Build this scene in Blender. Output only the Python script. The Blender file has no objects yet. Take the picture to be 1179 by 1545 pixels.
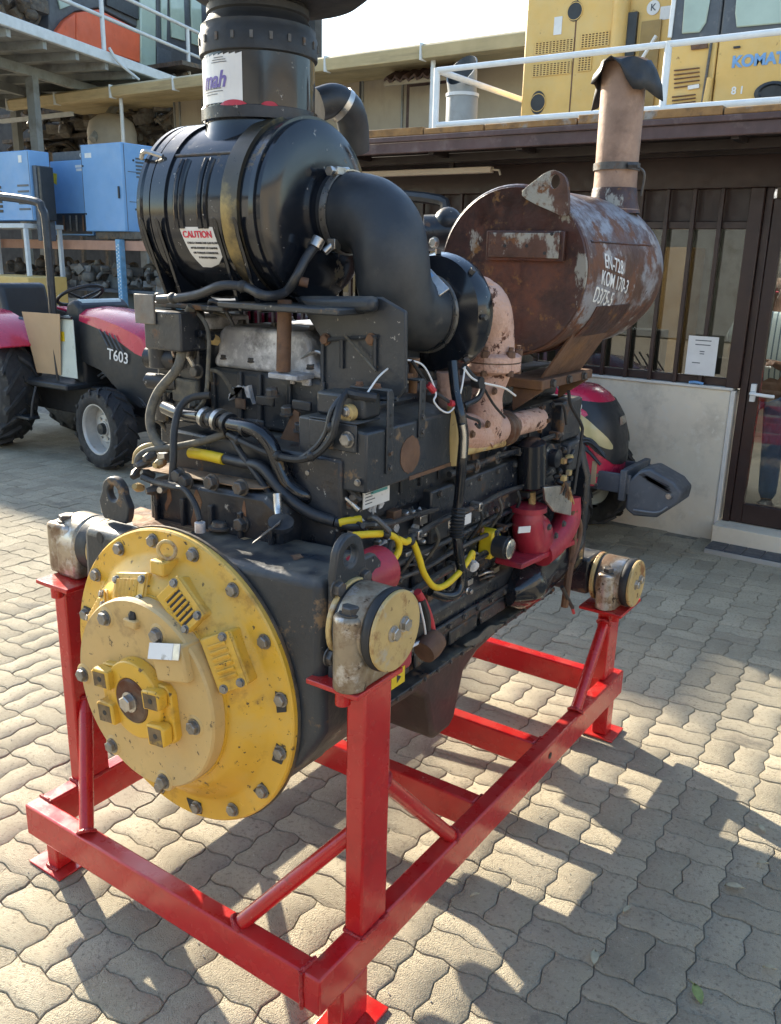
import bpy, math, random
import numpy as np
from mathutils import Vector, Matrix
random.seed(7)
sc = bpy.context.scene
col = sc.collection
V = Vector
rad = math.radians

# ------------------------------------------------------------------ camera
CAM = V((2.0284, -1.1742, 1.75)); YAW, PITCH, ROLL, FPX = 0.59833, 0.28647, 0.02372, 1310.3
_f = V((-math.sin(YAW)*math.cos(PITCH), math.cos(YAW)*math.cos(PITCH), -math.sin(PITCH)))
_r = V((math.cos(YAW), math.sin(YAW), 0)); _u = _r.cross(_f)
_R = math.cos(ROLL)*_r + math.sin(ROLL)*_u; _U = -math.sin(ROLL)*_r + math.cos(ROLL)*_u
cd = bpy.data.cameras.new('camera'); cam = bpy.data.objects.new('camera', cd); col.objects.link(cam)
cam.matrix_world = Matrix(((_R.x, _U.x, -_f.x, CAM.x), (_R.y, _U.y, -_f.y, CAM.y), (_R.z, _U.z, -_f.z, CAM.z), (0, 0, 0, 1)))
cd.sensor_fit = 'VERTICAL'; cd.sensor_height = 24; cd.sensor_width = 24; cd.lens = FPX/1545*24
cd.clip_start = .05; cd.clip_end = 600
sc.camera = cam
# ------------------------------------------------------------------ sky, sun, exposure
SUN_EL, SUN_AZ = rad(24.1), math.atan2(-.94, .34)     # azimuth measured from +y towards +x
w = bpy.data.worlds.new('World'); sc.world = w; w.use_nodes = True
nt = w.node_tree; nt.nodes.clear()
sky = nt.nodes.new('ShaderNodeTexSky'); sky.sky_type = 'NISHITA'; sky.sun_disc = False
sky.sun_elevation = SUN_EL; sky.sun_rotation = SUN_AZ; sky.dust_density = .9; sky.air_density = 1.25; sky.ozone_density = 2.2
bg = nt.nodes.new('ShaderNodeBackground'); bg.inputs[1].default_value = 0.15
wo = nt.nodes.new('ShaderNodeOutputWorld'); nt.links.new(sky.outputs[0], bg.inputs[0]); nt.links.new(bg.outputs[0], wo.inputs[0])
sd = bpy.data.lights.new('sun', 'SUN'); sd.energy = 4.9; sd.angle = rad(.55); sd.color = (1, .90, .73)
sun = bpy.data.objects.new('sun', sd); col.objects.link(sun)
sdir = V((math.sin(SUN_AZ)*math.cos(SUN_EL), math.cos(SUN_AZ)*math.cos(SUN_EL), math.sin(SUN_EL)))
sun.rotation_euler = sdir.to_track_quat('Z', 'Y').to_euler(); sun.location = sdir*30
sc.view_settings.view_transform = 'Standard'; sc.view_settings.look = 'None'
sc.view_settings.exposure = 1.5; sc.view_settings.gamma = 1; sc.view_settings.use_curve_mapping = False

# a point of the photograph (1179 x 1545) turned into a point on a plane x, y or z = value
def _ray(px, py):
    return (_R*((px-589.5)/FPX) - _U*((py-772.5)/FPX) + _f)
def ay(px, py, y):
    d = _ray(px, py); return CAM + d*((y-CAM.y)/d.y)
def ax(px, py, x):
    d = _ray(px, py); return CAM + d*((x-CAM.x)/d.x)
def az(px, py, z):
    d = _ray(px, py); return CAM + d*((z-CAM.z)/d.z)

# ------------------------------------------------------------------ materials
def _n(nt, t, **k):
    n = nt.nodes.new(t)
    for a, b in k.items(): setattr(n, a, b)
    return n
def mat(name, base, rough=.5, metal=0., var=.18, vscale=6., patches=(), bump=(0, 0), dust=None, rvar=.12, coat=0., spec=None, tone=False, emit=None):
    """patches: (colour, noise scale, low, high[, roughness]); dust: (colour, amount) on upward faces"""
    m = bpy.data.materials.new(name); m.use_nodes = True
    nt = m.node_tree; L = nt.links.new
    b = nt.nodes['Principled BSDF']
    class _T: pass
    _ge = _n(nt, 'ShaderNodeNewGeometry'); tc = _T(); tc.outputs = {'Object': _ge.outputs['Position']}
    nz = _n(nt, 'ShaderNodeTexNoise'); nz.inputs['Scale'].default_value = vscale; nz.inputs['Detail'].default_value = 5; nz.inputs['Roughness'].default_value = .6
    L(tc.outputs['Object'], nz.inputs['Vector'])
    mr = _n(nt, 'ShaderNodeMapRange'); mr.inputs['From Min'].default_value = .3; mr.inputs['From Max'].default_value = .7
    mr.inputs['To Min'].default_value = 1-var; mr.inputs['To Max'].default_value = 1+var
    L(nz.outputs[0], mr.inputs[0])
    val = mr.outputs[0]
    if tone:
        at = _n(nt, 'ShaderNodeAttribute', attribute_name='tone'); oi = _n(nt, 'ShaderNodeObjectInfo')
        ad = _n(nt, 'ShaderNodeMath', operation='ADD'); L(at.outputs['Fac'], ad.inputs[0]); L(oi.outputs['Random'], ad.inputs[1])
        fr = _n(nt, 'ShaderNodeMath', operation='FRACT'); L(ad.outputs[0], fr.inputs[0])
        m2 = _n(nt, 'ShaderNodeMapRange'); m2.inputs['To Min'].default_value = .84; m2.inputs['To Max'].default_value = 1.12; L(fr.outputs[0], m2.inputs[0])
        mu = _n(nt, 'ShaderNodeMath', operation='MULTIPLY'); L(val, mu.inputs[0]); L(m2.outputs[0], mu.inputs[1]); val = mu.outputs[0]
    vm = _n(nt, 'ShaderNodeVectorMath', operation='SCALE'); vm.inputs[0].default_value = base[:3]; L(val, vm.inputs['Scale'])
    c = vm.outputs[0]
    r2 = _n(nt, 'ShaderNodeMapRange'); r2.inputs['From Min'].default_value = .3; r2.inputs['From Max'].default_value = .7
    r2.inputs['To Min'].default_value = max(.02, rough-rvar); r2.inputs['To Max'].default_value = min(1, rough+rvar)
    nr = _n(nt, 'ShaderNodeTexNoise'); nr.inputs['Scale'].default_value = vscale*3.1; nr.inputs['Detail'].default_value = 4; L(tc.outputs['Object'], nr.inputs['Vector'])
    L(nr.outputs[0], r2.inputs[0]); rg = r2.outputs[0]; mt = None
    for i, p in enumerate(patches):
        pn = _n(nt, 'ShaderNodeTexNoise'); pn.inputs['Scale'].default_value = p[1]; pn.inputs['Detail'].default_value = 8; pn.inputs['Roughness'].default_value = .68
        mp = _n(nt, 'ShaderNodeMapping'); mp.inputs['Location'].default_value = (3.7*i+1.3, 7.1*i, 2.9*i); 
        if len(p) > 5: mp.inputs['Scale'].default_value = p[5]
        L(tc.outputs['Object'], mp.inputs[0]); L(mp.outputs[0], pn.inputs['Vector'])
        pr = _n(nt, 'ShaderNodeMapRange', clamp=True); pr.inputs['From Min'].default_value = p[2]; pr.inputs['From Max'].default_value = p[3]; L(pn.outputs[0], pr.inputs[0])
        mx = _n(nt, 'ShaderNodeMix', data_type='RGBA'); L(pr.outputs[0], mx.inputs['Factor']); L(c, mx.inputs['A']); mx.inputs['B'].default_value = (*p[0], 1); c = mx.outputs['Result']
        if len(p) > 4 and p[4] is not None:
            m3 = _n(nt, 'ShaderNodeMix'); L(pr.outputs[0], m3.inputs['Factor']); L(rg, m3.inputs['A']); m3.inputs['B'].default_value = p[4]; rg = m3.outputs['Result']
    if dust:
        ge = _n(nt, 'ShaderNodeNewGeometry'); sp = _n(nt, 'ShaderNodeSeparateXYZ'); L(ge.outputs['Normal'], sp.inputs[0])
        d1 = _n(nt, 'ShaderNodeMapRange', clamp=True); d1.inputs['From Min'].default_value = .35; d1.inputs['From Max'].default_value = 1.; L(sp.outputs['Z'], d1.inputs[0])
        dn = _n(nt, 'ShaderNodeTexNoise'); dn.inputs['Scale'].default_value = 14; dn.inputs['Detail'].default_value = 6; L(tc.outputs['Object'], dn.inputs['Vector'])
        d2 = _n(nt, 'ShaderNodeMapRange', clamp=True); d2.inputs['From Min'].default_value = .35; d2.inputs['From Max'].default_value = .65; d2.inputs['To Max'].default_value = dust[1]; L(dn.outputs[0], d2.inputs[0])
        dm = _n(nt, 'ShaderNodeMath', operation='MULTIPLY'); L(d1.outputs[0], dm.inputs[0]); L(d2.outputs[0], dm.inputs[1])
        mx = _n(nt, 'ShaderNodeMix', data_type='RGBA'); L(dm.outputs[0], mx.inputs['Factor']); L(c, mx.inputs['A']); mx.inputs['B'].default_value = (*dust[0], 1); c = mx.outputs['Result']
        m3 = _n(nt, 'ShaderNodeMix'); L(dm.outputs[0], m3.inputs['Factor']); L(rg, m3.inputs['A']); m3.inputs['B'].default_value = .85; rg = m3.outputs['Result']
    L(c, b.inputs['Base Color']); L(rg, b.inputs['Roughness']); b.inputs['Metallic'].default_value = metal
    if coat: b.inputs['Coat Weight'].default_value = coat; b.inputs['Coat Roughness'].default_value = .12
    if spec is not None: b.inputs['Specular IOR Level'].default_value = spec
    if emit: b.inputs['Emission Color'].default_value = (*emit[0], 1); b.inputs['Emission Strength'].default_value = emit[1]
    if bump[1]:
        bn = _n(nt, 'ShaderNodeTexNoise'); bn.inputs['Scale'].default_value = bump[0]; bn.inputs['Detail'].default_value = 6; L(tc.outputs['Object'], bn.inputs['Vector'])
        bp = _n(nt, 'ShaderNodeBump'); bp.inputs['Strength'].default_value = bump[1]; bp.inputs['Distance'].default_value = .01; L(bn.outputs[0], bp.inputs['Height']); L(bp.outputs[0], b.inputs['Normal'])
    return m
def glass(name, tint, refl=1.0, ior=1.5):
    m = bpy.data.materials.new(name); m.use_nodes = True; nt = m.node_tree; nt.nodes.clear(); L = nt.links.new
    o = _n(nt, 'ShaderNodeOutputMaterial'); mx = _n(nt, 'ShaderNodeMixShader'); tr = _n(nt, 'ShaderNodeBsdfTransparent'); gl = _n(nt, 'ShaderNodeBsdfGlossy')
    fr = _n(nt, 'ShaderNodeFresnel'); fr.inputs[0].default_value = ior
    tr.inputs[0].default_value = (*tint, 1); gl.inputs['Roughness'].default_value = .01; gl.inputs['Color'].default_value = (refl, refl, refl, 1)
    L(fr.outputs[0], mx.inputs[0]); L(tr.outputs[0], mx.inputs[1]); L(gl.outputs[0], mx.inputs[2]); L(mx.outputs[0], o.inputs[0])
    return m

RUST = (.13, .045, .018); DUST = (.30, .25, .18)
M = {}
M['paver'] = mat('paver', (.43, .378, .278), .9, var=.13, vscale=4, patches=[((.26, .225, .165), 70, .53, .66), ((.28, .245, .185), 1.7, .52, .74), ((.50, .45, .36), 95, .58, .68), ((.15, .135, .115), 2.6, .61, .74)], bump=(260, 1.0), tone=True, spec=.2)
M['yard'] = mat('yard_paving', (.38, .33, .245), .9, var=.1, vscale=1)
M['joint'] = mat('joint_sand', (.24, .215, .17), .95, var=.3, vscale=20, bump=(120, .5), spec=.1)
M['red'] = mat('red_gloss_paint', (.47, .012, .013), .24, var=.10, vscale=5, patches=[((.5, .16, .13), 60, .66, .72, .6), ((.30, .008, .01), 8, .56, .8), ((.20, .07, .04), 5, .62, .70, .75)], bump=(28, .10), coat=.3, dust=((.45, .20, .14), .15))
M['weld'] = mat('red_weld_bead', (.36, .014, .018), .32, var=.2, vscale=80, bump=(90, .9))
M['black'] = mat('engine_black_paint', (.015, .018, .024), .33, var=.35, vscale=5, patches=[((.040, .042, .047), 4, .52, .74, .55), ((.15, .08, .04), 7, .605, .66, .85), ((.30, .28, .25), 42, .635, .66, .6)], dust=((.16, .135, .10), .7), bump=(60, .12), rvar=.16)
M['blackclean'] = mat('gloss_black_paint', (.0085, .0105, .015), .15, var=.25, vscale=4, patches=[((.028, .029, .032), 5, .56, .75, .3), ((.14, .10, .05), 11, .62, .66, .7), ((.30, .28, .25), 38, .66, .68, .5)], dust=((.10, .09, .075), .18), bump=(14, .03), rvar=.05, coat=.2)
M['housing'] = mat('dark_grey_casting_paint', (.027, .032, .039), .38, var=.2, vscale=4, patches=[((.025, .028, .033), 3, .5, .7, .4), ((.20, .13, .07), 7, .61, .66, .85), ((.30, .28, .25), 48, .65, .67, .6)], dust=((.22, .19, .14), .55), bump=(70, .15))
M['yellow'] = mat('yellow_machine_paint', (.66, .375, .035), .36, var=.12, vscale=4, patches=[((.58, .40, .12), 3.3, .52, .75, .5), ((.09, .06, .03), 42, .625, .65, .8), ((.36, .20, .04), 9, .56, .70, .7), ((.12, .08, .04), 16, .645, .67, .8)], bump=(40, .08), dust=((.62, .45, .16), .35))
M['yellow2'] = mat('weathered_yellow_paint', (.66, .42, .125), .55, var=.08, vscale=3, patches=[((.62, .45, .19), 2, .45, .75), ((.30, .16, .05), 9, .63, .70)], dust=((.6, .48, .28), .4))
M['cream'] = mat('cream_paint', (.56, .375, .145), .5, var=.1, vscale=5, patches=[((.47, .34, .17), 3, .5, .75), ((.12, .09, .05), 36, .62, .65, .8), ((.34, .22, .09), 8, .56, .68)], bump=(60, .1), dust=((.5, .42, .28), .5))
M['bolt'] = mat('zinc_bolt', (.26, .25, .235), .42, metal=.8, var=.3, vscale=40, patches=[((.12, .07, .04), 50, .58, .7, .8)])
M['boltdark'] = mat('dark_bolt', (.10, .095, .09), .5, metal=.5, var=.3, vscale=40, patches=[((.16, .09, .05), 50, .55, .7, .8)])
M['steel'] = mat('bare_steel', (.48, .46, .43), .35, metal=.9, var=.3, vscale=20, patches=[((.2, .14, .09), 22, .58, .75, .7)])
M['hub'] = mat('rusty_hub_steel', (.13, .085, .06), .55, metal=.4, var=.4, vscale=20, patches=[(RUST, 12, .5, .7, .85)])
M['rust'] = mat('rusty_sheet', (.055, .021, .016), .42, var=.5, vscale=7, patches=[((.14, .046, .02), 5, .5, .66, .75), ((.026, .012, .011), 9, .50, .66, .45), ((.28, .27, .23), 7, .605, .63, .5, (1, 1, .45)), ((.20, .10, .03), 22, .58, .68, .9)], bump=(45, .3))
M['rustgrey'] = mat('rusty_silver_drum', (.095, .040, .024), .48, var=.4, vscale=5, patches=[((.25, .25, .27), 3.4, .49, .57, .40, (1, 1, 1.4)), ((.36, .34, .33), 9, .585, .64, .4), ((.15, .062, .03), 10, .545, .60, .8), ((.06, .022, .014), 26, .62, .7, .8)], bump=(45, .25))
M['rustbrown'] = mat('brown_rust_bracket', (.13, .070, .042), .75, var=.3, vscale=9, patches=[((.20, .10, .04), 6, .5, .7), ((.06, .035, .028), 12, .58, .7)], bump=(70, .25))
M['pink'] = mat('pale_pink_manifold', (.56, .36, .28), .72, var=.12, vscale=7, patches=[((.48, .27, .2), 4, .5, .7), ((.085, .035, .022), 17, .585, .61, .9), ((.28, .12, .07), 7, .58, .66, .9)], bump=(110, .6))
M['stackmat'] = mat('heat_browned_pipe', (.34, .22, .155), .6, var=.2, vscale=5, patches=[((.13, .075, .05), 3, .5, .72), ((.46, .30, .2), 8, .55, .7), ((.07, .05, .045), 20, .66, .75)], metal=.15, bump=(60, .15))
M['rubber'] = mat('black_rubber', (.018, .019, .021), .55, var=.3, vscale=8, patches=[((.055, .052, .046), 5, .5, .75, .75)], bump=(50, .12))
M['hose'] = mat('rubber_hose', (.022, .024, .028), .42, var=.3, vscale=12, patches=[((.07, .062, .05), 14, .55, .75, .7)])
M['hosegrey'] = mat('dusty_sleeve', (.10, .092, .075), .8, var=.35, vscale=30, patches=[((.2, .17, .11), 30, .5, .7)])
M['elbow'] = mat('rubber_elbow', (.020, .024, .030), .47, var=.25, vscale=4, patches=[((.06, .062, .062), 4, .48, .72, .6), ((.11, .10, .085), 7, .62, .75, .75)], bump=(30, .08))
M['ycable'] = mat('yellow_sleeve', (.68, .48, .015), .5, var=.12, vscale=20, patches=[((.2, .14, .04), 26, .62, .74)])
M['redpart'] = mat('red_casting', (.33, .022, .040), .42, var=.2, vscale=8, patches=[((.14, .02, .025), 9, .56, .72, .7), ((.30, .22, .16), 16, .68, .74)], bump=(60, .15))
M['redtape'] = mat('red_tape', (.45, .035, .045), .45, var=.15, vscale=20)
M['white'] = mat('white_plastic', (.72, .72, .70), .45, var=.05, vscale=8)
M['label'] = mat('white_label', (.66, .65, .63), .4, var=.08, vscale=9, patches=[((.35, .33, .30), 24, .64, .72)])
M['ink'] = mat('black_ink', (.03, .03, .035), .6)
M['inkred'] = mat('red_ink', (.55, .02, .05), .5)
M['inkpurple'] = mat('purple_ink', (.16, .12, .36), .5)
M['wpaint'] = mat('white_marker_paint', (.74, .73, .70), .6, var=.12, vscale=30, patches=[((.3, .2, .16), 60, .68, .76)])
M['alu'] = mat('oxidised_aluminium', (.36, .36, .37), .52, metal=.2, var=.35, vscale=9, patches=[((.70, .70, .71), 13, .48, .64, .5), ((.07, .07, .07), 7, .56, .7), ((.13, .09, .06), 20, .64, .72)], bump=(60, .3))
M['chrome'] = mat('chrome', (.6, .6, .58), .15, metal=1, var=.2, vscale=12)
M['whitecorr'] = mat('white_corrosion', (.55, .54, .54), .9, var=.25, vscale=40, bump=(160, .8))
M['mount'] = mat('tarnished_mount_casting', (.34, .28, .20), .42, metal=.55, var=.25, vscale=10, patches=[((.17, .10, .055), 8, .48, .62, .6), ((.50, .47, .43), 10, .54, .62, .28), ((.09, .06, .04), 30, .6, .66, .8)], bump=(70, .15))
M['mountcap'] = mat('stained_yellow_plate', (.50, .36, .15), .5, metal=.1, var=.15, vscale=8, patches=[((.24, .11, .04), 9, .52, .62, .7), ((.42, .36, .26), 14, .57, .66), ((.10, .05, .03), 34, .62, .66, .8)])
# background
M['wallstone'] = mat('beige_stone_cladding', (.68, .60, .465), .75, var=.08, vscale=3, patches=[((.48, .42, .325), 5, .5, .72), ((.68, .62, .51), 19, .54, .66)], bump=(40, .06))
M['whitetrim'] = mat('pale_trim', (.62, .59, .53), .7, var=.1, vscale=8)
M['brown'] = mat('dark_brown_frame', (.030, .015, .013), .42, var=.2, vscale=8)
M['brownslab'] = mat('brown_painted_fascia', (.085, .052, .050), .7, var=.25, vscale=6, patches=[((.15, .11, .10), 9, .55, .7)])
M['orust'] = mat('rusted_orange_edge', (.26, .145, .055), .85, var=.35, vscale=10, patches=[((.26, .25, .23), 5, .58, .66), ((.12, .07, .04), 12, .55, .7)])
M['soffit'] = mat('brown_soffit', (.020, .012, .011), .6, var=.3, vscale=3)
M['beigewall'] = mat('beige_sheet_wall', (.40, .345, .27), .75, var=.1, vscale=1.2, patches=[((.30, .255, .2), 1.4, .5, .75, None, (1, 1, .3))])
M['fascia'] = mat('tan_gutter_fascia', (.50, .40, .225), .6, var=.12, vscale=2, patches=[((.30, .24, .14), 3, .5, .75, None, (.2, 1, 2))])
M['greyrail'] = mat('pale_grey_paint', (.55, .57, .58), .5, var=.1, vscale=6, patches=[((.3, .22, .15), 14, .68, .76)])
M['railwhite'] = mat('white_rail_paint', (.66, .68, .68), .45, var=.08, vscale=6, patches=[((.35, .3, .24), 22, .67, .76)])
M['deckgrey'] = mat('grey_deck_steel', (.26, .27, .265), .7, var=.2, vscale=2, patches=[((.17, .16, .145), 2.6, .5, .7)])
M['orange'] = mat('orange_body_paint', (.62, .105, .035), .5, var=.1, vscale=2, patches=[((.35, .07, .03), 6, .64, .74)])
M['darkpanel'] = mat('dark_grey_panel', (.06, .065, .075), .5, var=.2, vscale=3)
M['blue'] = mat('blue_cabinet_paint', (.18, .345, .58), .5, var=.07, vscale=2.5, patches=[((.15, .32, .58), 3, .5, .75), ((.07, .12, .2), 16, .68, .76)])
M['bluepost'] = mat('blue_rack_paint', (.16, .34, .52), .55, var=.2, vscale=12, patches=[((.45, .47, .46), 12, .58, .68)])
M['beam'] = mat('salmon_rack_beam', (.46, .245, .165), .65, var=.12, vscale=5)
M['junk'] = mat('oily_scrap_metal', (.10, .085, .07), .7, metal=.3, var=.45, vscale=8, patches=[((.20, .12, .06), 7, .52, .7), ((.03, .03, .03), 10, .55, .7)], bump=(30, .3))
M['junk2'] = mat('light_scrap_metal', (.19, .175, .155), .65, metal=.3, var=.4, vscale=8, patches=[((.16, .10, .06), 7, .52, .7)], bump=(30, .3))
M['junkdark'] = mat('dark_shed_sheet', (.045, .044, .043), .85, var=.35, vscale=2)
M['tarp'] = mat('grey_tarp', (.12, .125, .12), .8, var=.2, vscale=6)
M['tank'] = mat('beige_tank', (.36, .33, .28), .6, var=.1, vscale=3)
M['tred'] = mat('tractor_red', (.52, .03, .075), .25, var=.06, vscale=4, coat=.4)
M['tblack'] = mat('tractor_black_plastic', (.022, .024, .027), .45, var=.2, vscale=8)
M['tgrey'] = mat('tractor_grey_plastic', (.075, .085, .10), .5, var=.15, vscale=8, patches=[((.14, .145, .15), 12, .56, .72)])
M['tyre'] = mat('tyre_rubber', (.024, .024, .025), .75, var=.25, vscale=9, patches=[((.085, .075, .06), 8, .56, .72)], bump=(80, .2))
M['rim'] = mat('silver_rim', (.50, .49, .46), .45, metal=.25, var=.15, vscale=10, patches=[((.3, .27, .22), 12, .6, .75)])
M['tgrey2'] = mat('scuffed_grey_plastic', (.17, .18, .195), .5, var=.15, vscale=8)
M['lens'] = mat('yellowed_lens', (.46, .40, .20), .2, var=.1, vscale=6, coat=.5)
M['cardboard'] = mat('cardboard', (.46, .32, .185), .8, var=.06, vscale=4, bump=(20, .05))
M['cream2'] = mat('pale_mint_panel', (.50, .56, .51), .35, var=.06, vscale=4)
M['leafdry'] = mat('dry_leaf', (.46, .40, .26), .7, var=.25, vscale=40)
M['leafgreen'] = mat('green_leaf', (.26, .30, .09), .6, var=.25, vscale=40)
M['mattile'] = mat('dark_tile', (.055, .062, .075), .5, var=.2, vscale=9)
M['concrete'] = mat('concrete', (.33, .31, .28), .85, var=.15, vscale=3, bump=(60, .2))
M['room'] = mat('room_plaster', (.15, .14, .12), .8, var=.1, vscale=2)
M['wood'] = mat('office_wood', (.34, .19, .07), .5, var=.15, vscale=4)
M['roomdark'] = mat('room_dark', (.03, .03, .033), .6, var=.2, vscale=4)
M['lamp'] = mat('lamp_panel', (.8, .8, .8), .5, emit=((1, .97, .9), 9.0))
M['lampoff'] = mat('unlit_tube_lamp', (.52, .45, .36), .5, var=.08)
M['glass'] = glass('window_glass', (.42, .45, .44), 1.0, 1.95)
M['glassgreen'] = mat('pale_green_cab_glass', (.34, .42, .36), .12, var=.15, vscale=1.5, spec=.6)
M['glassdark'] = mat('dark_cab_glass', (.035, .042, .045), .08, var=.2, vscale=2, spec=.8)
M['glassdoor'] = glass('door_glass', (.80, .83, .82), 1.0, 1.5)
M['skin'] = mat('skin', (.16, .085, .055), .55, var=.08)
M['shirt'] = None

# ------------------------------------------------------------------ mesh builder
def frame(d):
    d = V(d).normalized(); a = V((0, 0, 1)) if abs(d.z) < .9 else V((1, 0, 0))
    x = a.cross(d).normalized(); return x, d.cross(x), d
def smoothpath(pts, n=6):
    pts = [V(p) for p in pts]
    if len(pts) < 3: return pts
    out = []
    P = [pts[0]*2-pts[1]] + pts + [pts[-1]*2-pts[-2]]
    for i in range(1, len(P)-2):
        a, b, c, d = P[i-1:i+3]
        for k in range(n):
            t = k/n
            out.append(.5*((2*b)+(c-a)*t+(2*a-5*b+4*c-d)*t*t+(3*b-a-3*c+d)*t**3))
    out.append(pts[-1]); return out
class G:
    def __init__(s): s.v = []; s.f = []
    def add(s, vs, fs):
        o = len(s.v); s.v += [tuple(v) for v in vs]; s.f += [tuple(i+o for i in f) for f in fs]; return s
    def box(s, a, b, mtx=None):
        x0, y0, z0 = a; x1, y1, z1 = b
        vs = [V(p) for p in ((x0,y0,z0),(x1,y0,z0),(x1,y1,z0),(x0,y1,z0),(x0,y0,z1),(x1,y0,z1),(x1,y1,z1),(x0,y1,z1))]
        if mtx: vs = [mtx@v for v in vs]
        return s.add(vs, ((3,2,1,0),(4,5,6,7),(0,1,5,4),(1,2,6,5),(2,3,7,6),(3,0,4,7)))
    def prism(s, pts, a, b, axis='y', holes=None):
        """outline in the two other axes, extruded along axis from a to b (outline order free)"""
        n = len(pts)
        def P(p, t): return {'x': (t, p[0], p[1]), 'y': (p[0], t, p[1]), 'z': (p[0], p[1], t)}[axis]
        ar = sum(pts[i][0]*pts[(i+1)%n][1]-pts[(i+1)%n][0]*pts[i][1] for i in range(n))
        if (ar < 0): pts = pts[::-1]
        vs = [P(p, a) for p in pts]+[P(p, b) for p in pts]
        flip = (axis == 'y') != (b < a)
        fs = [tuple(range(n-1, -1, -1)), tuple(range(n, 2*n))]+[(i, (i+1)%n, n+(i+1)%n, n+i) for i in range(n)]
        if flip: fs = [f[::-1] for f in fs]
        return s.add(vs, fs)
    def lathe(s, o, d, prof, seg=32, a0=0, a1=2*math.pi, caps=True, sx=1., sy=1.):
        """prof: (radius, distance along d)"""
        o = V(o); x, y, z = frame(d); full = abs(a1-a0-2*math.pi) < 1e-6; m = seg if full else seg+1
        vs = []
        for r, t in prof:
            for k in range(m):
                a = a0+(a1-a0)*k/seg; vs.append(o+z*t+(x*math.cos(a)*sx+y*math.sin(a)*sy)*r)
        fs = []
        for i in range(len(prof)-1):
            for k in range(seg if full else seg):
                k2 = (k+1) % m if full else k+1
                fs.append((i*m+k, i*m+k2, (i+1)*m+k2, (i+1)*m+k))
        if caps and full:
            if prof[0][0] > 1e-5: fs.append(tuple(range(m-1, -1, -1)))
            if prof[-1][0] > 1e-5: fs.append(tuple((len(prof)-1)*m+k for k in range(m)))
        return s.add(vs, fs)
    def cyl(s, a, b, r, r2=None, seg=20):
        a, b = V(a), V(b); return s.lathe(a, b-a, [(r, 0), (r if r2 is None else r2, (b-a).length)], seg)
    def tube(s, pts, r, seg=10, n=6, smooth=True, rf=None, caps=True):
        P = smoothpath(pts, n) if smooth else [V(p) for p in pts]
        t0 = (P[1]-P[0]).normalized(); x, y, _ = frame(t0); vs = []; m = len(P)
        for i, p in enumerate(P):
            t = (P[min(i+1, m-1)]-P[max(i-1, 0)]).normalized()
            x = (x-t*x.dot(t)).normalized(); y = t.cross(x)
            rr = r if rf is None else r*rf(i/(m-1))
            for k in range(seg):
                a = 2*math.pi*k/seg; vs.append(p+(x*math.cos(a)+y*math.sin(a))*rr)
        fs = [(i*seg+k, i*seg+(k+1)%seg, (i+1)*seg+(k+1)%seg, (i+1)*seg+k) for i in range(m-1) for k in range(seg)]
        if caps: fs += [tuple(range(seg-1, -1, -1)), tuple((m-1)*seg+k for k in range(seg))]
        return s.add(vs, fs)
    def sphere(s, c, r, seg=16, rings=10, sc=(1,1,1)):
        pr = [(math.sin(math.pi*i/rings), -math.cos(math.pi*i/rings)) for i in range(rings+1)]
        vs = []; c = V(c)
        for a, t in pr:
            for k in range(seg): b = 2*math.pi*k/seg; vs.append(c+V((a*math.cos(b)*sc[0], a*math.sin(b)*sc[1], t*sc[2]))*r)
        return s.add(vs, [(i*seg+k, i*seg+(k+1)%seg, (i+1)*seg+(k+1)%seg, (i+1)*seg+k) for i in range(rings) for k in range(seg)])
    def xf(s, m): s.v = [tuple(m@V(v)) for v in s.v]; return s
    def mesh(s, name, m, smooth=True, ang=38):
        me = bpy.data.meshes.new(name); me.from_pydata(s.v, [], s.f); me.update()
        if smooth:
            me.polygons.foreach_set('use_smooth', [True]*len(me.polygons)); me.set_sharp_from_angle(angle=rad(ang))
        me.materials.append(M[m] if isinstance(m, str) else m); return me
    def build(s, name, m, parent=None, bevel=0, smooth=True, ang=38, seg=2):
        o = bpy.data.objects.new(name, s.mesh(name, m, smooth, ang)); link(o, parent)
        if bevel:
            b = o.modifiers.new('bevel', 'BEVEL'); b.width = bevel; b.segments = seg; b.limit_method = 'ANGLE'; b.angle_limit = rad(40); b.use_clamp_overlap = True
        return o
def link(o, parent=None):
    col.objects.link(o)
    if parent is not None:
        o.parent = parent; o.matrix_parent_inverse = Matrix.Translation(-parent.location) if parent.type == 'EMPTY' and not parent.parent else Matrix()
    return o
def tag(o, label=None, cat=None, group=None, kind=None):
    if label: o['label'] = label
    if cat: o['category'] = cat
    if group: o['group'] = group
    if kind: o['kind'] = kind
    return o
def thing(name, loc, label, cat, group=None):
    o = bpy.data.objects.new(name, None); o.empty_display_size = .1; col.objects.link(o); o.location = loc
    return tag(o, label, cat, group)
def struct(o): o['kind'] = 'structure'; return o
_boltm = {}
def bolt(parent, p, d, r=.014, m='bolt', h=1., name='bolt'):
    k = m
    if k not in _boltm:
        g = G(); g.lathe((0,0,0), (0,0,1), [(1.25, 0), (1.25, .18), (1.0, .2)], 16, caps=True)
        g.lathe((0,0,.2), (0,0,1), [(1.0, 0), (1.0, .62), (.86, .72)], 6)
        _boltm[k] = g.mesh('bolt', m, ang=25)
    o = bpy.data.objects.new(name, _boltm[k]); q = V(d).normalized().to_track_quat('Z', 'Y')
    link(o, parent); o.location = p; o.rotation_mode = 'QUATERNION'; o.rotation_quaternion = q @ Matrix.Rotation(random.random(), 4, 'Z').to_quaternion(); o.scale = (r, r, r*h)
    return o
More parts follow.
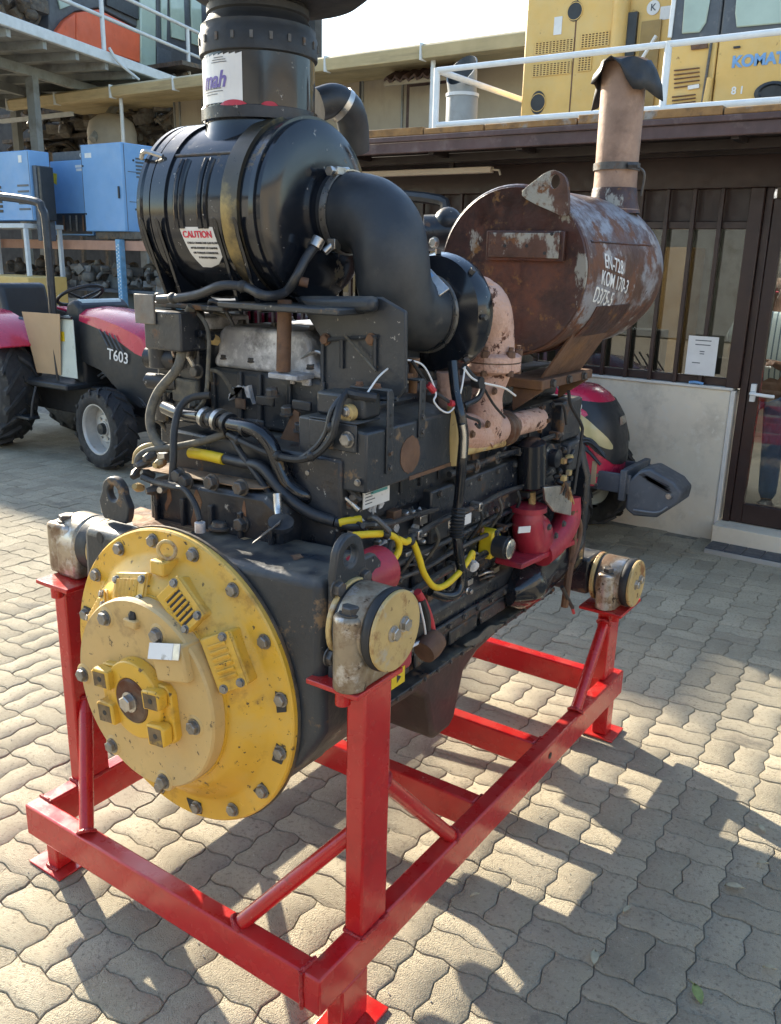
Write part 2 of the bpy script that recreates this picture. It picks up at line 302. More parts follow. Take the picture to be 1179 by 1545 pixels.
def text(s, size, m, name, parent=None, origin=(0,0,0), right=(1,0,0), up=(0,0,1), shear=0., ext=.0006, bend=None, space=1., align='CENTER', bold=0., wob=0.):
    cu = bpy.data.curves.new(name, 'FONT'); cu.body = s; cu.size = size; cu.align_x = align; cu.align_y = 'CENTER'; cu.extrude = ext; cu.shear = shear; cu.space_character = space; cu.offset = bold
    o = bpy.data.objects.new(name, cu); col.objects.link(o)
    dg = bpy.context.evaluated_depsgraph_get(); me = bpy.data.meshes.new_from_object(o.evaluated_get(dg)); col.objects.unlink(o); bpy.data.objects.remove(o)
    r, u = V(right).normalized(), V(up).normalized(); n = r.cross(u); og = V(origin)
    for v in me.vertices:
        x, y, z = v.co
        if wob: x += wob*math.sin(37*y/size+9*x/size); y += wob*math.sin(5*x/size)
        v.co = bend(x, y, z) if bend else og+r*x+u*y+n*z
    me.materials.clear(); me.materials.append(M[m]); me.name = name
    ob = bpy.data.objects.new(name, me); return link(ob, parent)
def ring(c, d, r, t, w, seg=28):
    """flat band: outer radius r, thickness t, width w along d, centred"""
    g = G(); g.lathe(c, d, [(r-t, -w/2), (r, -w/2), (r, w/2), (r-t, w/2), (r-t, -w/2)], seg, caps=False); return g
def arc(cx, cy, r, a0, a1, n): return [(cx+r*math.cos(rad(a0+(a1-a0)*i/n)), cy+r*math.sin(rad(a0+(a1-a0)*i/n))) for i in range(n+1)]
def plate_hole(pts, hole, a, b, axis):
    """plate with one hole: outline and hole loops with the same number of points"""
    n = len(pts)
    def P(p, t): return {'x': (t, p[0], p[1]), 'y': (p[0], t, p[1]), 'z': (p[0], p[1], t)}[axis]
    vs = [P(p, a) for p in pts]+[P(p, a) for p in hole]+[P(p, b) for p in pts]+[P(p, b) for p in hole]
    fs = []
    for i in range(n):
        j = (i+1) % n
        fs += [(i, j, n+j, n+i), (2*n+j, 2*n+i, 3*n+i, 3*n+j), (j, i, 2*n+i, 2*n+j), (n+i, n+j, 3*n+j, 3*n+i)]
    g = G(); g.add(vs, fs); return g
# ------------------------------------------------------------------ ground
g = G(); g.box((-60, -25, -.30), (45, 70, -.022)); struct(g.build('ground', 'yard', smooth=False))
pav = G(); pav.box((-11, -3.2, -.0215), (4.2, 6.6, -.0058)); pav = struct(pav.build('paved_yard', 'joint', smooth=False))
CX, CY = .211, .1935
def zig(t, c):
    u = (t/c*2) % 1.0
    return .0068*(4*abs((u+.25) % 1-.5)-1)
def vline(i, y): return i*CX+max(-.0105, min(.0105, zig(y, CY)))
def hline(j, x): return j*CY+max(-.0105, min(.0105, zig(x, CX)))
def paver_outline(i, j, kind):
    """cell (i,j); kind 0/1: upright pair left/right, 2/3: lying pair lower/upper"""
    x0, x1, y0, y1 = i, i+1, j, j+1
    if kind == 0: x1 = i+.5
    if kind == 1: x0 = i+.5
    if kind == 2: y1 = j+.5
    if kind == 3: y0 = j+.5
    def corner(a, b):
        x, y = a*CX, b*CY
        return (x+zigc(y, CY), y+zigc(x, CX))
    def zigc(t, c): return max(-.0105, min(.0105, zig(t, c)))
    nx = 8 if kind > 1 else 4; ny = 8 if kind < 2 else 4
    pts = []
    for k in range(nx): x = (x0+(x1-x0)*k/nx)*CX; pts.append((x, y0*CY+zigc(x, CX)))
    for k in range(ny): y = (y0+(y1-y0)*k/ny)*CY; pts.append((x1*CX+zigc(y, CY), y))
    for k in range(nx): x = (x1-(x1-x0)*k/nx)*CX; pts.append((x, y1*CY+zigc(x, CX)))
    for k in range(ny): y = (y1-(y1-y0)*k/ny)*CY; pts.append((x0*CX+zigc(y, CY), y))
    return pts
def inset(pts, d):
    n = len(pts); out = []
    for i in range(n):
        a, b, c = V(pts[i-1]), V(pts[i]), V(pts[(i+1) % n])
        e1 = (b-a).normalized(); e2 = (c-b).normalized(); n1 = V((-e1.y, e1.x)); n2 = V((-e2.y, e2.x)); h = (n1+n2)
        h = h/max(.5, h.dot(n1)) if h.length > 1e-6 else n1
        out.append(tuple(b+h*d))
    return out
def paver_geo(kind, lod):
    o = paver_outline(0, 0, kind); cx = sum(p[0] for p in o)/len(o); cy = sum(p[1] for p in o)/len(o)
    o = [(p[0]-cx, p[1]-cy) for p in o]; a = inset(o, .0013); n = len(o)
    loops = [(inset(o, .0034), 0.), (inset(o, .0021), -.0010), (a, -.0035), (a, -.024)] if lod else [(inset(o, .0030), 0.), (a, -.0035), (a, -.022)]
    vs = [(p[0], p[1], z) for L_, z in loops for p in L_]
    fs = [tuple(range(n))]
    for q in range(len(loops)-1): fs += [((q+1)*n+i, (q+1)*n+(i+1) % n, q*n+(i+1) % n, q*n+i) for i in range(n)]
    return vs, fs, (cx, cy)
PG = {(k, l): paver_geo(k, l) for k in range(4) for l in (0, 1)}
YA = rad(3.0)   # the pattern runs slightly across the stand
ca, sa = math.cos(YA), math.sin(YA); PO = V((1.068, .04))
def pworld(x, y): return (PO.x+x*ca-y*sa, PO.y+x*sa+y*ca)
cells = []
for i in range(-62, 18):
    for j in range(-24, 36):
        for kind in ((0, 1) if (i+j) % 2 else (2, 3)):
            c = PG[(kind, 0)][2]; X, Y = pworld(i*CX+c[0], j*CY+c[1])
            if not (-9.5 < X < 3.4 and -2.2 < Y < 4.53): continue
            q = V((X, Y, 0))-CAM; dz = q.dot(_f)
            if dz < .3: continue
            u = q.dot(_R)/dz*FPX+589.5; v = 772.5-q.dot(_U)/dz*FPX
            vis = -30 < u < 1210 and v < 1590
            if not vis and (dz > 6 or X < -4): 
                if random.random() < .0: continue
            blocked = 250 < u < 560 and 560 < v < 1080 or 130 < u < 440 and 840 < v < 1200
            cells.append((dz if vis and not blocked else 99+dz, X, Y, kind))
cells.sort()
pm = {k: None for k in range(4)}
for k in range(4):
    gg = G(); gg.add(PG[(k, 1)][0], PG[(k, 1)][1]); pm[k] = gg.mesh('paver', 'paver', ang=50)
rest_v, rest_f, rest_t = [], [], []
for q, (dz, X, Y, kind) in enumerate(cells):
    dzr = random.gauss(0, .0010); tx, ty = random.gauss(0, .007), random.gauss(0, .007); rz = YA+random.gauss(0, .004)
    if q < 300:
        o = bpy.data.objects.new('paver', pm[kind]); link(o, pav); o.location = (X, Y, dzr); o.rotation_euler = (tx, ty, rz)
    else:
        vs, fs, _c = PG[(kind, 1 if dz < 4.5 else 0)]; c, s = math.cos(rz), math.sin(rz); o = len(rest_v)
        rest_v += [(X+a*c-b*s, Y+a*s+b*c, z+dzr+b*tx-a*ty) for a, b, z in vs]; rest_f += [tuple(i+o for i in f) for f in fs]; rest_t += [random.random()]*len(fs)
me = bpy.data.meshes.new('paver_field'); me.from_pydata(rest_v, [], rest_f); me.update(); me.materials.append(M['paver'])
me.polygons.foreach_set('use_smooth', [True]*len(me.polygons)); me.set_sharp_from_angle(angle=rad(50))
at = me.attributes.new('tone', 'FLOAT', 'FACE'); at.data.foreach_set('value', rest_t)
o = bpy.data.objects.new('paver_field', me); link(o, pav); o['kind'] = 'stuff'

# ------------------------------------------------------------------ office building
YW = 4.55
of = thing('office_building', (-.5, YW, 0), 'single storey office with beige stone wall, barred brown windows and flat roof', 'building')
g = G(); g.box((-3.6, YW, -.02), (.700, YW+.16, .985)); g.build('wall', 'wallstone', of, bevel=.004)
g = G(); g.box((-3.6, YW-.012, .986), (.712, YW+.17, 1.003)); g.build('sill', 'whitetrim', of, bevel=.003)
g = G(); g.box((.7015, YW-.008, -.02), (.728, YW+.15, .985)); g.build('corner_trim', 'whitetrim', of, bevel=.003)
g = G(); g.box((.7285, YW-.13, -.02), (4.0, YW+.14, .135)); g.build('door_step', 'wallstone', of, bevel=.004)
# interior
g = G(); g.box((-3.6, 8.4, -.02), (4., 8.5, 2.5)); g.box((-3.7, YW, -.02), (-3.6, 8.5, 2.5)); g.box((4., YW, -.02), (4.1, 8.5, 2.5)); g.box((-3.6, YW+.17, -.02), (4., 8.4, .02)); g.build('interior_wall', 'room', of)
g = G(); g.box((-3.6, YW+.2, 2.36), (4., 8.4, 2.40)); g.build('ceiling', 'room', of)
for x, y in ((-1.2, 6.2), (-.35, 7.1), (1.4, 6.6), (-2.4, 6.8), (1.15, 5.25), (-.9, 5.3)):  # lamp near the door added to brighten the person behind the glass
    g = G(); g.box((x-.3, y-.3, 2.345), (x+.3, y+.3, 2.359)); g.build('ceiling_light', 'lamp', of)
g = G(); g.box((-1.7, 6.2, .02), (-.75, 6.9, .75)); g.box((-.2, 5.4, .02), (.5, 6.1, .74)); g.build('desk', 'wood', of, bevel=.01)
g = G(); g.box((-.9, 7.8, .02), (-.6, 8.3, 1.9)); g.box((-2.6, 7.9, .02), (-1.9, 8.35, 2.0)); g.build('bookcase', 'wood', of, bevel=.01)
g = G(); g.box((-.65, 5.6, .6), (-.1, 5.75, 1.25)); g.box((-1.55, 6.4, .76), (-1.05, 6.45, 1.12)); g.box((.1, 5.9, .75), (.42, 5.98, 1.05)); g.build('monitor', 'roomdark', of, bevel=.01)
# window frames and bars
g = G(); g.box((-3.6, YW+.03, 1.004), (.662, YW+.1, 1.055)); g.build('window_rail', 'brown', of, bevel=.004)
g = G(); g.box((-3.6, YW+.03, 1.955), (.662, YW+.1, 2.0)); g.build('window_rail', 'brown', of, bevel=.004)
g = G(); g.box((-3.6, YW+.02, 2.19), (4., YW+.16, 2.38)); g.build('lintel', 'brown', of, bevel=.004)
g = G(); g.box((.6625, YW-.01, 1.004), (.745, YW+.12, 2.189)); g.build('window_post', 'brown', of, bevel=.005)
g = G(); g.box((-3.6, YW+.07, 2.001), (.662, YW+.085, 2.189)); g.build('top_panel', 'brown', of)
xb = .50; k = 0
while xb > -3.5:
    g = G(); g.box((xb-.013, YW-.001, 1.004), (xb+.013, YW+.028, 2.189)); g.build('window_bar', 'brown', of, bevel=.003); xb -= .166; k += 1
for x0, x1 in ((-3.6, -2.2), (-2.199, -.8), (-.799, .662)):
    g = G(); g.box((x0+.002, YW+.058, 1.056), (x1-.002, YW+.064, 1.954)); g.build('window_pane', 'glass', of, smooth=False)
# door
dr = G(); dr.box((.746, YW+.02, .136), (.79, YW+.1, 2.189)).build('door_jamb', 'brown', of, bevel=.004)
d = G(); d.box((.792, YW+.03, .14), (.862, YW+.085, 2.13)); d.box((1.62, YW+.03, .14), (1.7, YW+.085, 2.13)); d.box((.8625, YW+.03, .14), (1.6195, YW+.085, .27)); d.box((.8625, YW+.03, 2.05), (1.6195, YW+.085, 2.13)); d = d.build('door', 'brown', of, bevel=.004)
g = G(); g.box((.8625, YW+.05, .27), (1.6195, YW+.056, 2.05)); g.build('door_pane', 'glassdoor', d, smooth=False)
g = G(); g.box((.815, YW-.002, .93), (.845, YW+.029, 1.04)); g.cyl((.83, YW-.045, .985), (.83, YW, .985), .012); g.tube([(.825, YW-.045, .985), (.95, YW-.048, .98), (.965, YW-.04, .98)], .011, smooth=False); g.build('handle', 'white', d, bevel=.002)
g = G(); g.box((1.702, YW+.02, .136), (1.75, YW+.1, 2.189)); g.build('door_jamb', 'brown', of, bevel=.004)
g = G(); g.box((1.751, YW, -.02), (4., YW+.15, 2.189)); g.build('wall', 'wallstone', of)
# roof slab with overhang
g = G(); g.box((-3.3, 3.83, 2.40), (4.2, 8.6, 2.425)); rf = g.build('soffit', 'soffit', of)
g = G(); g.box((-3.3, 3.86, 2.426), (4.2, 8.6, 2.47)); g.build('roof', 'concrete', of)
g = G(); g.box((-3.3, 3.795, 2.385), (4.2, 3.829, 2.452)); g.build('roof_fascia', 'brownslab', of, bevel=.006)
g = G(); g.box((-3.3, 3.782, 2.4525), (4.2, 3.85, 2.486)); g.build('roof_edge_board', 'brownslab', of, bevel=.006)
x = -3.3
while x < 4.1:
    L_ = random.uniform(.25, .8); g = G(); h = random.uniform(.034, .05); g.box((x, 3.79, 2.4862), (x+L_-.008, 3.87, 2.486+h)); g.build('edge_tile', 'orust', of, bevel=.006); x += L_
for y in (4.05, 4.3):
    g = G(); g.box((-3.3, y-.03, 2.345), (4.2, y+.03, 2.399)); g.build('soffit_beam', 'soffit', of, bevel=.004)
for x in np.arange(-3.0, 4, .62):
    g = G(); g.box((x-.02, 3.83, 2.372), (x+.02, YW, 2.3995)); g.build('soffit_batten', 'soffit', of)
# tube lamp under the soffit
t = thing('tube_lamp_fitting', (-1.35, 4.18, 2.28), 'long unlit beige tube lamp fitting under the dark office soffit', 'lamp')
g = G(); g.box((-2.6, 4.15, 2.285), (-.88, 4.2, 2.325)); g.build('casing', 'lampoff', t, bevel=.006)
g = G(); g.tube([(-.88, 4.175, 2.305), (-.83, 4.175, 2.30), (-.82, 4.175, 2.27)], .007, smooth=False); g.build('cable_end', 'lampoff', t)
g = G(); g.box((-1.2, 4.16, 2.3255), (-1.17, 4.19, 2.40)); g.build('bracket', 'soffit', t)
# paper notice and things at the window
t = thing('paper_notice', tuple(ay(1058, 537, YW-.01)), 'white paper notice taped over the bars of the office window', 'notice')
a, b = ay(1040, 506, YW-.01), ay(1078, 568, YW-.01)
g = G(); g.box((a.x, YW-.0105, b.z), (b.x, YW-.009, a.z)); g.build('sheet', 'label', t)
cxp = (a.x+b.x)/2
for k, (wd, z) in enumerate(((.10, .88), (.095, .77), (.03, .60), (.028, .54), (.05, .30))):
    g = G(); zz = b.z+(a.z-b.z)*z; g.box((cxp-wd/2-(.03 if k == 4 else 0), YW-.0116, zz), (cxp+wd/2-(.03 if k == 4 else 0), YW-.0108, zz+.006)); g.build('printed_line', 'tgrey', t)
t = G(); p = ay(1048, 588, YW-.005); t.tube([(p.x-.04, YW+.0, 1.012), (p.x, YW-.004, 1.018), (p.x+.05, YW, 1.011)], .009, 8); tag(t.build('crumpled_wrapper', 'blue'), 'small blue crumpled wrapper lying on the office window sill', 'litter')
# dark tiled strip before the door
t = thing('tile_strip', (1.3, 4.36, 0), 'low strip of dark square tiles before the office door step', 'tile strip')
g = G(); g.box((.735, 4.24, -.02), (2.6, 4.418, .028)); g.build('base', 'concrete', t, bevel=.006)
x = .74
while x < 2.5:
    g = G(); g.box((x, 4.245, .0285), (x+.108, 4.413, .036)); g.build('tile', 'mattile', t, bevel=.003); x += .112
# ------------------------------------------------------------------ engine stand
W_, L_, ZT, ZB = 1.071, 1.851, .243, .145
st = thing('engine_stand', (.535, .9, 0), 'glossy red welded steel frame stand carrying the big diesel engine', 'engine stand')
def bar(a, b, nm='beam', bev=.006):
    g = G(); g.box(a, b); return g.build(nm, 'red', st, bevel=bev)
bar((1.021, 0, ZB), (W_, L_, ZT), 'side_rail'); bar((0, .052, ZB), (.05, L_, ZT), 'side_rail')
bar((0, 0, ZB+.0005), (1.0195, .05, ZT-.0005), 'front_beam')
for y0, y1 in ((.765, .815), (1.165, 1.215), (1.765, 1.815)):
    bar((.0515, y0, ZB+.003), (1.0195, y1, ZT-.003), 'cross_beam')
for x0, x1 in ((1.0205, 1.0705), (.0005, .0505)):
    bar((x0, .153, ZT+.0015), (x1, .254, .868), 'post')
    g = G(); xc = (x0+x1)/2; s_ = 1 if xc > .5 else -1
    g.box((xc-(.105 if s_ > 0 else .045), .115, .869), (xc+(.032 if s_ > 0 else .09), .285, .881)); g.build('top_plate', 'red', st, bevel=.002)
    g = G(); g.cyl((xc-s_*.02, .135, .84), (xc-s_*.02, .135, .8685), .017); g.build('plate_bolt', 'red', st)
for x0, x1 in ((.995, 1.045), (.026, .076)):
    bar((x0, 1.712, ZT+.0015), (x1, 1.812, .528), 'post')
    g = G(); g.box((x0-.055, 1.66, .5285), (x1+.055, 1.87, .540)); g.build('top_plate', 'red', st, bevel=.002)
    g = G(); g.cyl((x1+.02, 1.70, .50), (x1+.02, 1.70, .528), .015); g.build('plate_bolt', 'red', st)
for x0, x1, y0, y1 in ((.0, .05, .052, .115), (1.0225, 1.0695, .085, .185), (1.005, 1.062, 1.735, 1.80), (.0, .05, 1.735, 1.80)):
    bar((x0, y0, .0085), (x1, y1, ZB-.001), 'leg')
    g = G(); xs = -.06 if x0 < .5 else -.035; g.box((x0+xs, y0-.022, .001), (x1+.035, y1+.04, .008)); g.build('foot_plate', 'red', st, bevel=.002)
def brace(a, b):
    g = G(); a, b = V(a), V(b); g.cyl(a, b, .0195, seg=18); g.build('brace', 'red', st)
    for p in (a, b):
        d = (b-a).normalized(); g = G(); x, y, z = frame(d)
        vs = [p+(x*math.cos(t)+y*math.sin(t))*(.0225+random.uniform(-.0015, .0015)) for t in np.linspace(0, 2*math.pi, 22)[:-1]]
        g.tube(vs+[vs[0]], .006, 6, 2); g.build('weld_bead', 'weld', st)
brace((.811, .025, ZT), (1.028, .195, .50)); brace((.245, .025, ZT), (.045, .195, .50))
brace((1.046, .595, ZT), (1.046, .254, .60)); brace((1.046, 1.44, ZT), (1.022, 1.712, .475)); brace((.025, .595, ZT), (.025, .254, .60)); brace((.025, 1.44, ZT), (.04, 1.712, .475))
def weld(pts):
    P_ = []
    for a, b in zip(pts, pts[1:]):
        a, b = V(a), V(b); n = max(2, int((b-a).length/.008))
        P_ += [a.lerp(b, i/n)+V((random.gauss(0, .0008), random.gauss(0, .0008), random.gauss(0, .0008))) for i in range(n)]
    P_.append(V(pts[-1])); G().tube(P_, .0058, 6, 1, smooth=False, rf=lambda t: .8+.35*abs(math.sin(t*len(P_)*1.3))).build('weld_bead', 'weld', st)
for x in (1.0205, .0505):
    weld([(x, .153, ZT+.002), (x+(-.0 if x > .5 else 0), .254, ZT+.002)])
weld([(1.021, .152, ZT+.002), (1.071, .152, ZT+.002)]); weld([(.0, .152, ZT+.002), (.05, .152, ZT+.002)]); weld([(1.0725, .153, ZT), (1.0725, .254, ZT)])
weld([(1.0205, .0, ZT), (1.0205, .05, ZT)]); weld([(.0, .051, ZT), (.05, .051, ZT)]); weld([(1.0205, -.001, ZB), (1.0205, -.001, ZT)])
weld([(-.0, .05, .010), (.05, .05, .010)]); weld([(-.001, .052, .010), (-.001, .115, .010)])
for y in (.764, .816, 1.164, 1.216): weld([(1.0205, y, ZB+.01), (1.0205, y, ZT-.003)])
g = G(); p = ax(830, 1140, 1.071); g.cyl((1.0712, p.y, p.z), (1.0725, p.y, p.z), .011); g.build('bolt_hole', 'rubber', st)
# ------------------------------------------------------------------ the diesel engine
en = thing('diesel_engine', (.56, .9, .29), 'large six cylinder black diesel engine with yellow damper cover on the red stand', 'engine')
M['tan'] = mat('bare_tan_primer', (.42, .28, .15), .85, var=.2, vscale=20, patches=[((.25, .14, .07), 16, .55, .7)])
DC = (.535, .757)                      # axis of the damper cover in x, z
# -- flywheel housing
out = [(.178, 1.068), (.965, 1.100), (.970, .745), (.905, .635)]+[(.535+.352*math.cos(rad(a)), .757+.352*math.sin(rad(a))) for a in range(-30, -151, -10)]+[(.19, .635), (.163, .80)]
g = G(); g.prism(out, .135, .36); fh = g.build('flywheel_housing', 'housing', en, bevel=.022, seg=3)
def eye_plate(c, r, rh, foot, a, b, axis, nm='lifting_eye'):
    """ring with a foot: c centre, foot = list of lower outline points (left to right reversed)"""
    n = 24; ol = []; ho = []
    for k in range(n):
        t = 2*math.pi*k/n; ho.append((c[0]+rh*math.cos(t), c[1]+rh*math.sin(t)))
        x, y = c[0]+r*math.cos(t), c[1]+r*math.sin(t)
        if math.sin(t) < -.05: x = c[0]+foot[0]*math.cos(t)*(1 if abs(math.cos(t)) < .95 else 1); y = c[1]-foot[1]*min(1, -math.sin(t)*1.6)
        ol.append((x, y))
    return plate_hole(ol, ho, a, b, axis)
c = ay(175, 743, .20); eye_plate((c.x, c.z), .042, .021, (.060, .075), .19, .212, 'y').build('lifting_eye', 'housing', fh, bevel=.004)
c = ax(526, 838, .985); eye_plate((c.y, c.z), .048, .023, (.058, .09), .9715, .992, 'x').build('lifting_eye', 'housing', fh, bevel=.005)
g = G(); g.prism([(.150, .86), (.320, .86), (.320, 1.10), (.295, 1.125), (.20, 1.125), (.150, 1.09)], .9705, .9895, 'x'); g.build('mount_bracket', 'housing', fh, bevel=.005)
for px, py in ((508, 888), (497, 990), (547, 870)):
    p = ax(px, py, .9896); bolt(fh, p, (1, 0, 0), .017, 'boltdark')
p = ay(151, 811, .1345); g = G(); g.lathe(p, (0, -1, 0), [(.012, 0), (.012, .0012)], 18, sy=1.3); g.build('bolt_hole', 'rubber', fh)
p = ay(197, 780, .20); p = az(197, 779, 1.0765); g = G(); g.lathe((p.x, p.y, 1.068+(p.x-.178)*.0407+.0014), (.0, 0, 1), [(.032, 0), (.032, .001)], 28); g.build('bare_patch', 'tan', fh)
def blot(plane, pts, m, nm, par, jit=.012, n=3):
    P = []
    for i in range(len(pts)):
        a, b = V(pts[i]), V(pts[(i+1) % len(pts)])
        for k in range(n): P.append(a.lerp(b, k/n)+V((random.uniform(-jit, jit), random.uniform(-jit, jit))))
    return plane(P).build(nm, m, par, smooth=False)
def top_plane(P):
    g = G(); n = len(P); ar = sum(P[i].x*P[(i+1) % n].y-P[(i+1) % n].x*P[i].y for i in range(n)); P = P if ar > 0 else P[::-1]
    g.add([(p.x, p.y, 1.068+(p.x-.178)*.0407+.0012) for p in P], [tuple(range(n))]); return g
M['rusttop'] = mat('rust_blotched_top', (.17, .085, .045), .85, var=.4, vscale=14, patches=[((.30, .19, .10), 9, .5, .66), ((.07, .055, .045), 12, .55, .68)], bump=(80, .3))
def tp(*q): return [(az(x, y, 1.078).x, az(x, y, 1.078).y) for x, y in q]
blot(top_plane, tp((190, 768), (212, 760), (300, 788), (345, 800), (330, 806), (240, 802), (200, 790)), 'rusttop', 'rust_stain', fh, .008)
blot(top_plane, tp((215, 790), (240, 783), (262, 792), (300, 800), (285, 806), (225, 803)), 'tan', 'rust_stain', fh, .006); blot(top_plane, tp((438, 848), (452, 846), (460, 852), (445, 856)), 'rusttop', 'rust_stain', fh, .003); blot(top_plane, tp((360, 812), (372, 810), (380, 818), (366, 820)), 'tan', 'rust_stain', fh, .004)
# -- front engine mounts and rear mounts
def mount(cx0, s, cy, cz, r, base, boss=True, lf=1.):
    """cx0: face by the engine, s: outward x direction"""
    g = G(); d = (s, 0, 0); o = V((cx0, cy, cz)); T = lambda pr: [(a, b*lf) for a, b in pr]
    g.lathe(o, d, T([(r*.6, 0), (r*.98, .02), (r, .03), (r, .10), (r*.95, .112)]), 36); g.prism([(cy-r*.93, base), (cy+r*.93, base), (cy+r*.93, cz-r*.2), (cy-r*.93, cz-r*.2)], cx0+s*.028*lf, cx0+s*.102*lf, 'x')
    m = g.build('engine_mount', 'mount', en, bevel=.006)
    G().lathe(o, d, T([(r*1.03, .0), (r*1.03, .016)]), 36).build('inner_plate', 'mountcap', m, bevel=.003)
    G().lathe(o, d, T([(r*.99, .0165), (r*.99, .0285)]), 36).build('rubber_ring', 'rubber', m, bevel=.003)
    G().lathe(o, d, T([(r*1.0, .1125), (r*1.03, .12), (r*1.03, .129), (r*1.0, .137)]), 36).build('rubber_ring', 'rubber', m)
    G().lathe(o, d, T([(r*1.0, .1375), (r*1.0, .150)]), 36).build('end_plate', 'mountcap', m, bevel=.003)
    for dy in (-.016, .024): bolt(m, V(o)+V((s*.150*lf, dy, .004+dy*.2)), d, .0145, 'steel')
    if boss:
        yb = cy-r*.78 if boss == 1 else cy
        G().lathe((cx0+s*.062*lf, yb, base), (0, 0, 1), [(.036, 0), (.036, cz+r*.42-base), (.030, cz+r*.5-base)], 24).build('bolt_boss', 'mount', m, bevel=.003)
        bolt(m, (cx0+s*.062*lf, yb, cz+r*.5), (0, 0, 1), .02, 'boltdark')
    return m
cm = ax(601, 953, 1.112); mount(.990, 1, cm.y, cm.z, .088, .8815, lf=.80)
g = G(); g.prism(arc(.245, .975, .075, 0, 180, 14)+[(.17, .8815), (.32, .8815)], .0, .085, 'x'); g.box((-.045, .175, .8815), (.048, .262, 1.028)); ml = g.build('engine_mount', 'mount', en, bevel=.012)
G().lathe((.150, .245, .975), (-1, 0, 0), [(.078, 0), (.078, .014)], 36).build('inner_plate', 'mountcap', ml, bevel=.003); G().lathe((.135, .245, .975), (-1, 0, 0), [(.076, 0), (.076, .049)], 36).build('rubber_ring', 'rubber', ml, bevel=.004); bolt(ml, (.0, .218, 1.0285), (0, 0, 1), .024, 'boltdark', h=.8)
mount(.962, 1, 1.765, .634, .086, .541); mount(.108, -1, 1.765, .634, .086, .541, boss=0)
g = G(); g.box((.118, 1.70, .57), (.952, 1.83, .71)); g.build('mount_beam', 'black', en, bevel=.012)
# -- yellow damper cover with bolts, louvred boxes and eye bolt
o = (DC[0], .134, DC[1]); dn = (0, -1, 0)
g = G(); g.lathe(o, dn, [(.372, 0), (.372, .018), (.368, .022), (.318, .023), (.305, .030), (.285, .052), (.262, .074), (.25, .082), (.236, .084), (.236, .09), (.0, .09)], 96)
dc = g.build('damper_cover', 'yellow', en, ang=30)
G().lathe(o, dn, [(.376, .0005), (.376, .007)], 96).build('gasket_edge', 'junk', dc)
for k in range(16):
    a = rad(22.5*k+9); p = V((DC[0]+.344*math.cos(a), .134-.023, DC[1]+.344*math.sin(a)))
    dk = math.sin(a) < .25 and k % 4 != 1
    g = G(); g.lathe(p+V((0, .0005, 0)), dn, [(.021, 0), (.021, .0016)], 16) if dk else None
    bolt(dc, p, dn, .0142)
    if dk: 
        g = G(); q = p+V((0, -.0004, 0)); u = V((math.cos(a), 0, math.sin(a))); w_ = V((-math.sin(a), 0, math.cos(a)))
        ln = .034 if k % 3 else .045
        vs = [q+u*.016+w_*.013, q-u*.015+w_*.017, q-u*.018-w_*ln*.75, q+u*.010-w_*ln*.6]; vs += [v+V((0, -.002, 0)) for v in vs]
        g.add(vs, ((0,1,2,3),(7,6,5,4),(0,4,5,1),(1,5,6,2),(2,6,7,3),(3,7,4,0))); g.build('bolt_recess', 'junkdark', dc)
def louver(px, py, rot, tilt, nslat=6, dark=False, L1=.108, L2=.066):
    p = ay(px, py, .042); rd = V((p.x-DC[0], 0, p.z-DC[1])).normalized()
    n = (V((0, -1, 0))+rd*tilt).normalized(); t = V((math.cos(rot), 0, math.sin(rot))); t = (t-n*t.dot(n)).normalized(); b = n.cross(t)
    mtx = Matrix((t, b, n)).transposed().to_4x4(); mtx.translation = p
    g = G(); g.prism([(-L1*.56, -L2*.62), (L1*.56, -L2*.62), (L1*.52, L2*.6), (-L1*.52, L2*.6)], -.075, -.003, 'z'); g.xf(mtx); bx = g.build('louver_box', 'yellow', dc, bevel=.006)
    g = G(); g.box((-L1*.53, -L2*.55, -.0028), (L1*.53, L2*.55, .001), mtx); 
    for i in range(nslat):
        x = (-.36+.72*i/(nslat-1))*L1*.86-(.004 if not dark else 0)
        m2 = mtx @ Matrix.Translation((x, 0, .0035)) @ Matrix.Rotation(rad(35), 4, 'Y')
        g.box((-.0052 if not dark else -.003, -L2*.34, -.0016), (.0052 if not dark else .003, L2*.34, .0016), m2)
    g.build('louver_plate', 'yellow', dc, bevel=.0012)
    if dark:
        for i in range(nslat):
            x = (-.36+.72*i/(nslat-1))*L1*.86+.0065; g = G(); g.box((x-.0030, -L2*.33, .0011), (x+.0030, L2*.33, .0018), mtx); g.build('louver_slot', 'junkdark', dc)
    for sx, sy in ((-.46, .3), (.44, .34), (.46, -.34)): bolt(dc, mtx @ V((sx*L1, sy*L2, .001)), n, .0085)
louver(146, 922, rad(52), .55, L2=.05); louver(194, 888, rad(12), .45); louver(272, 914, rad(-38), .40, dark=True); louver(338, 1000, rad(-63), .35, L1=.118)
p = ay(248, 858, .085); g = G(); g.box((p.x-.022, .062, p.z-.01), (p.x+.022, .115, p.z+.024)); g.build('eye_bolt_boss', 'yellow', dc, bevel=.004)
p = ay(252, 830, .085); 
g = G(); cc = V((p.x, .085, p.z)); x1, y1 = V((.9, .43, 0)), V((0, 0, 1)); vs = [cc+(x1*math.cos(t)+y1*math.sin(t))*.021 for t in np.linspace(0, 2*math.pi, 25)]; g.tube(vs, .0046, 8, 1, smooth=False); g.cyl(cc-V((0, 0, .05)), cc-V((0, 0, .02)), .006); g.build('eye_bolt', 'mountcap', dc)
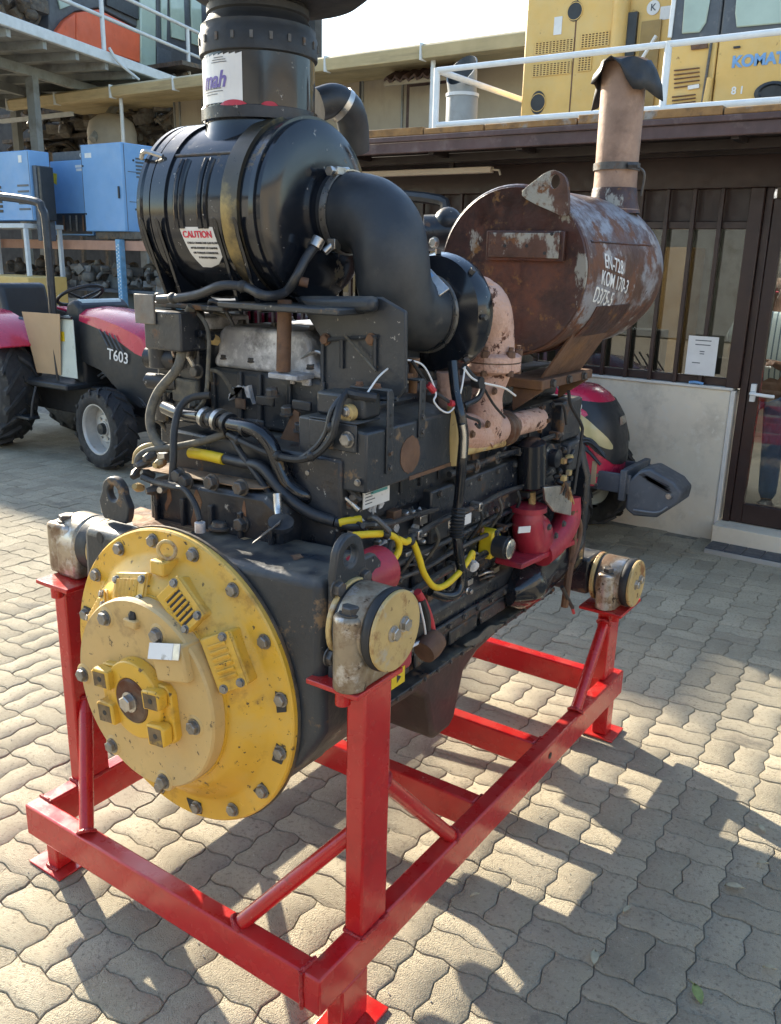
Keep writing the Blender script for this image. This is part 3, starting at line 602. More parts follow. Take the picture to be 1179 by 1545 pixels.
# -- cream cover
o2 = (DC[0], .0438, DC[1]); g = G(); g.lathe(o2, dn, [(.232, 0), (.232, .030), (.228, .036), (.06, .037)], 84); cv = g.build('pump_cover', 'cream', en, ang=30)
for px, py in ((160, 932), (238, 958), (124, 1016), (294, 1096), (166, 1133), (248, 1178)):
    p = ay(px, py, .0065); v = V((p.x-DC[0], 0, p.z-DC[1])); r = min(v.length, .216); p = V((DC[0], .0065, DC[1]))+v.normalized()*r
    G().lathe(p+V((0, .034, 0)), dn, [(.027, 0), (.027, .033), (.024, .0352)], 20).build('bolt_lug', 'cream', cv); bolt(cv, p+V((0, -.001, 0)), dn, .0155)
p = ay(270, 990, .02); g = G(); m2 = Matrix.Translation(p) @ Matrix.Rotation(rad(-14), 4, 'Y'); g.box((-.05, -.034, -.05), (.052, .03, .035), m2); g.build('sensor_block', 'cream', cv, bevel=.006)
q = m2 @ V((-.012, -.0345, .018)); g = G(); m3 = m2 @ Matrix.Translation((0, -.036, .024)) @ Matrix.Rotation(rad(-24), 4, 'X'); g.box((-.052, -.0012, -.018), (.03, .0012, .018), m3); g.build('name_plate', 'label', cv, bevel=.0008)
g = G(); g.box((.031, -.0014, -.018), (.053, .0014, .018), m3); g.build('plate_end', 'steel', cv, bevel=.0008)
p = ay(204, 935, .012); g = G(); g.box((p.x-.022, -.006, p.z-.016), (p.x+.02, .028, p.z+.005)); g.build('sensor_base', 'cream', cv, bevel=.004); G().lathe((p.x, .008, p.z+.005), (0, 0, 1), [(.012, 0), (.012, .009), (.008, .016)], 6).build('sensor_plug', 'rubber', cv)
# -- coupling hub
o3 = V((DC[0]+.002, .0066, DC[1]-.002)); g = G(); g.lathe(o3, dn, [(.098, 0), (.094, .028), (.055, .032), (.055, .012), (0, .012)], 48); hb = g.build('coupling_hub', 'yellow', en, bevel=.003)
G().lathe(o3+V((0, -.008, 0)), dn, [(.0545, 0), (.0545, .023), (.050, .027), (.018, .0285), (.0, .0285)], 36).build('hub_disc', 'hub', hb)
bolt(hb, o3+V((0, -.036, 0)), dn, .02, 'steel')
M['yokeworn'] = mat('worn_yoke', (.16, .11, .06), .6, metal=.3, var=.4, vscale=30, patches=[((.40, .26, .06), 20, .56, .66), ((.05, .04, .03), 26, .58, .7)])
for s in (-1, 1):
    m2 = Matrix.Translation(o3+V((s*.088, -.012, -.008))) @ Matrix.Rotation(rad(-7), 4, 'Y')
    g = G(); g.prism([(-.034*s, -.075), (.022*s, -.072), (.034*s, -.055), (.036*s, .05), (.02*s, .068), (-.034*s, .07)], -.006, .02, 'y'); g.xf(m2); yk = g.build('yoke', 'yellow', hb, bevel=.004)
    for z0, z1 in ((-.072, -.016), (.016, .066)):
        g = G(); g.prism([(-.030*s, z0), (.024*s, z0+.004), (.030*s, z1-.008), (.018*s, z1), (-.030*s, z1-.004)], -.034, -.0062, 'y'); g.xf(m2); lg = g.build('yoke_lug', 'yellow', hb, bevel=.004); g = G(); g.box((-.023, -.0346, z0+.005), (.021, -.0338, z1-.009), m2); g.build('machined_face', 'yokeworn', hb)
        G().lathe(m2 @ V((.0, -.0348, (z0+z1)/2)), dn, [(.0065, 0), (.0065, .0006)], 12).build('bolt_hole', 'rubber', hb)
# -- box with rusty lid on top of the housing
g = G(); g.prism([(.262, 1.04), (.262, 1.165), (.285, 1.182), (.67, 1.20), (.722, 1.17), (.722, 1.04)], .285, .45); gb = g.build('gear_case', 'black', en, bevel=.012)
g = G(); g.prism([(.275, .292), (.66, .292), (.69, .31), (.69, .445), (.275, .445)], 1.1835, 1.1865, 'z'); lid = g.build('lid', M.setdefault('rustlid', mat('rusty_dusty_lid', (.24, .15, .085), .85, var=.4, vscale=9, patches=[((.10, .075, .055), 8, .5, .66), ((.40, .31, .19), 14, .6, .7)], bump=(60, .3))), gb)
lid.rotation_euler = (0, rad(-2.0), 0); lid.location = (0, 0, .002)
for px, py in ((273, 717), (322, 727), (366, 735), (283, 725), (367, 790)):
    p = ay(px, py, .284); bolt(gb, p, (0, -1, 0), .017, 'boltdark', h=1.3)
for x0, z0, ww, hh in ((.43, 1.06, .035, .12), (.60, 1.09, .018, .09), (.335, 1.10, .016, .07)):
    n = 12; pts = [(x0+ww*(.5+.5*math.cos(t))*random.uniform(.7, 1.1)-(.012 if math.sin(t) < 0 else 0), z0+hh*(.5+.5*math.sin(t))) for t in np.linspace(0, 2*math.pi, n+1)[:-1]]
    G().prism(pts, .2842, .2856).build('rust_streak', 'rusttop', gb, smooth=False)
for x in (.30, .40, .50, .60, .70):
    G().box((x-.006, .272, 1.06), (x+.006, .286, 1.15)).build('rib', 'black', gb, bevel=.003)
p = az(333, 796, 1.095); G().lathe((p.x, p.y, 1.093), (0, 0, 1), [(.03, 0), (.03, .006), (.022, .008), (.02, .018), (.012, .02)], 20).build('drain_plug', 'boltdark', fh)
# -- cylinder block and oil pan
g = G(); g.prism([(.27, .63), (.30, .60), (.80, .60), (.83, .63), (.85, .70), (.85, .78), (.825, .80), (.825, 1.12), (.84, 1.13), (.84, 1.30), (.27, 1.30)], .3615, 1.66); bl = g.build('cylinder_block', 'black', en, bevel=.008)
def side_box(y0, y1, z0, z1, x0, x1, nm='side_cover', m='black', bev=.006, par=None):
    g = G(); g.box((x0, y0, z0), (x1, y1, z1)); return g.build(nm, m, par or bl, bevel=bev)
side_box(.40, 1.62, .705, .735, .8505, .862, 'ledge'); side_box(.45, 1.60, .985, 1.0, .826, .872, 'ledge')
for k in range(6):
    y = .50+k*.19
    side_box(y, y+.165, .625+.02, .69, .8435, .852, 'core_panel'); 
    side_box(y, y+.17, .815, .965, .8255, .838, 'inspection_cover')
    for dy, dz in ((.012, .825), (.158, .825), (.012, .955), (.158, .955), (.085, .955), (.085, .825)): bolt(bl, (.8385, y+dy, dz), (1, 0, 0), .007, 'boltdark')
side_box(.72, 1.55, 1.005, 1.155, .8255, .868, 'oil_cooler')
for k in range(12): bolt(bl, (.8685, .75+.07*k, 1.020), (1, 0, 0), .0075, 'boltdark')
for k in range(8): bolt(bl, (.8685, .76+.11*k, 1.142), (1, 0, 0), .008, 'boltdark')
for px, py in ((718, 703), (750, 690), (690, 722), (790, 675)):
    p = ax(px, py, .8685); G().lathe(p, (1, 0, 0), [(.019, 0), (.019, .006), (.013, .007), (.013, .003), (0, .003)], 18).build('core_plug', 'boltdark', bl)
# flaking silver patches where paint came off, built as thin scale
for px, py, r in ((595, 800, .05), (560, 765, .05), (640, 780, .05), (600, 840, .05), (650, 820, .04), (730, 755, .05), (545, 800, .045), (700, 780, .04), (735, 735, .03)):
    p = ax(px, py, .842)
    for q in range(5):
        g = G(); cy, cz = p.y+random.uniform(-r, r), p.z+random.uniform(-r, r)*.6; n = 9
        pts = [(cy+random.uniform(.3, 1)*r*.42*math.cos(t), cz+random.uniform(.3, 1)*r*.34*math.sin(t)) for t in np.linspace(0, 2*math.pi, n+1)[:-1]]
        g.prism(pts, .8395, .8425+random.uniform(0, .003), 'x'); g.build('bare_metal_flake', random.choice(['alu', 'whitecorr', 'alu']), bl, smooth=False)
for k in range(26):
    px, py = random.uniform(545, 690), random.uniform(770, 850); p = ax(px, py, .84)
    g = G(); 
    if k % 3: g.lathe(p, (1, 0, 0), [(.010, 0), (.010, .012), (.006, .02)], 6)
    else: g.box((.84, p.y-.018, p.z-.012), (.858+random.uniform(0, .012), p.y+.018, p.z+.012))
    g.build('pipe_fitting', random.choice(['boltdark', 'black', 'rustbrown', 'steel']), bl, bevel=.002)
pan = [(.42, .598), (.42, .535), (.78, .515), (.835, .47), (.862, .38), (.875, .325), (.905, .298), (.985, .298), (1.015, .32), (1.035, .38), (1.065, .47), (1.15, .51), (1.3, .53), (1.56, .535), (1.58, .598)]
g = G(); 
n = len(pan); ar = pan
vs = []; secs = [(.30, 1.), (.33, 1.02), (.76, 1.02), (.80, 1.)]
ins = [(p[0]+(.95-p[0])*.04, .598+(p[1]-.598)*.95) for p in pan]
for x, pl in ((.355, ins), (.375, pan), (.785, pan), (.806, ins)): vs += [(x, p[0], p[1]) for p in pl]
fs = [tuple(range(n)), tuple(range(4*n-1, 3*n-1, -1))]
for s in range(3): fs += [(s*n+i, (s+1)*n+i, (s+1)*n+(i+1) % n, s*n+(i+1) % n) for i in range(n)]
g.add(vs, fs); op = g.build('oil_pan', M.setdefault('pan', mat('dirty_oil_pan', (.038, .030, .029), .5, var=.3, vscale=5, patches=[((.07, .035, .032), 3, .5, .7, .6), ((.24, .16, .08), 6, .64, .70, .85)], bump=(50, .2))), en, bevel=.012)
side_box(.40, 1.60, .5985, .612, .30, .868, 'pan_flange', 'black', .003, op)
for k in range(17): bolt(op, (.8685, .44+.07*k, .606), (1, 0, 0), .006, 'boltdark')
for k in range(9):
    g = G(); y = .86+.05*k+random.uniform(-.02, .02); g.prism([(y, .868-.0), (y+random.uniform(.03, .07), .866), (y+.05, .85), (y-.01, .852)], .6125, .6145, 'z'); g.v = [(b, a, c) for a, b, c in g.v]; g.f = [f[::-1] for f in g.f]; g.build('mud_flake', 'hosegrey', op, smooth=False)
# front end of the engine at the far side: timing case, bellows
g = G(); g.prism([(.20, .64), (.90, .64), (.93, .70), (.93, 1.02), (.86, 1.22), (.26, 1.22), (.18, 1.0), (.18, .70)], 1.661, 1.70); fc = g.build('timing_case', 'black', en, bevel=.01)
for k in range(7): bolt(fc, (.918, 1.665, .69+.05*k), (1, 0, 0), .008, 'boltdark')
g = G(); vs = []; n = 26; m = 15
for i in range(m):
    t = i/(m-1); c0 = V((.875, 1.22, .70)).lerp(V((.885, 1.64, .765)), t); r = .078*(1+.04*math.sin(t*9))*min(1, .35+t*3.2)
    for k in range(n):
        a = 2*math.pi*k/n; q = r*(1+.09*math.sin(3*a+5*t)+.07*math.sin(9*t+2*a)+.04*math.sin(7*a-14*t)); vs.append((c0.x+q*.8*math.cos(a), c0.y, c0.z+q*1.12*math.sin(a)))
g.add(vs, [(i*n+(k+1) % n, i*n+k, (i+1)*n+k, (i+1)*n+(k+1) % n) for i in range(m-1) for k in range(n)]+[tuple(range(n)), tuple((m-1)*n+k for k in range(n-1, -1, -1))]); g.build('water_hose', 'blackclean', en, ang=60)
g = G(); p = ax(845, 855, .93); g.tube([ax(862, 770, .94), ax(865, 820, .945), ax(858, 870, .945), ax(852, 915, .94)], .014, 8); g.tube([ax(868, 770, .95), ax(876, 800, .955), ax(864, 850, .955)], .009, 8); g.build('bracket_strip', 'rustbrown', en)
# -- cylinder heads
for k in range(6):
    y0 = .50+k*.197; g = G(); g.box((.285, y0, 1.3015), (.69, y0+.185, 1.452)); hd = g.build('cylinder_head', 'housing', en, bevel=.012)
    g = G(); g.prism([(.292, 1.4525), (.292, 1.475), (.305, 1.49), (.315, 1.545), (.335, 1.565), (.60, 1.565), (.625, 1.545), (.64, 1.485), (.675, 1.475), (.675, 1.4525)], y0+.006, y0+.178); g.build('valve_cover', 'alu', hd, bevel=.012, seg=3)
    if k == 0:
        for x in (.30, .40, .47, .57, .68): G().box((x-.007, y0-.010, 1.31), (x+.007, y0+.001, 1.45)).build('rib', 'housing', hd, bevel=.003)
        for x in (.33, .43, .53, .63): bolt(hd, (x, y0+.012, 1.478), (0, -.3, 1), .011, 'boltdark')
        p = ay(368, 600, y0-.002); n = 14
        g = G(); pts = [(p.x+.045*math.cos(t)*random.uniform(.75, 1.1), p.z-.012+.045*abs(math.sin(t))*random.uniform(.8, 1.5)-(.012 if math.sin(t) < 0 else 0)) for t in np.linspace(0, 2*math.pi, n+1)[:-1]]; g.prism(pts, y0-.0135, y0+.001); g.build('corrosion_patch', 'whitecorr', hd, smooth=False)
        G().box((p.x-.018, y0-.018, p.z-.028), (p.x+.02, y0-.0136, p.z)).build('port_cover', 'hub', hd, bevel=.002)
        for q in range(4):
            a = ay(425+12*q, 562, y0-.008); G().box((a.x-.012, y0-.009, 1.452-random.uniform(.006, .02)), (a.x+.014, y0+.001, 1.4535)).build('gasket_residue', 'whitecorr', hd, bevel=.003)
# head 1 lower step with flange plate
g = G(); g.box((.30, .455, 1.23), (.70, .50, 1.302)); g.build('head_deck', 'housing', en, bevel=.006)
for px, py in ((412, 598), (435, 625), (455, 650)): bolt(en, ay(px, py, .452), (0, -.2, 1), .016, 'boltdark', h=1.5, name='head_bolt')
# rusty standpipe in front of the head
p0 = ay(428, 560, .46); p1 = ay(430, 452, .46); g = G(); g.cyl(p0, p1, .018, seg=16); g.build('breather_pipe', 'rustbrown', en)
G().box((p0.x-.035, p0.y-.02, p0.z-.018), (p0.x+.06, p0.y+.05, p0.z-.004)).build('pipe_bracket', 'alu', en, bevel=.003)
# rusty patch panel beside head
p = ay(432, 660, .452); G().prism([(p.x-.03, p.z-.09), (p.x+.045, p.z-.09), (p.x+.045, p.z+.07), (p.x+.03, p.z+.075), (p.x-.02, p.z-.01)], .449, .4545).build('rusted_plate', 'rustbrown', en)
# -- control box on the side
g = G(); g.prism([(.705, 1.222), (.905, 1.228), (.905, 1.368), (.86, 1.372), (.80, 1.385), (.705, 1.385)], .372, .77); eb = g.build('control_box', 'housing', en, bevel=.005)
g = G(); g.box((.742, .366, 1.320), (.880, .3715, 1.384)); g.box((.742, .3665, 1.3845), (.880, .46, 1.3895)); g.build('clip_plate', 'housing', eb, bevel=.004)
g = G(); g.box((.735, .40, 1.390), (.875, .47, 1.445)); g.build('connector_block', 'housing', eb, bevel=.008)
for px, py, r in ((497, 665, .011), (525, 663, .0155), (466, 713, .007), (540, 728, .007)): bolt(eb, ay(px, py, .3655), (0, -1, 0), r, 'bolt')
p = ay(530, 622, .399); g = G(); g.lathe(p, (0, -1, 0), [(.02, 0), (.02, .02), (.012, .022)], 14); g.build('relay', 'mountcap', eb); bolt(eb, ay(522, 621, .378), (0, -1, 0), .010, 'steel')
for px0, px1, yt in ((583, 600, 588), (632, 655, 572)):
    a = ax(px0, 715 if px0 < 600 else 660, .9055); b = ax(px0+4, yt, .9055); y = a.y+.006
    g = G(); h = b.z-a.z
    g.prism([(y-.013, a.z), (y+.013, a.z), (y+.013, a.z+h*.93), (y+.006, a.z+h), (y-.013, a.z+h)], .906, .911, 'x'); g.box((.80, y-.013, a.z+h-.005), (.9055, y+.013, a.z+h)); br = g.build('hoop_bracket', 'housing', eb, bevel=.003)
    for dz in (.015, .05): bolt(eb, (.9112, y, a.z+dz), (1, 0, 0), .0065, 'boltdark')
    for k in range(3): G().lathe((.9112, y, a.z+h*.45+.025*k), (1, 0, 0), [(.004, 0), (.004, .0008)], 10).build('slot_hole', 'rubber', eb)
    for dx in (.82, .87): bolt(eb, (dx, y, a.z+h), (0, 0, 1), .009, 'rustbrown', h=1.3)
p = ax(619, 686, .9058); g = G(); pts = [(p.y+.043*math.cos(t)*random.uniform(.95, 1.03), p.z+.046*math.sin(t)*random.uniform(.95, 1.03)) for t in np.linspace(0, 2*math.pi, 41)[:-1]]; g.prism(pts, .9052, .9066, 'x'); g.build('rusted_disc', 'rustbrown', eb, smooth=False)
g = G(); g.box((.9052, .55, 1.226), (.9072, .765, 1.236)); g.build('rust_edge', 'rustbrown', eb)
a = ax(548, 768, .86); b = ax(588, 733, .86); g = G(); g.box((.858, a.y, a.z-.002), (.8605, b.y, b.z+.006)); npl = g.build('data_plate', 'label', en)
for k in range(5): G().box((.8606, a.y+.008, a.z+.008+.008*k), (.8611, a.y+.03+random.uniform(.0, .02), a.z+.0105+.008*k)).build('printed_line', 'tgrey', npl)
G().box((.8606, a.y+.03, b.z-.006), (.8611, b.y-.01, b.z+.001)).build('printed_band', M.setdefault('teal', mat('teal_ink', (.08, .30, .30), .5)), npl)
# -- air cleaner bracket
g = G(); g.box((.42, .40, 1.618), (.80, .76, 1.634)); g.prism([(.515, 1.44), (.515, 1.617), (.76, 1.617), (.76, 1.44)], .775, .792, 'x'); bk = g.build('air_cleaner_bracket', 'housing', en, bevel=.004)
W1 = [ay(px, py, .50) for px, py in ((443, 448), (575, 448), (612, 470), (612, 585), (600, 602), (495, 603), (487, 595), (487, 515), (455, 463))]
G().prism([(p.x, p.z) for p in W1], .50, .512).build('front_web', 'housing', bk, bevel=.004)
G().prism([(p.x, p.z) for p in (ay(443, 447, .46), ay(560, 447, .46), ay(560, 472, .46), ay(462, 472, .46))], .462, .4995).build('channel', 'housing', bk, bevel=.014, seg=3)
for q in (((487, 515), (487, 594), (496, 602), (600, 602)), ((487, 513), (570, 508)), ((516, 512), (516, 556)), ((566, 508), (566, 560))): G().tube([ay(px, py, .496) for px, py in q], .0055, 6, smooth=False).build('web_rib', 'housing', bk)
for px, py in ((492, 512), (561, 512)): bolt(bk, ay(px, py, .4985), (0, -1, 0), .012, 'rustbrown')
G().tube([ay(520, 505, .485), ay(567, 560, .485)], .003, 6, smooth=False).build('stay_wire', 'hosegrey', bk)
# -- air cleaner: drum along x
AC = V((0, .58, 1.848)); AR = .213; X0, X1 = .188, .585
dx = (1, 0, 0)
g = G(); g.lathe((X0, AC.y, AC.z), dx, [(.15, -.018), (AR*.93, -.008), (AR*1.03, .0), (AR*1.03, .012), (AR, .018), (AR, X1-X0-.055), (AR*.995, X1-X0-.05), (AR*.995, X1-X0)], 72)
ac = g.build('air_cleaner', 'blackclean', en, ang=30)
G().lathe((X1, AC.y, AC.z), dx, [(AR*.995, 0.0005), (AR*.985, .012), (AR*.9, .020), (.16, .026), (.11, .028), (0, .028)], 72).build('end_cover', 'blackclean', ac, ang=30)
for x, wd, m in ((.035, .022, 'blackclean'), (.075, .05, 'blackclean')): ring((X0+x, AC.y, AC.z), dx, AR+.006, .007, wd, 72).build('clamp_band', m, ac)
ring((X1-.075, AC.y, AC.z), dx, AR+.009, .010, .052, 72).build('strap', M.setdefault('worn', mat('worn_bronze_strap', (.055, .048, .034), .35, metal=.35, var=.3, vscale=6, patches=[((.26, .19, .07), 6, .53, .66, .38)])), ac)
ring((X1-.008, AC.y, AC.z), dx, AR+.006, .008, .014, 72).build('rim_band', 'blackclean', ac)
a0 = rad(20)
def acpt(x, deg, r=AR):   # deg: 0 = towards viewer (-y), 90 = up
    return V((x, AC.y-r*math.cos(rad(deg)), AC.z+r*math.sin(rad(deg))))
G().tube([acpt(.29, 36, AR+.001), acpt(.485, 36, AR+.001)], .004, 6, smooth=False).build('seam', 'boltdark', ac)
for x in (.325, .342, .405, .424):
    G().tube([acpt(x, d_, AR-.002) for d_ in range(32, -16, -4)], .0095, 8, 1, smooth=False).build('pressed_rib', 'blackclean', ac)
# caution label on the drum
def acbend(x0, deg0): 
    return lambda x, y, z: acpt(x0+x, deg0+math.degrees(y/AR), AR+.0022+z)
b_ = acbend(.392, -24)
g = G(); ol = [(-.062, .048), (.052, .048), (.062, -.02), (.025, -.052), (-.03, -.056), (-.048, -.02)]
nn = 10; 
for i in range(nn):
    y0 = -.056+.104*i/nn; y1 = -.056+.104*(i+1)/nn
    def xr(y):
        l = np.interp(y, [-.056, -.02, .048], [-.03, -.048, -.062]); r = np.interp(y, [-.056, -.05, -.02, .048], [.0, .027, .062, .052]); return l, r
    (l0, r0), (l1, r1) = xr(y0), xr(y1); g.add([b_(l0, y0, -.001), b_(r0, y0, -.001), b_(r1, y1, -.001), b_(l1, y1, -.001)], ((0, 1, 2, 3),))
lb = g.build('caution_label', 'label', ac)
text('CAUTION', .022, 'inkred', 'caution_word', ac, bend=lambda x, y, z: b_(x-.004, y+.030, z), bold=.0004)
for i, s in enumerate(('CHECK CRANKCASE GAS FLOW', 'AFTER FITMENT OF DAMPER', 'OR TORQUE CONVERTER', 'IF SMOKE PERSISTS')): text(s, .0072, 'ink', 'caution_text', ac, bend=lambda x, y, z, i=i: b_(x+.006, y+.010-.0125*i, z))
# saddles, clips
for x in (.215, .27, .47, .535):
    g = G(); t = [(AC.y-AR*1.06*math.cos(rad(d_)), AC.z-AR*1.02*math.sin(rad(d_))) for d_ in range(8, 80, 8)]; pts = [(AC.y-AR-.02, AC.z-.02)]+t[::1]+[(AC.y-.02, AC.z-AR-.025), (AC.y-.15, AC.z-AR-.025)]
    g.prism(pts, x-.006, x+.006, 'x'); g.build('saddle_plate', 'blackclean', ac, bevel=.002)
g = G(); g.box((.14, .42, 1.606), (.419, .74, 1.62)); g.build('saddle_base', 'black', ac, bevel=.003)
p = acpt(.205, 34, AR+.010); g = G(); g.tube([p+V((-.03, 0, .0)), p+V((0, -.012, .012)), p+V((.05, 0, .0))], .006, 6); g.build('toggle_clip', 'steel', ac)
for x, d_ in (): G().box(tuple(acpt(x-.012, d_, AR+.012)-V((0, .008, .01))), tuple(acpt(x+.012, d_, AR+.012)+V((.0, .008, .01)))).build('clip', 'mountcap', ac, bevel=.002)
# neck, sleeve and pre-cleaner on top
NX, NY = .405, .585
NC = V((NX, NY, 0)); up = (0, 0, 1)
g = G(); g.lathe((NX, NY, AC.z+AR*.72), up, [(.170, -.06), (.150, .0), (.139, .025), (.133, .045), (.132, .06)], 56); nk = g.build('neck', 'blackclean', ac)
zt = AC.z+AR*.72+.056
G().lathe((NX, NY, zt), up, [(.128, -.004), (.138, 0), (.141, .003), (.141, .026), (.137, .029), (.137, .150), (.128, .155)], 56).build('sleeve', 'blackclean', ac)
ring((NX, NY, zt+.014), up, .144, .005, .026, 56).build('hose_clamp', 'black', ac)
zs = zt+.148
G().lathe((NX, NY, zs), up, [(.128, -.006), (.142, -.002), (.144, .0), (.144, .045), (.139, .052), (.139, .066), (.128, .075), (.119, .09), (.117, .14), (.0, .145)], 56).build('precleaner_base', 'rubber', ac)
for k in range(20):
    a = 2*math.pi*k/20; G().box((-.004, -.002, -.008), (.004, .002, .008), Matrix.Translation((NX+.1445*math.cos(a), NY+.1445*math.sin(a), zs+.028)) @ Matrix.Rotation(a+math.pi/2, 4, 'Z')).build('drain_slot', 'boltdark', ac)
G().lathe((NX, NY, zs+.09), up, [(.118, 0), (.124, .005), (.124, .02), (.118, .024)], 56).build('ridge', 'rubber', ac)
G().lathe((NX+.05, NY+.01, zs+.118), up, [(.118, 0), (.20, .012), (.225, .03), (.225, .10), (.19, .17), (.1, .2), (0, .2)], 56).build('precleaner_bowl', 'rubber', ac)
# sticker on the sleeve
def slpt(deg, z, r): return V((NX+r*math.cos(rad(deg)), NY+r*math.sin(rad(deg)), z))
g = G(); d0, d1 = -146, -64
seg = 12
for i in range(seg):
    a, b = d0+(d1-d0)*i/seg, d0+(d1-d0)*(i+1)/seg
    g.add([slpt(a, zt+.034, .1385), slpt(b, zt+.031, .1385), slpt(b, zt+.140, .1385), slpt(a, zt+.136, .1385)], ((0, 1, 2, 3),))
sk = g.build('sticker', 'label', ac)
def skb(x, y, z, yo): return slpt(-103+math.degrees(x/.1390), zt+.083+yo+y, .1391+z)
text('mah', .050, 'inkpurple', 'sticker_word', ac, bend=lambda x, y, z: skb(x+.008, y, z, 0), shear=.3, bold=.0012)
for i, (wd, yo) in enumerate(((.03, .048), (.045, .043), (.05, .038), (.075, -.018), (.085, -.024), (.05, -.030), (.08, -.05))):
    g = G(); n = 6
    for k in range(n):
        xa, xb_ = -wd/2+wd*k/n, -wd/2+wd*(k+1)/n; off = .03 if i < 3 else 0
        g.add([skb(xa+off, -.0008, .0003, yo), skb(xb_+off, -.0008, .0003, yo), skb(xb_+off, .0008, .0003, yo), skb(xa+off, .0008, .0003, yo)], ((0, 1, 2, 3),))
    g.build('printed_line', 'tgrey', ac)
for a, b, h in ((-128, -114, .006), (-88, -60, .010), (-46, -30, .008)):
    g = G(); n = 6
    for k in range(n):
        t0, t1 = a+(b-a)*k/n, a+(b-a)*(k+1)/n; f = lambda t: h*math.sin(math.pi*(t-a)/(b-a))**.5 if a < t < b else .001
        g.add([slpt(t0, zt+.028-f(t0)*.3, .1445), slpt(t1, zt+.028-f(t1)*.3, .1445), slpt(t1, zt+.0285+f(t1), .1405), slpt(t0, zt+.0285+f(t0), .1405)], ((0, 1, 2, 3),))
    g.build('red_sealant', 'redtape', ac)
# hose behind the neck
g = G(); g.tube([ay(480, 158, .80), ay(505, 152, .84), ay(525, 165, .88), ay(533, 190, .92), ay(535, 225, .95)], .043, 18); h2 = g.build('aspirator_hose', 'elbow', en)
a, b = ay(512, 155, .855), ay(520, 162, .87); ring(a.lerp(b, .5), b-a, .047, .005, .016, 28).build('hose_clamp', 'steel', h2)
# -- big intake elbow
pe = [(.606, .645, 1.852), (.665, .642, 1.850), (.725, .636, 1.838), (.768, .630, 1.800), (.788, .625, 1.742), (.790, .635, 1.685), (.790, .668, 1.638), (.794, .712, 1.618), (.798, .752, 1.610)]
G().lathe((.60, .645, 1.853), dx, [(.105, 0), (.098, .01), (.094, .012), (.094, .06)], 40).build('outlet_collar', 'black', ac)
g = G(); g.tube(pe, .0965, 32, 8, rf=lambda t: 1.0-.05*math.sin(t*math.pi)); el = g.build('intake_elbow', 'elbow', en)
ring(V(pe[0]).lerp(V(pe[1]), .62), V(pe[1])-V(pe[0]), .1015, .004, .018, 40).build('hose_clamp', 'steel', el)
p = V((.645, .60, 1.945)); g = G(); g.cyl(p+V((0, -.03, -.003)), p+V((0, .035, .004)), .008, seg=10); g.box(tuple(p-V((.010, .018, .010))), tuple(p+V((.010, .015, .008)))); g.lathe(p+V((0, -.03, -.003)), (0, -1, 0), [(.012, 0), (.012, .01)], 6); g.build('clamp_screw', 'steel', el, bevel=.001)
p = V((.65, .575, 1.775)); g = G(); g.cyl(p+V((-.015, -.02, -.02)), p+V((.015, .02, .025)), .009, seg=10); g.box(tuple(p-V((.012, .012, .012))), tuple(p+V((.012, .012, .012)))); g.build('clamp_screw', 'steel', el, bevel=.001)
# -- turbocharger
tc0 = V((.798, .752, 1.610)); td = V((.10, 1, -.03)).normalized()
g = G(); g.lathe(tc0-td*.005, td, [(.092, 0), (.096, .004), (.096, .03), (.115, .036), (.146, .048), (.156, .075), (.152, .105), (.13, .12), (.09, .13)], 48); tb = g.build('turbocharger', 'blackclean', en, ang=30)
ring(tc0+td*.018, td, .1005, .004, .010, 40).build('hose_clamp', 'steel', tb)
q = tc0+td*.075; 
pl = ax(692, 432, .96); xx = (q-CAM).normalized(); p0 = ay(692, 432, q.y-.05); n = V((.35, -.75, .55)).normalized(); t = V((.45, .1, -.5)); t = (t-n*t.dot(n)).normalized(); b = n.cross(t)
qq = q+n*.148; m2 = Matrix((t, b, n)).transposed().to_4x4(); m2.translation = qq; g = G(); g.box((-.038, -.016, -.004), (.038, .016, .003), m2); tp = g.build('name_plate', 'steel', tb, bevel=.002); g = G(); g.box((-.033, -.010, .0031), (-.015, .010, .0036), m2); g.build('blue_mark', 'blue', tb)
tcn = q+td*.045; G().lathe(tcn, td, [(.07, 0), (.06, .02), (.06, .07), (.09, .08)], 24).build('bearing_housing', 'black', tb)
for k in range(8):
    a = 2*math.pi*k/8; x_, y_, z_ = frame(td); p = q-td*.02+(x_*math.cos(a)+y_*math.sin(a))*.150; 
    G().lathe(p, n*.0+(x_*math.cos(a)+y_*math.sin(a)), [(.008, 0), (.008, .012)], 6).build('clamp_bolt', 'boltdark', tb)
for px, py in ((597, 480), (605, 493), (617, 478), (597, 487)): pass
# turbine: pale pink volute and downpipe
tv = tcn+td*.075
X9 = .885
g = G(); g.tube([ax(700, 478, .84), ax(712, 462, .86), ax(727, 460, .875), ax(738, 472, X9), ax(744, 497, X9), ax(745, 528, X9), ax(744, 540, X9)], .066, 26, 8, rf=lambda t: 1.05-.18*t+.05*math.sin(t*7)); tvb = g.build('turbine_housing', 'pink', en, ang=60)
G().tube([ax(716, 424, .885), ax(738, 432, .90), ax(757, 462, .905), ax(762, 500, .90), ax(760, 528, .895)], .017, 10, 6).build('volute_ridge', 'pink', tvb)
fl = ax(744, 547, X9)
G().lathe(fl+V((0, 0, .006)), (0, 0, 1), [(.066, -.004), (.078, .0), (.078, .014), (.066, .022)], 30).build('upper_flange', 'pink', tvb); G().lathe(fl+V((0, 0, -.016)), (0, 0, 1), [(.06, -.012), (.076, -.004), (.078, .004), (.078, .018)], 30).build('lower_flange', 'pink', tvb)
ring(fl+V((0, 0, .004)), (0, 0, 1), .0765, .01, .004, 30).build('gasket', 'hub', tvb)
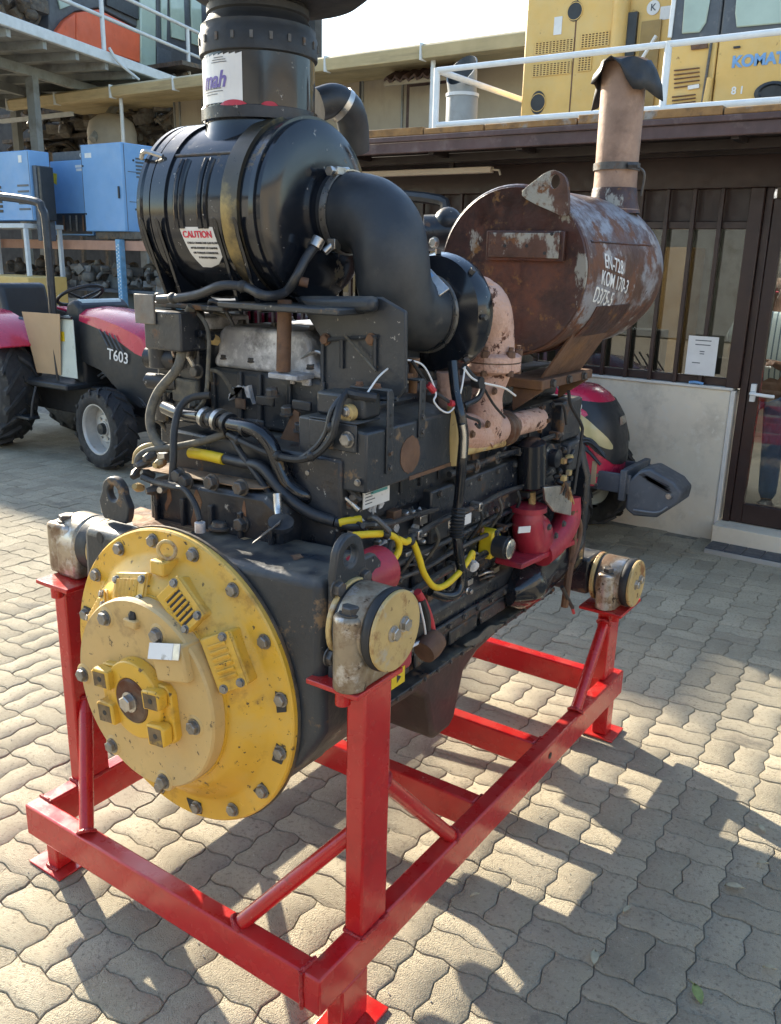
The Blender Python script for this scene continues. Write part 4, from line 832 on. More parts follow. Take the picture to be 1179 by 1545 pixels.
for a in range(0, 360, 60): p = fl+V((.070*math.cos(rad(a-20)), .070*math.sin(rad(a-20)), -.03)); G().lathe(p, (0, 0, 1), [(.011, 0), (.011, .014), (.008, .016), (.008, .050), (.0125, .050), (.0125, .066), (.007, .068), (.007, .078)], 6).build('flange_bolt', 'rustbrown', tvb)
g = G(); g.tube([fl+V((0, 0, -.01)), ax(737, 585, .88), ax(733, 615, .875), ax(728, 650, .868), ax(722, 665, .865)], .048, 22, 8, rf=lambda t: 1+.10*math.sin(t*11+1)); mf = g.build('exhaust_manifold', 'pink', en, ang=60)
g = G(); g.tube([ax(668, 640, .855), ax(690, 650, .858), ax(720, 652, .862), ax(752, 645, .866)], .050, 22, 8, rf=lambda t: .9+.16*math.sin(t*3.1)); g.build('manifold_log', 'pink', mf, ang=60)
g = G(); g.tube([ax(772, 642, .868), ax(790, 637, .868), ax(812, 632, .866)], .036, 20, 6); g.build('manifold_log', 'pink', mf, ang=60)
g = G(); g.tube([ax(676, 560, .855), ax(678, 600, .858), ax(684, 640, .86)], .03, 14); g.build('wastegate_pipe', 'pink', mf)
a, b = ax(752, 648, .868), ax(770, 643, .868); g = G(); g.lathe(a, b-a, [(.046, -.004), (.054, .0), (.054, .010), (.047, .014), (.047, .026), (.054, .03), (.054, .04), (.044, .045)], 28); g.build('manifold_sleeve', 'hub', mf)
for k in range(5): a = ax(812, 632, .866); G().lathe(a+V((0, .0, 0))+V((.038*math.cos(k*1.26), 0, .038*math.sin(k*1.26))), (0, -1, 0), [(.007, 0), (.007, .012)], 6).build('stud_nut', 'rustbrown', mf)
for px, py in ((716, 600), (745, 590), (712, 655), (735, 640)): bolt(mf, ax(px, py, .918), (1, 0, 0), .009, 'rustbrown')
# yellowish coolant rail under the manifold
g = G(); g.tube([ax(650, 695, .87), ax(700, 680, .88), ax(765, 665, .885)], .015, 10); g.build('coolant_rail', 'mountcap', en)
# silver-corroded fitting left of the manifold
g = G(); g.tube([ax(685, 612, .90), ax(684, 650, .905), ax(682, 700, .90)], .018, 10); g.build('corroded_pipe', 'mountcap', en)
# -- muffler: drum along y
MX, MZ, MR, MY0, MY1 = .832, 1.713, .241, 1.17, 1.98
mtx_y = (0, 1, 0)
prof = [(MR*.985, 0), (MR, .006), (MR, .03), (MR*.988, .034), (MR*.988, .52), (MR*.97, .62), (MR*.88, .72), (MR*.70, .79), (MR*.4, .825), (0, .835)]
g = G(); g.lathe((MX, MY0, MZ), mtx_y, prof, 72); mu = g.build('muffler', 'rustgrey', en, ang=30)
G().lathe((MX, MY0-.0006, MZ), (0, -1, 0), [(MR*.975, 0), (MR*.96, .004), (MR*.93, .002), (0, .006)], 72).build('end_plate', 'rust', mu, ang=20)
def mupt(px, py, off=.007): p = ay(px, py, MY0-off); return p
a, b = mupt(738, 348), mupt(852, 395); 
g = G(); g.box((a.x, MY0-.020, b.z), (b.x, MY0-.0055, a.z)); g.build('mounting_pad', 'rust', mu, bevel=.003)
g = G(); g.box((a.x+.012, MY0-.026, b.z+.008), (b.x-.012, MY0-.0203, a.z-.006)); g.build('pad_plate', M.setdefault('padgrey', mat('peeling_pad', (.095, .045, .028), .65, var=.4, vscale=9, patches=[((.33, .32, .27), 9, .48, .53, .5, (1, 1, .6)), ((.17, .075, .03), 14, .56, .62, .85), ((.03, .015, .012), 26, .60, .66)], bump=(60, .35))), mu, bevel=.002)
for px, py in ((762, 371), (795, 371), (833, 353), (822, 382)): p = mupt(px, py, .0264); G().lathe(p, (0, -1, 0), [(.005, 0), (.005, .0008)], 12).build('bolt_hole', 'rubber', mu)
# lifting bracket
c = mupt(839, 274, .012); n = 28; 
tri = [mupt(792, 293), mupt(852, 326), mupt(860, 318)]
ol = []; ho = []
for k in range(n):
    t = 2*math.pi*k/n; ho.append((c.x+.016*math.cos(t), c.z+.019*math.sin(t)))
base = [(mupt(x, y).x, mupt(x, y).z) for x, y in ((860, 285), (858, 271), (850, 261), (838, 257), (826, 261), (812, 272), (800, 281), (790, 290), (792, 298), (812, 309), (835, 319), (853, 328), (860, 324), (861, 305))]
# resample the outline by arc length, starting to the right of the hole
def resample(P, n):
    P = [V(p) for p in P]; L1 = [(P[(i+1) % len(P)]-P[i]).length for i in range(len(P))]; T_ = sum(L1); out = []
    for k in range(n):
        d = T_*k/n; i = 0
        while d > L1[i]: d -= L1[i]; i += 1
        out.append(tuple(P[i].lerp(P[(i+1) % len(P)], d/L1[i])))
    return out
ol = resample(base, n)
plate_hole(ol, ho, MY0-.022, MY0-.006, 'y').build('lifting_bracket', M['padgrey'], mu, bevel=.003)
# seam and writing on the drum
def mub(u, s, z): # u along y, s arc from the +x side upwards
    a = s/MR; return V((MX+(MR*.990+z)*math.cos(a), u, MZ+(MR*.990+z)*math.sin(a)))
G().tube([mub(u, .092, .0) for u in (MY0+.035, MY0+.2, MY0+.4, MY0+.54)], .0035, 6, 2).build('seam', 'rust', mu)
for i, (s, yo, sz) in enumerate((('EN-728', .034, .034), ('KOM 170-3', -.012, .034), ('D375-5', -.060, .038))):
    text(s, sz*1.65, 'wpaint', 'hand_painted_line', mu, bend=lambda x, y, z, yo=yo, i=i: mub(MY0+.065+.05*(i == 0)+.03*(i == 1)+x*.84, yo+.004+y-.012*(x/.1), .0015+z), align='LEFT', shear=-.05, space=1.0, bold=.0003)
# saddle under the drum
g = G(); pts = [(MX+MR*1.004*math.cos(rad(a)), MZ+MR*1.004*math.sin(rad(a))) for a in range(-22, -100, -8)]; inn = [(MX+MR*.992*math.cos(rad(a)), MZ+MR*.992*math.sin(rad(a))) for a in range(-94, -18, 8)]
g.prism(pts+inn, MY0+.12, MY0+.40); g.build('saddle_strap', 'rust', mu)
g = G(); e0 = (MX+MR*math.cos(rad(-48)), MZ+MR*math.sin(rad(-48)))
g.prism([(e0[0]-.002, e0[1]+.01), (e0[0]+.004, e0[1]+.008), (e0[0]-.085, 1.405), (e0[0]-.092, 1.405)], MY0+.10, MY0+.40); sd_ = g.build('saddle', 'rustbrown', mu)
g = G(); g.box((MX-.26, MY0+.05, 1.375), (e0[0]-.06, MY0+.44, 1.404)); g.prism([(MX+.0, 1.374), (e0[0]-.06, 1.374), (MX+.0, 1.30)], MY0+.06, MY0+.075); g.prism([(MX+.0, 1.374), (e0[0]-.06, 1.374), (MX+.0, 1.30)], MY0+.40, MY0+.415); sh = g.build('muffler_shelf', 'rustbrown', en, bevel=.003)
for k in range(3): bolt(sh, (e0[0]-.059, MY0+.12+.12*k, 1.39), (1, 0, 0), .012, 'boltdark')
for y in (MY0+.1, MY0+.36): G().box((MX-.10, y-.02, 1.16), (MX-.05, y+.02, 1.374)).build('shelf_leg', 'rustbrown', sh, bevel=.003)
# exhaust stack
b0 = ay(925, 318, 1.72); b1 = ay(944, 92, 1.72)
SX, SY = b0.x, 1.72
sdv = V((b1.x-b0.x, 0, b1.z-b0.z)).normalized(); base = V((b0.x, SY, MZ+MR*.86)); Lz = b1.z-base.z
g = G(); g.lathe(base, sdv, [(.085, -.01), (.072, .02), (.069, .06), (.068, .10), (.0695, Lz), (.064, Lz), (.064, Lz-.1)], 36, caps=False); sk2 = g.build('exhaust_stack', 'stackmat', en)
G().lathe(base, sdv, [(.088, -.02), (.0765, .015), (.0725, .05), (.0705, .058)], 36, caps=False).build('stack_base', 'rust', sk2)
zc = ay(921, 253, SY).z-base.z
ring(base+sdv*zc, sdv, .074, .007, .022, 36).build('stack_clamp', 'boltdark', sk2)
p = base+sdv*zc+V((.06, -.055, 0)); G().cyl(p, p+V((.03, .004, .0)), .010, seg=6).build('clamp_nut', 'boltdark', sk2); G().tube([p, p+V((.045, .02, -.02)), p+V((.04, .03, -.09))], .004, 6).build('clamp_strap', 'boltdark', sk2)
# -- red pump on the side, bare cover, filter
g = G(); g.sphere(ax(806, 812, .90), .080, 28, 18, (.72, 1.0, 1.05)); g.tube([ax(797, 768, .90), ax(796, 790, .905), ax(800, 815, .90)], .052, 20, rf=lambda t: .9+.12*t); g.lathe(ax(797, 766, .90), (0, 0, 1), [(.06, -.008), (.06, .008)], 20); g.tube([ax(815, 835, .92), ax(838, 815, .925), ax(855, 785, .92), ax(856, 750, .91)], .046, 18); pb = g.build('water_pump', 'redpart', en)
G().prism([(q.y, q.z) for q in (ax(776, 857, .93), ax(862, 818, .93), ax(863, 810, .93), ax(778, 848, .93))], .86, .955, 'x').build('flange', 'redpart', pb, bevel=.004)
G().prism([(q.y, q.z) for q in (ax(820, 735, .95), ax(845, 732, .95), ax(862, 752, .95), ax(860, 778, .95), ax(835, 772, .95), ax(822, 755, .95))], .945, .955, 'x').build('bare_cover', 'steel', pb, bevel=.003)
q = ax(792, 799, .957); G().box((-.002, -.030, -.010), (.002, .026, .010), Matrix.Translation(q) @ Matrix.Rotation(rad(-8), 4, 'X') @ Matrix.Rotation(rad(-14), 4, 'Z')).build('white_tag', 'label', pb, bevel=.001)
for px, py in ((838, 808), (828, 795), (850, 790)): bolt(pb, ax(px, py, .965), (1, 0, 0), .009, 'boltdark')
# coolant filler with yellow base and chrome cap
p = ax(745, 820, .90); q = ax(735, 820, .855)
g = G(); g.prism([(q.y-.030, q.z-.04), (q.y+.030, q.z-.035), (q.y+.032, q.z+.03), (q.y+.005, q.z+.052), (q.y-.022, q.z+.045)], .838, .886, 'x'); yb = g.build('sensor_flange', 'ycable', en, bevel=.006)
G().lathe((.8865, q.y-.002, q.z), (1, 0, 0), [(.034, 0), (.034, .040), (.031, .043)], 28).build('cap_body', 'rubber', yb); G().lathe((.930, q.y-.002, q.z), (1, 0, 0), [(.031, 0), (.031, .008), (.027, .010)], 28).build('cap_face', 'chrome', yb)
bolt(yb, (.8865, q.y-.004, q.z+.04), (1, 0, 0), .009, 'boltdark')
# red starter motor below the mount
g = G(); a = V((.925, .26, .895)); g.lathe(a, (0, 1, 0), [(.0, 0), (.07, .0), (.078, .02), (.078, .20), (.06, .215), (0, .22)], 28); g.lathe(V((.945, .28, 1.055)), (0, 1, 0), [(.0, 0), (.05, 0), (.056, .015), (.056, .10), (.03, .12), (0, .12)], 24); sm = g.build('starter_motor', 'redpart', en)
G().box((.955, .30, .80), (1.005, .44, .885)).build('solenoid', 'redpart', sm, bevel=.012)
p = ax(601, 1023, 1.006); G().box((1.0052, p.y-.028, p.z-.02), (1.0064, p.y+.028, p.z+.022)).build('warning_sticker', 'ycable', sm); G().lathe((1.0065, p.y, p.z), (1, 0, 0), [(.012, 0), (.012, .0006)], 3).build('warning_sign', 'ink', sm)
G().lathe(ax(640, 985, .98), (0, 1, .3), [(.03, 0), (.034, .03), (.030, .06), (.02, .065)], 16).build('terminal_cap', 'rustbrown', sm)
# black filter on the side (upper right)
p0 = ax(805, 720, .885); g = G(); a = ax(802, 668, .90); b = ax(802, 735, .90); g.lathe(b, a-b, [(.035, 0), (.045, .01), (.045, (a-b).length), (.03, (a-b).length+.01)], 24); g.build('fuel_filter', 'blackclean', en)
G().box((.85, ax(790, 742, .88).y, ax(790, 742, .88).z-.02), (.90, ax(815, 735, .88).y+.02, ax(815, 735, .88).z+.01)).build('filter_bracket', 'black', en, bevel=.004)
G().cyl(ax(803, 742, .90), ax(803, 775, .90), .012, seg=12).build('drain_tube', 'mountcap', en)
g = G(); g.box((.80, 1.52, 1.16), (.88, 1.68, 1.30)); g.box((.80, 1.55, 1.05), (.90, 1.67, 1.155)); g.build('alternator_bracket', 'black', en, bevel=.01)
c = ax(830, 690, .90); G().lathe(c, (1, 0, 0), [(.045, -.02), (.045, 0), (.03, .005), (.03, .03), (.015, .035)], 24).build('pulley_tensioner', 'black', en)
for k in range(22):
    p = ax(random.uniform(838, 868), random.uniform(670, 760), random.uniform(.88, .96)); g = G()
    if k % 2: g.lathe(p, (random.uniform(-1, 1), random.uniform(-1, 1), .4), [(.009, -.012), (.011, 0), (.006, .014)], 8)
    else: g.box(tuple(p-V((.008, .010, .008))), tuple(p+V((.008, .010, .010))))
    g.build('wiring_connector', random.choice(['tblack', 'boltdark', 'mountcap', 'rubber']), en, bevel=.002)
# thick fill behind the open gap between heads and muffler so that nothing floats
g = G(); g.box((.32, .70, 1.40), (.66, 1.60, 1.44)); g.build('rocker_rail', 'black', en)
g = G(); g.box((.695, .52, 1.3015), (.80, 1.64, 1.41)); g.build('intake_manifold', 'black', en, bevel=.015)
g = G(); a, b = ay(640, 352, 1.25), ay(700, 350, 1.32); g.cyl(a, b, .055, seg=24); g.sphere(ay(676, 335, 1.28), .045, 16, 10); g.build('exhaust_pipe', 'black', en); bolt(en, ay(656, 366, 1.2), (0, -1, 0), .014, 'steel', name='pipe_bolt')
# ------------------------------------------------------------------ hoses and cables on the engine
def hose(pts, r, m='hose', nm='hose', seg=10, n=6, par=None, rf=None): 
    return G().tube(pts, r, seg, n, rf=rf).build(nm, m, par or en)
# vacuum hose under the air cleaner
h = hose([ay(240, 452, .36), ay(265, 450, .36), ay(300, 444, .36), ay(335, 431, .36), ay(370, 433, .38), ay(400, 446, .38), ax(430, 441, .60), ax(447, 418, .635), ax(462, 390, .645), ax(479, 367, .65)], .0115, nm='vacuum_hose')
for px, py, y in ((262, 450, .36), (366, 432, .378)): G().sphere(ay(px, py, y), .016, 12, 8, (1.1, .9, .9)).build('hose_clip', 'rubber', h)
G().cyl(ax(475, 373, .65), ax(482, 360, .655), .016, seg=12).build('hose_end', 'steel', h)
G().cyl(ax(465, 427, .645), ax(452, 424, .63), .012, seg=10).build('cut_fitting', 'rustbrown', h)
a = ay(222, 456, .37); G().box((a.x-.045, .365, a.z-.055), (a.x+.03, .372, a.z+.02)).build('hose_tab', 'junk2', h, bevel=.002)
G().box((a.x-.02, .372, a.z-.12), (a.x+.12, .46, a.z-.02)).build('clutter_bracket', 'black', h, bevel=.005)
# valve assembly on the left (fuel pump) 
vb = G(); vb.prism([(.10, 1.20), (.265, 1.20), (.265, 1.55), (.13, 1.55), (.10, 1.50)], .47, .62); vb = vb.build('fuel_injection_pump', 'black', en, bevel=.012)
for px, py, r in ((232, 540, .03), (232, 575, .022)):
    p = ay(px, py, .45); g = G(); g.cyl(p+V((-.02, 0, 0)), p+V((.08, .02, 0)), r, seg=18); g.lathe(p+V((-.018, 0, 0)), (-1, 0, 0), [(r*.6, 0), (r*.6, .012)], 6); g.build('pump_union', 'black', vb)
p = ay(240, 520, .45); G().cyl(p+V((.0, 0, -.06)), p+V((.0, 0, .03)), .03, seg=18).build('pump_body', 'black', vb)
for px, py in ((253, 517), (265, 517), (277, 520), (258, 490), (285, 480), (300, 495), (290, 530), (300, 560)):
    p = ay(px, py, .462); bolt(vb, p, (0, -1, 0), random.uniform(.011, .018), 'boltdark', h=1.5)
p = ay(253, 600, .48); G().lathe(p, (0, 0, -1), [(.038, -.02), (.04, .0), (.038, .06), (.02, .07)], 20).build('feed_pump', 'blackclean', vb)
p = ay(282, 588, .465); G().box((p.x-.05, .455, p.z-.035), (p.x+.05, .4695, p.z+.03)).build('dusty_cover', 'hosegrey', vb, bevel=.006)
G().box((.10, .475, 1.551), (.30, .64, 1.585)).build('pump_cap', 'alu', vb, bevel=.006)
# grey sleeve hoses on the left
hose([ay(290, 462, .42), ay(283, 480, .42), ay(276, 520, .40), ay(268, 555, .38), ay(240, 590, .35), ay(228, 620, .33), ay(228, 645, .32), ay(238, 668, .31), ay(250, 675, .31)], .0125, 'hosegrey', 'sleeved_hose')
hose([ay(288, 465, .44), ay(305, 480, .43), ay(315, 505, .42), ay(314, 560, .41), ay(310, 600, .40), ay(297, 620, .40)], .0055, 'hosegrey', 'braided_wire')
hose([ay(290, 465, .46), ay(320, 470, .48), ay(350, 480, .5)], .005, 'hosegrey', 'braided_wire')
hose([ay(318, 596, .38), ay(290, 600, .36), ay(272, 615, .33), ay(263, 650, .30), ay(262, 690, .28), ay(260, 725, .272)], .0095, 'rubber', 'fuel_line')
hose([ay(252, 675, .33), ay(225, 672, .30), ay(207, 682, .28), ay(203, 700, .27)], .007, M['mountcap'], 'breather_line')
hose([ay(340, 655, .36), ay(300, 667, .33), ay(260, 675, .31), ay(225, 680, .29), ay(210, 690, .27), ay(207, 705, .265)], .0095, 'hosegrey', 'breather_line')
# coolant tube across with couplings
tb_ = hose([ay(250, 615, .40), ay(275, 625, .38), ay(310, 630, .36), ay(350, 640, .34), ay(385, 648, .33), ay(408, 670, .335), ay(420, 700, .34), ay(435, 730, .345), ay(460, 748, .36), ay(478, 748, .40)], .0185, 'blackclean', 'coolant_tube', 14)
for px, py, y, r in ((312, 630, .36, .027), (322, 633, .355, .022), (332, 634, .35, .029), (345, 638, .345, .026), (372, 646, .335, .0215)):
    c = ay(px, py, y); ring(c, V((.09, -.014, -.016)), r, .008, .014, 24).build('hose_clamp', 'steel' if r > .026 else 'black', tb_)
hose([ay(345, 655, .335), ay(370, 668, .33), ay(410, 685, .33), ay(450, 693, .33), ay(480, 683, .34), ay(500, 660, .345), ay(507, 635, .35), ay(515, 605, .375), ay(525, 590, .40)], .009, 'rubber', 'cable_loom', 8)
hose([ay(395, 676, .335), ay(440, 693, .33), ay(470, 680, .335), ay(490, 655, .345), ay(500, 620, .355), ay(516, 597, .38)], .006, 'hose', 'cable_loom', 8)
hose([ay(522, 592, .40), ay(545, 597, .40), ay(568, 600, .42)], .0105, 'rubber', 'cable_end', 8)
hose([ay(290, 683, .345), ay(330, 690, .345), ay(365, 698, .34), ay(395, 705, .335), ay(420, 735, .33), ay(440, 755, .33), ay(470, 775, .34), ay(505, 787, .36)], .0135, 'hose', 'wiring_conduit', 12)
hose([ay(288, 683, .341), ay(312, 687, .341), ay(338, 693, .34)], .0145, 'ycable', 'yellow_sleeve', 12)
hose([ay(350, 660, .34), ay(365, 685, .335), ay(390, 720, .33), ay(410, 750, .325), ay(418, 765, .32)], .008, 'hose', 'cable_loom', 8)
hose([ay(505, 787, .36), ay(545, 795, .40), ay(590, 790, .5)], .0135, 'hose', 'wiring_conduit', 12)
hose([ay(512, 789, .362), ay(530, 786, .38), ay(545, 784, .40)], .0105, 'ycable', 'yellow_sleeve', 10)
# sensor harness on the housing top
hs = hose([ay(215, 720, .25), ay(235, 728, .25), ay(262, 735, .24), ay(280, 740, .24), ay(295, 762, .23), ay(302, 785, .22)], .0075, 'rubber', 'sensor_harness', 8)
p = ay(302, 788, .22); G().cyl(p, p+V((0, 0, -.025)), .013, seg=10).build('sensor_plug', 'alu', hs)
for px, py in ((208, 735), (222, 715), (215, 700), (230, 740), (245, 738), (225, 690), (240, 700), (205, 715)):
    p = ay(px, py, .27); G().lathe(p, (random.uniform(-.5, .5), -1, random.uniform(-.6, .6)), [(.010, -.02), (.013, 0), (.008, .016)], 8).build('connector', random.choice(['boltdark', 'rubber', 'steel', 'mountcap']), hs)
g = G(); p, q = ay(383, 818, .20), ay(424, 795, .26); g.add([p+V((0, 0, .004)), p+V((.012, -.018, .004)), q+V((.016, -.02, .02)), q+V((0, .005, .02)), p, p+V((.012, -.018, 0)), q+V((.016, -.02, .016)), q+V((0, .005, .016))], ((0,1,2,3),(7,6,5,4),(0,4,5,1),(1,5,6,2),(2,6,7,3),(3,7,4,0))); g.build('clamp_arm', 'boltdark', hs, bevel=.001)
g = G(); g.lathe(ay(424, 793, .26), (.3, -.3, 1), [(.03, 0), (.03, .012), (.012, .014)], 18); g.build('clamp_pad', 'black', hs)
hose([ay(418, 745, .30), ay(420, 770, .29), ay(424, 790, .27)], .010, 'steel', 'pipe_stub', 10)
# yellow cables on the right side
yl = [ax(535, 808, .93), ax(560, 806, .93), ax(585, 806, .935), ax(600, 815, .94), ax(602, 830, .94), ax(594, 845, .94)]
hose(yl, .0085, 'ycable', 'yellow_cable', 10)
hose([ax(600, 813, .94), ax(612, 818, .94), ax(622, 816, .94), ax(632, 840, .945), ax(640, 865, .95), ax(655, 885, .95), ax(672, 883, .95), ax(692, 865, .95), ax(705, 848, .945), ax(713, 834, .935), ax(712, 845, .93)], .0085, 'ycable', 'yellow_cable', 10)
for px, py in ((583, 806), (620, 816)): G().sphere(ax(px, py, .94), .012, 10, 8, (1, 1, 1)).build('cable_clip', 'rubber', en)
G().lathe(ax(710, 850, .93), (1, -.4, -.3), [(.016, -.02), (.016, .0), (.012, .004), (.016, .008), (.016, .02), (.008, .022)], 16).build('sensor_plug', 'alu', en)
hose([ax(592, 815, .935), ax(588, 835, .935), ax(597, 850, .935), ax(600, 870, .94)], .007, 'rubber', 'black_cable', 8)
hose([ax(630, 893, .955), ax(642, 915, .96), ax(650, 940, .96), ax(652, 965, .955), ax(640, 985, .95)], .0105, 'redtape', 'battery_cable', 10)
hose([ax(637, 905, .962), ax(645, 930, .966), ax(646, 955, .962)], .0085, 'rubber', 'battery_cable', 8)
hose([ax(633, 910, .968), ax(640, 940, .97), ax(643, 962, .968)], .0028, 'white', 'white_wire', 6)
hose([ax(622, 975, .965), ax(635, 968, .965)], .004, 'white', 'white_wire', 6)
hose([ax(548, 793, .91), ax(580, 792, .90), ax(620, 780, .89), ax(660, 768, .88)], .007, 'black', 'fuel_rail', 8)
# dipstick tube
dt = hose([ax(683, 545, .90), ax(688, 590, .92), ax(696, 630, .945), ax(700, 660, .95), ax(697, 700, .95), ax(692, 760, .94)], .0135, 'blackclean', 'dipstick_tube', 12)
hose([ax(697, 640, .957), ax(700, 660, .9605), ax(699, 690, .9595)], .009, 'chrome', 'worn_tube_face', 10, par=dt)
hose([ax(692, 755, .94), ax(690, 790, .94), ax(691, 825, .945), ax(697, 870, .95), ax(690, 895, .95), ax(672, 900, .94), ax(650, 892, .92)], .0135, 'blackclean', 'drain_hose', 12)
G().tube([ax(693, 765, .94), ax(690, 790, .94), ax(690, 810, .942)], .0205, 12, 14, rf=lambda t: .88+.14*math.sin(t*60)).build('corrugated_sleeve', 'rubber', dt)
p = ax(706, 783, .955); G().box((.954, p.y-.015, p.z-.014), (.9555, p.y+.018, p.z+.014)).build('white_tag', 'label', dt)
# loose wires with red tape on top of the control box
hose([ax(553, 595, .87), ax(575, 565, .87), ax(605, 545, .87), ax(625, 545, .88), ax(640, 553, .89), ax(652, 575, .90), ax(658, 595, .91), ax(655, 605, .915), ax(665, 618, .92), ax(678, 622, .925), ax(690, 607, .93), ax(697, 585, .935), ax(702, 553, .93)], .0024, 'white', 'white_wire', 6)
hose([ax(622, 545, .885), ax(640, 572, .89), ax(655, 590, .90), ax(680, 608, .92), ax(705, 628, .93), ax(722, 635, .93), ax(724, 645, .93), ax(718, 640, .93)], .0042, 'rubber', 'black_wire', 6)
hose([ax(646, 580, .897), ax(655, 590, .903)], .0085, 'redtape', 'red_tape_wrap', 8); hose([ax(679, 608, .922), ax(690, 611, .926)], .0085, 'redtape', 'red_tape_wrap', 8)
hose([ax(700, 555, .93), ax(712, 570, .94), ax(730, 578, .945), ax(760, 585, .95), ax(778, 597, .95)], .003, 'white', 'white_wire', 6)
hose([ax(700, 552, .925), ax(715, 570, .935), ax(728, 580, .94), ax(722, 600, .94), ax(700, 612, .93)], .008, 'rubber', 'black_wire', 8)
hose([ax(730, 585, .94), ax(745, 610, .945), ax(762, 630, .945)], .0035, 'rubber', 'black_wire', 6)
p = ay(624, 562, .62); G().lathe(p, (0, 0, 1), [(.011, -.05), (.011, .02), (.015, .021), (.015, .035)], 12).build('stud', 'rustbrown', en)
G().lathe(ax(722, 577, .94), (1, 0, 0), [(.016, -.015), (.016, .01)], 10).build('wire_knot', 'rubber', en)
# thin rail on the far end, hanging cables
hose([ax(858, 590, .97), ax(862, 612, .97), ax(877, 640, .97), ax(878, 660, .97), ax(866, 745, .965)], .0055, 'tblack', 'bent_rod', 8)
hose([ax(835, 610, .955), ax(850, 612, .955), ax(855, 640, .955)], .0045, 'tblack', 'bent_rod', 8)
hose([ax(848, 885, .945), ax(855, 900, .95), ax(864, 917, .95)], .007, 'rubber', 'cut_cable', 8); hose([ax(863, 915, .95), ax(866, 925, .95)], .006, 'redtape', 'copper_end', 6)
for k in range(6):
    a = random.uniform(0, 1); hose([ax(845+3*k, 715+4*k, .95), ax(852+2*k, 730+3*k, .96), ax(846+4*k, 745+3*k, .955)], .003, random.choice(['rustbrown', 'mountcap', 'rubber', 'redtape']), 'loose_wire', 6)
# black plastic sheet tied over the stack mouth
pt = ay(944, 100, 1.72); g = G(); n = 28; rings_ = [(.0, .006), (.045, .008), (.073, .004), (.083, -.012), (.092, -.035), (.098, -.06)]
vs = []
for r, dz in rings_:
    for k in range(n):
        a = 2*math.pi*k/n; f = 1+.12*math.sin(3*a+.5)*(r > .08)+.10*math.sin(7*a)*(r > .09); zz = dz*(1+.75*math.sin(2*a+1.9)+.35*math.sin(5*a)) if dz < 0 else dz+.004*math.sin(5*a)
        vs.append((pt.x+r*f*1.06*math.cos(a), pt.y+r*f*1.06*math.sin(a), pt.z+.006+zz))
fs = [(i*n+k, i*n+(k+1) % n, (i+1)*n+(k+1) % n, (i+1)*n+k) for i in range(len(rings_)-1) for k in range(n)]
g.add(vs, [f[::-1] for f in fs]); o = g.build('plastic_cover', 'rubber', ang=60); s = o.modifiers.new('thickness', 'SOLIDIFY'); s.thickness = .003
tag(o, 'ragged black plastic sheet tied over the mouth of the exhaust stack', 'cover')
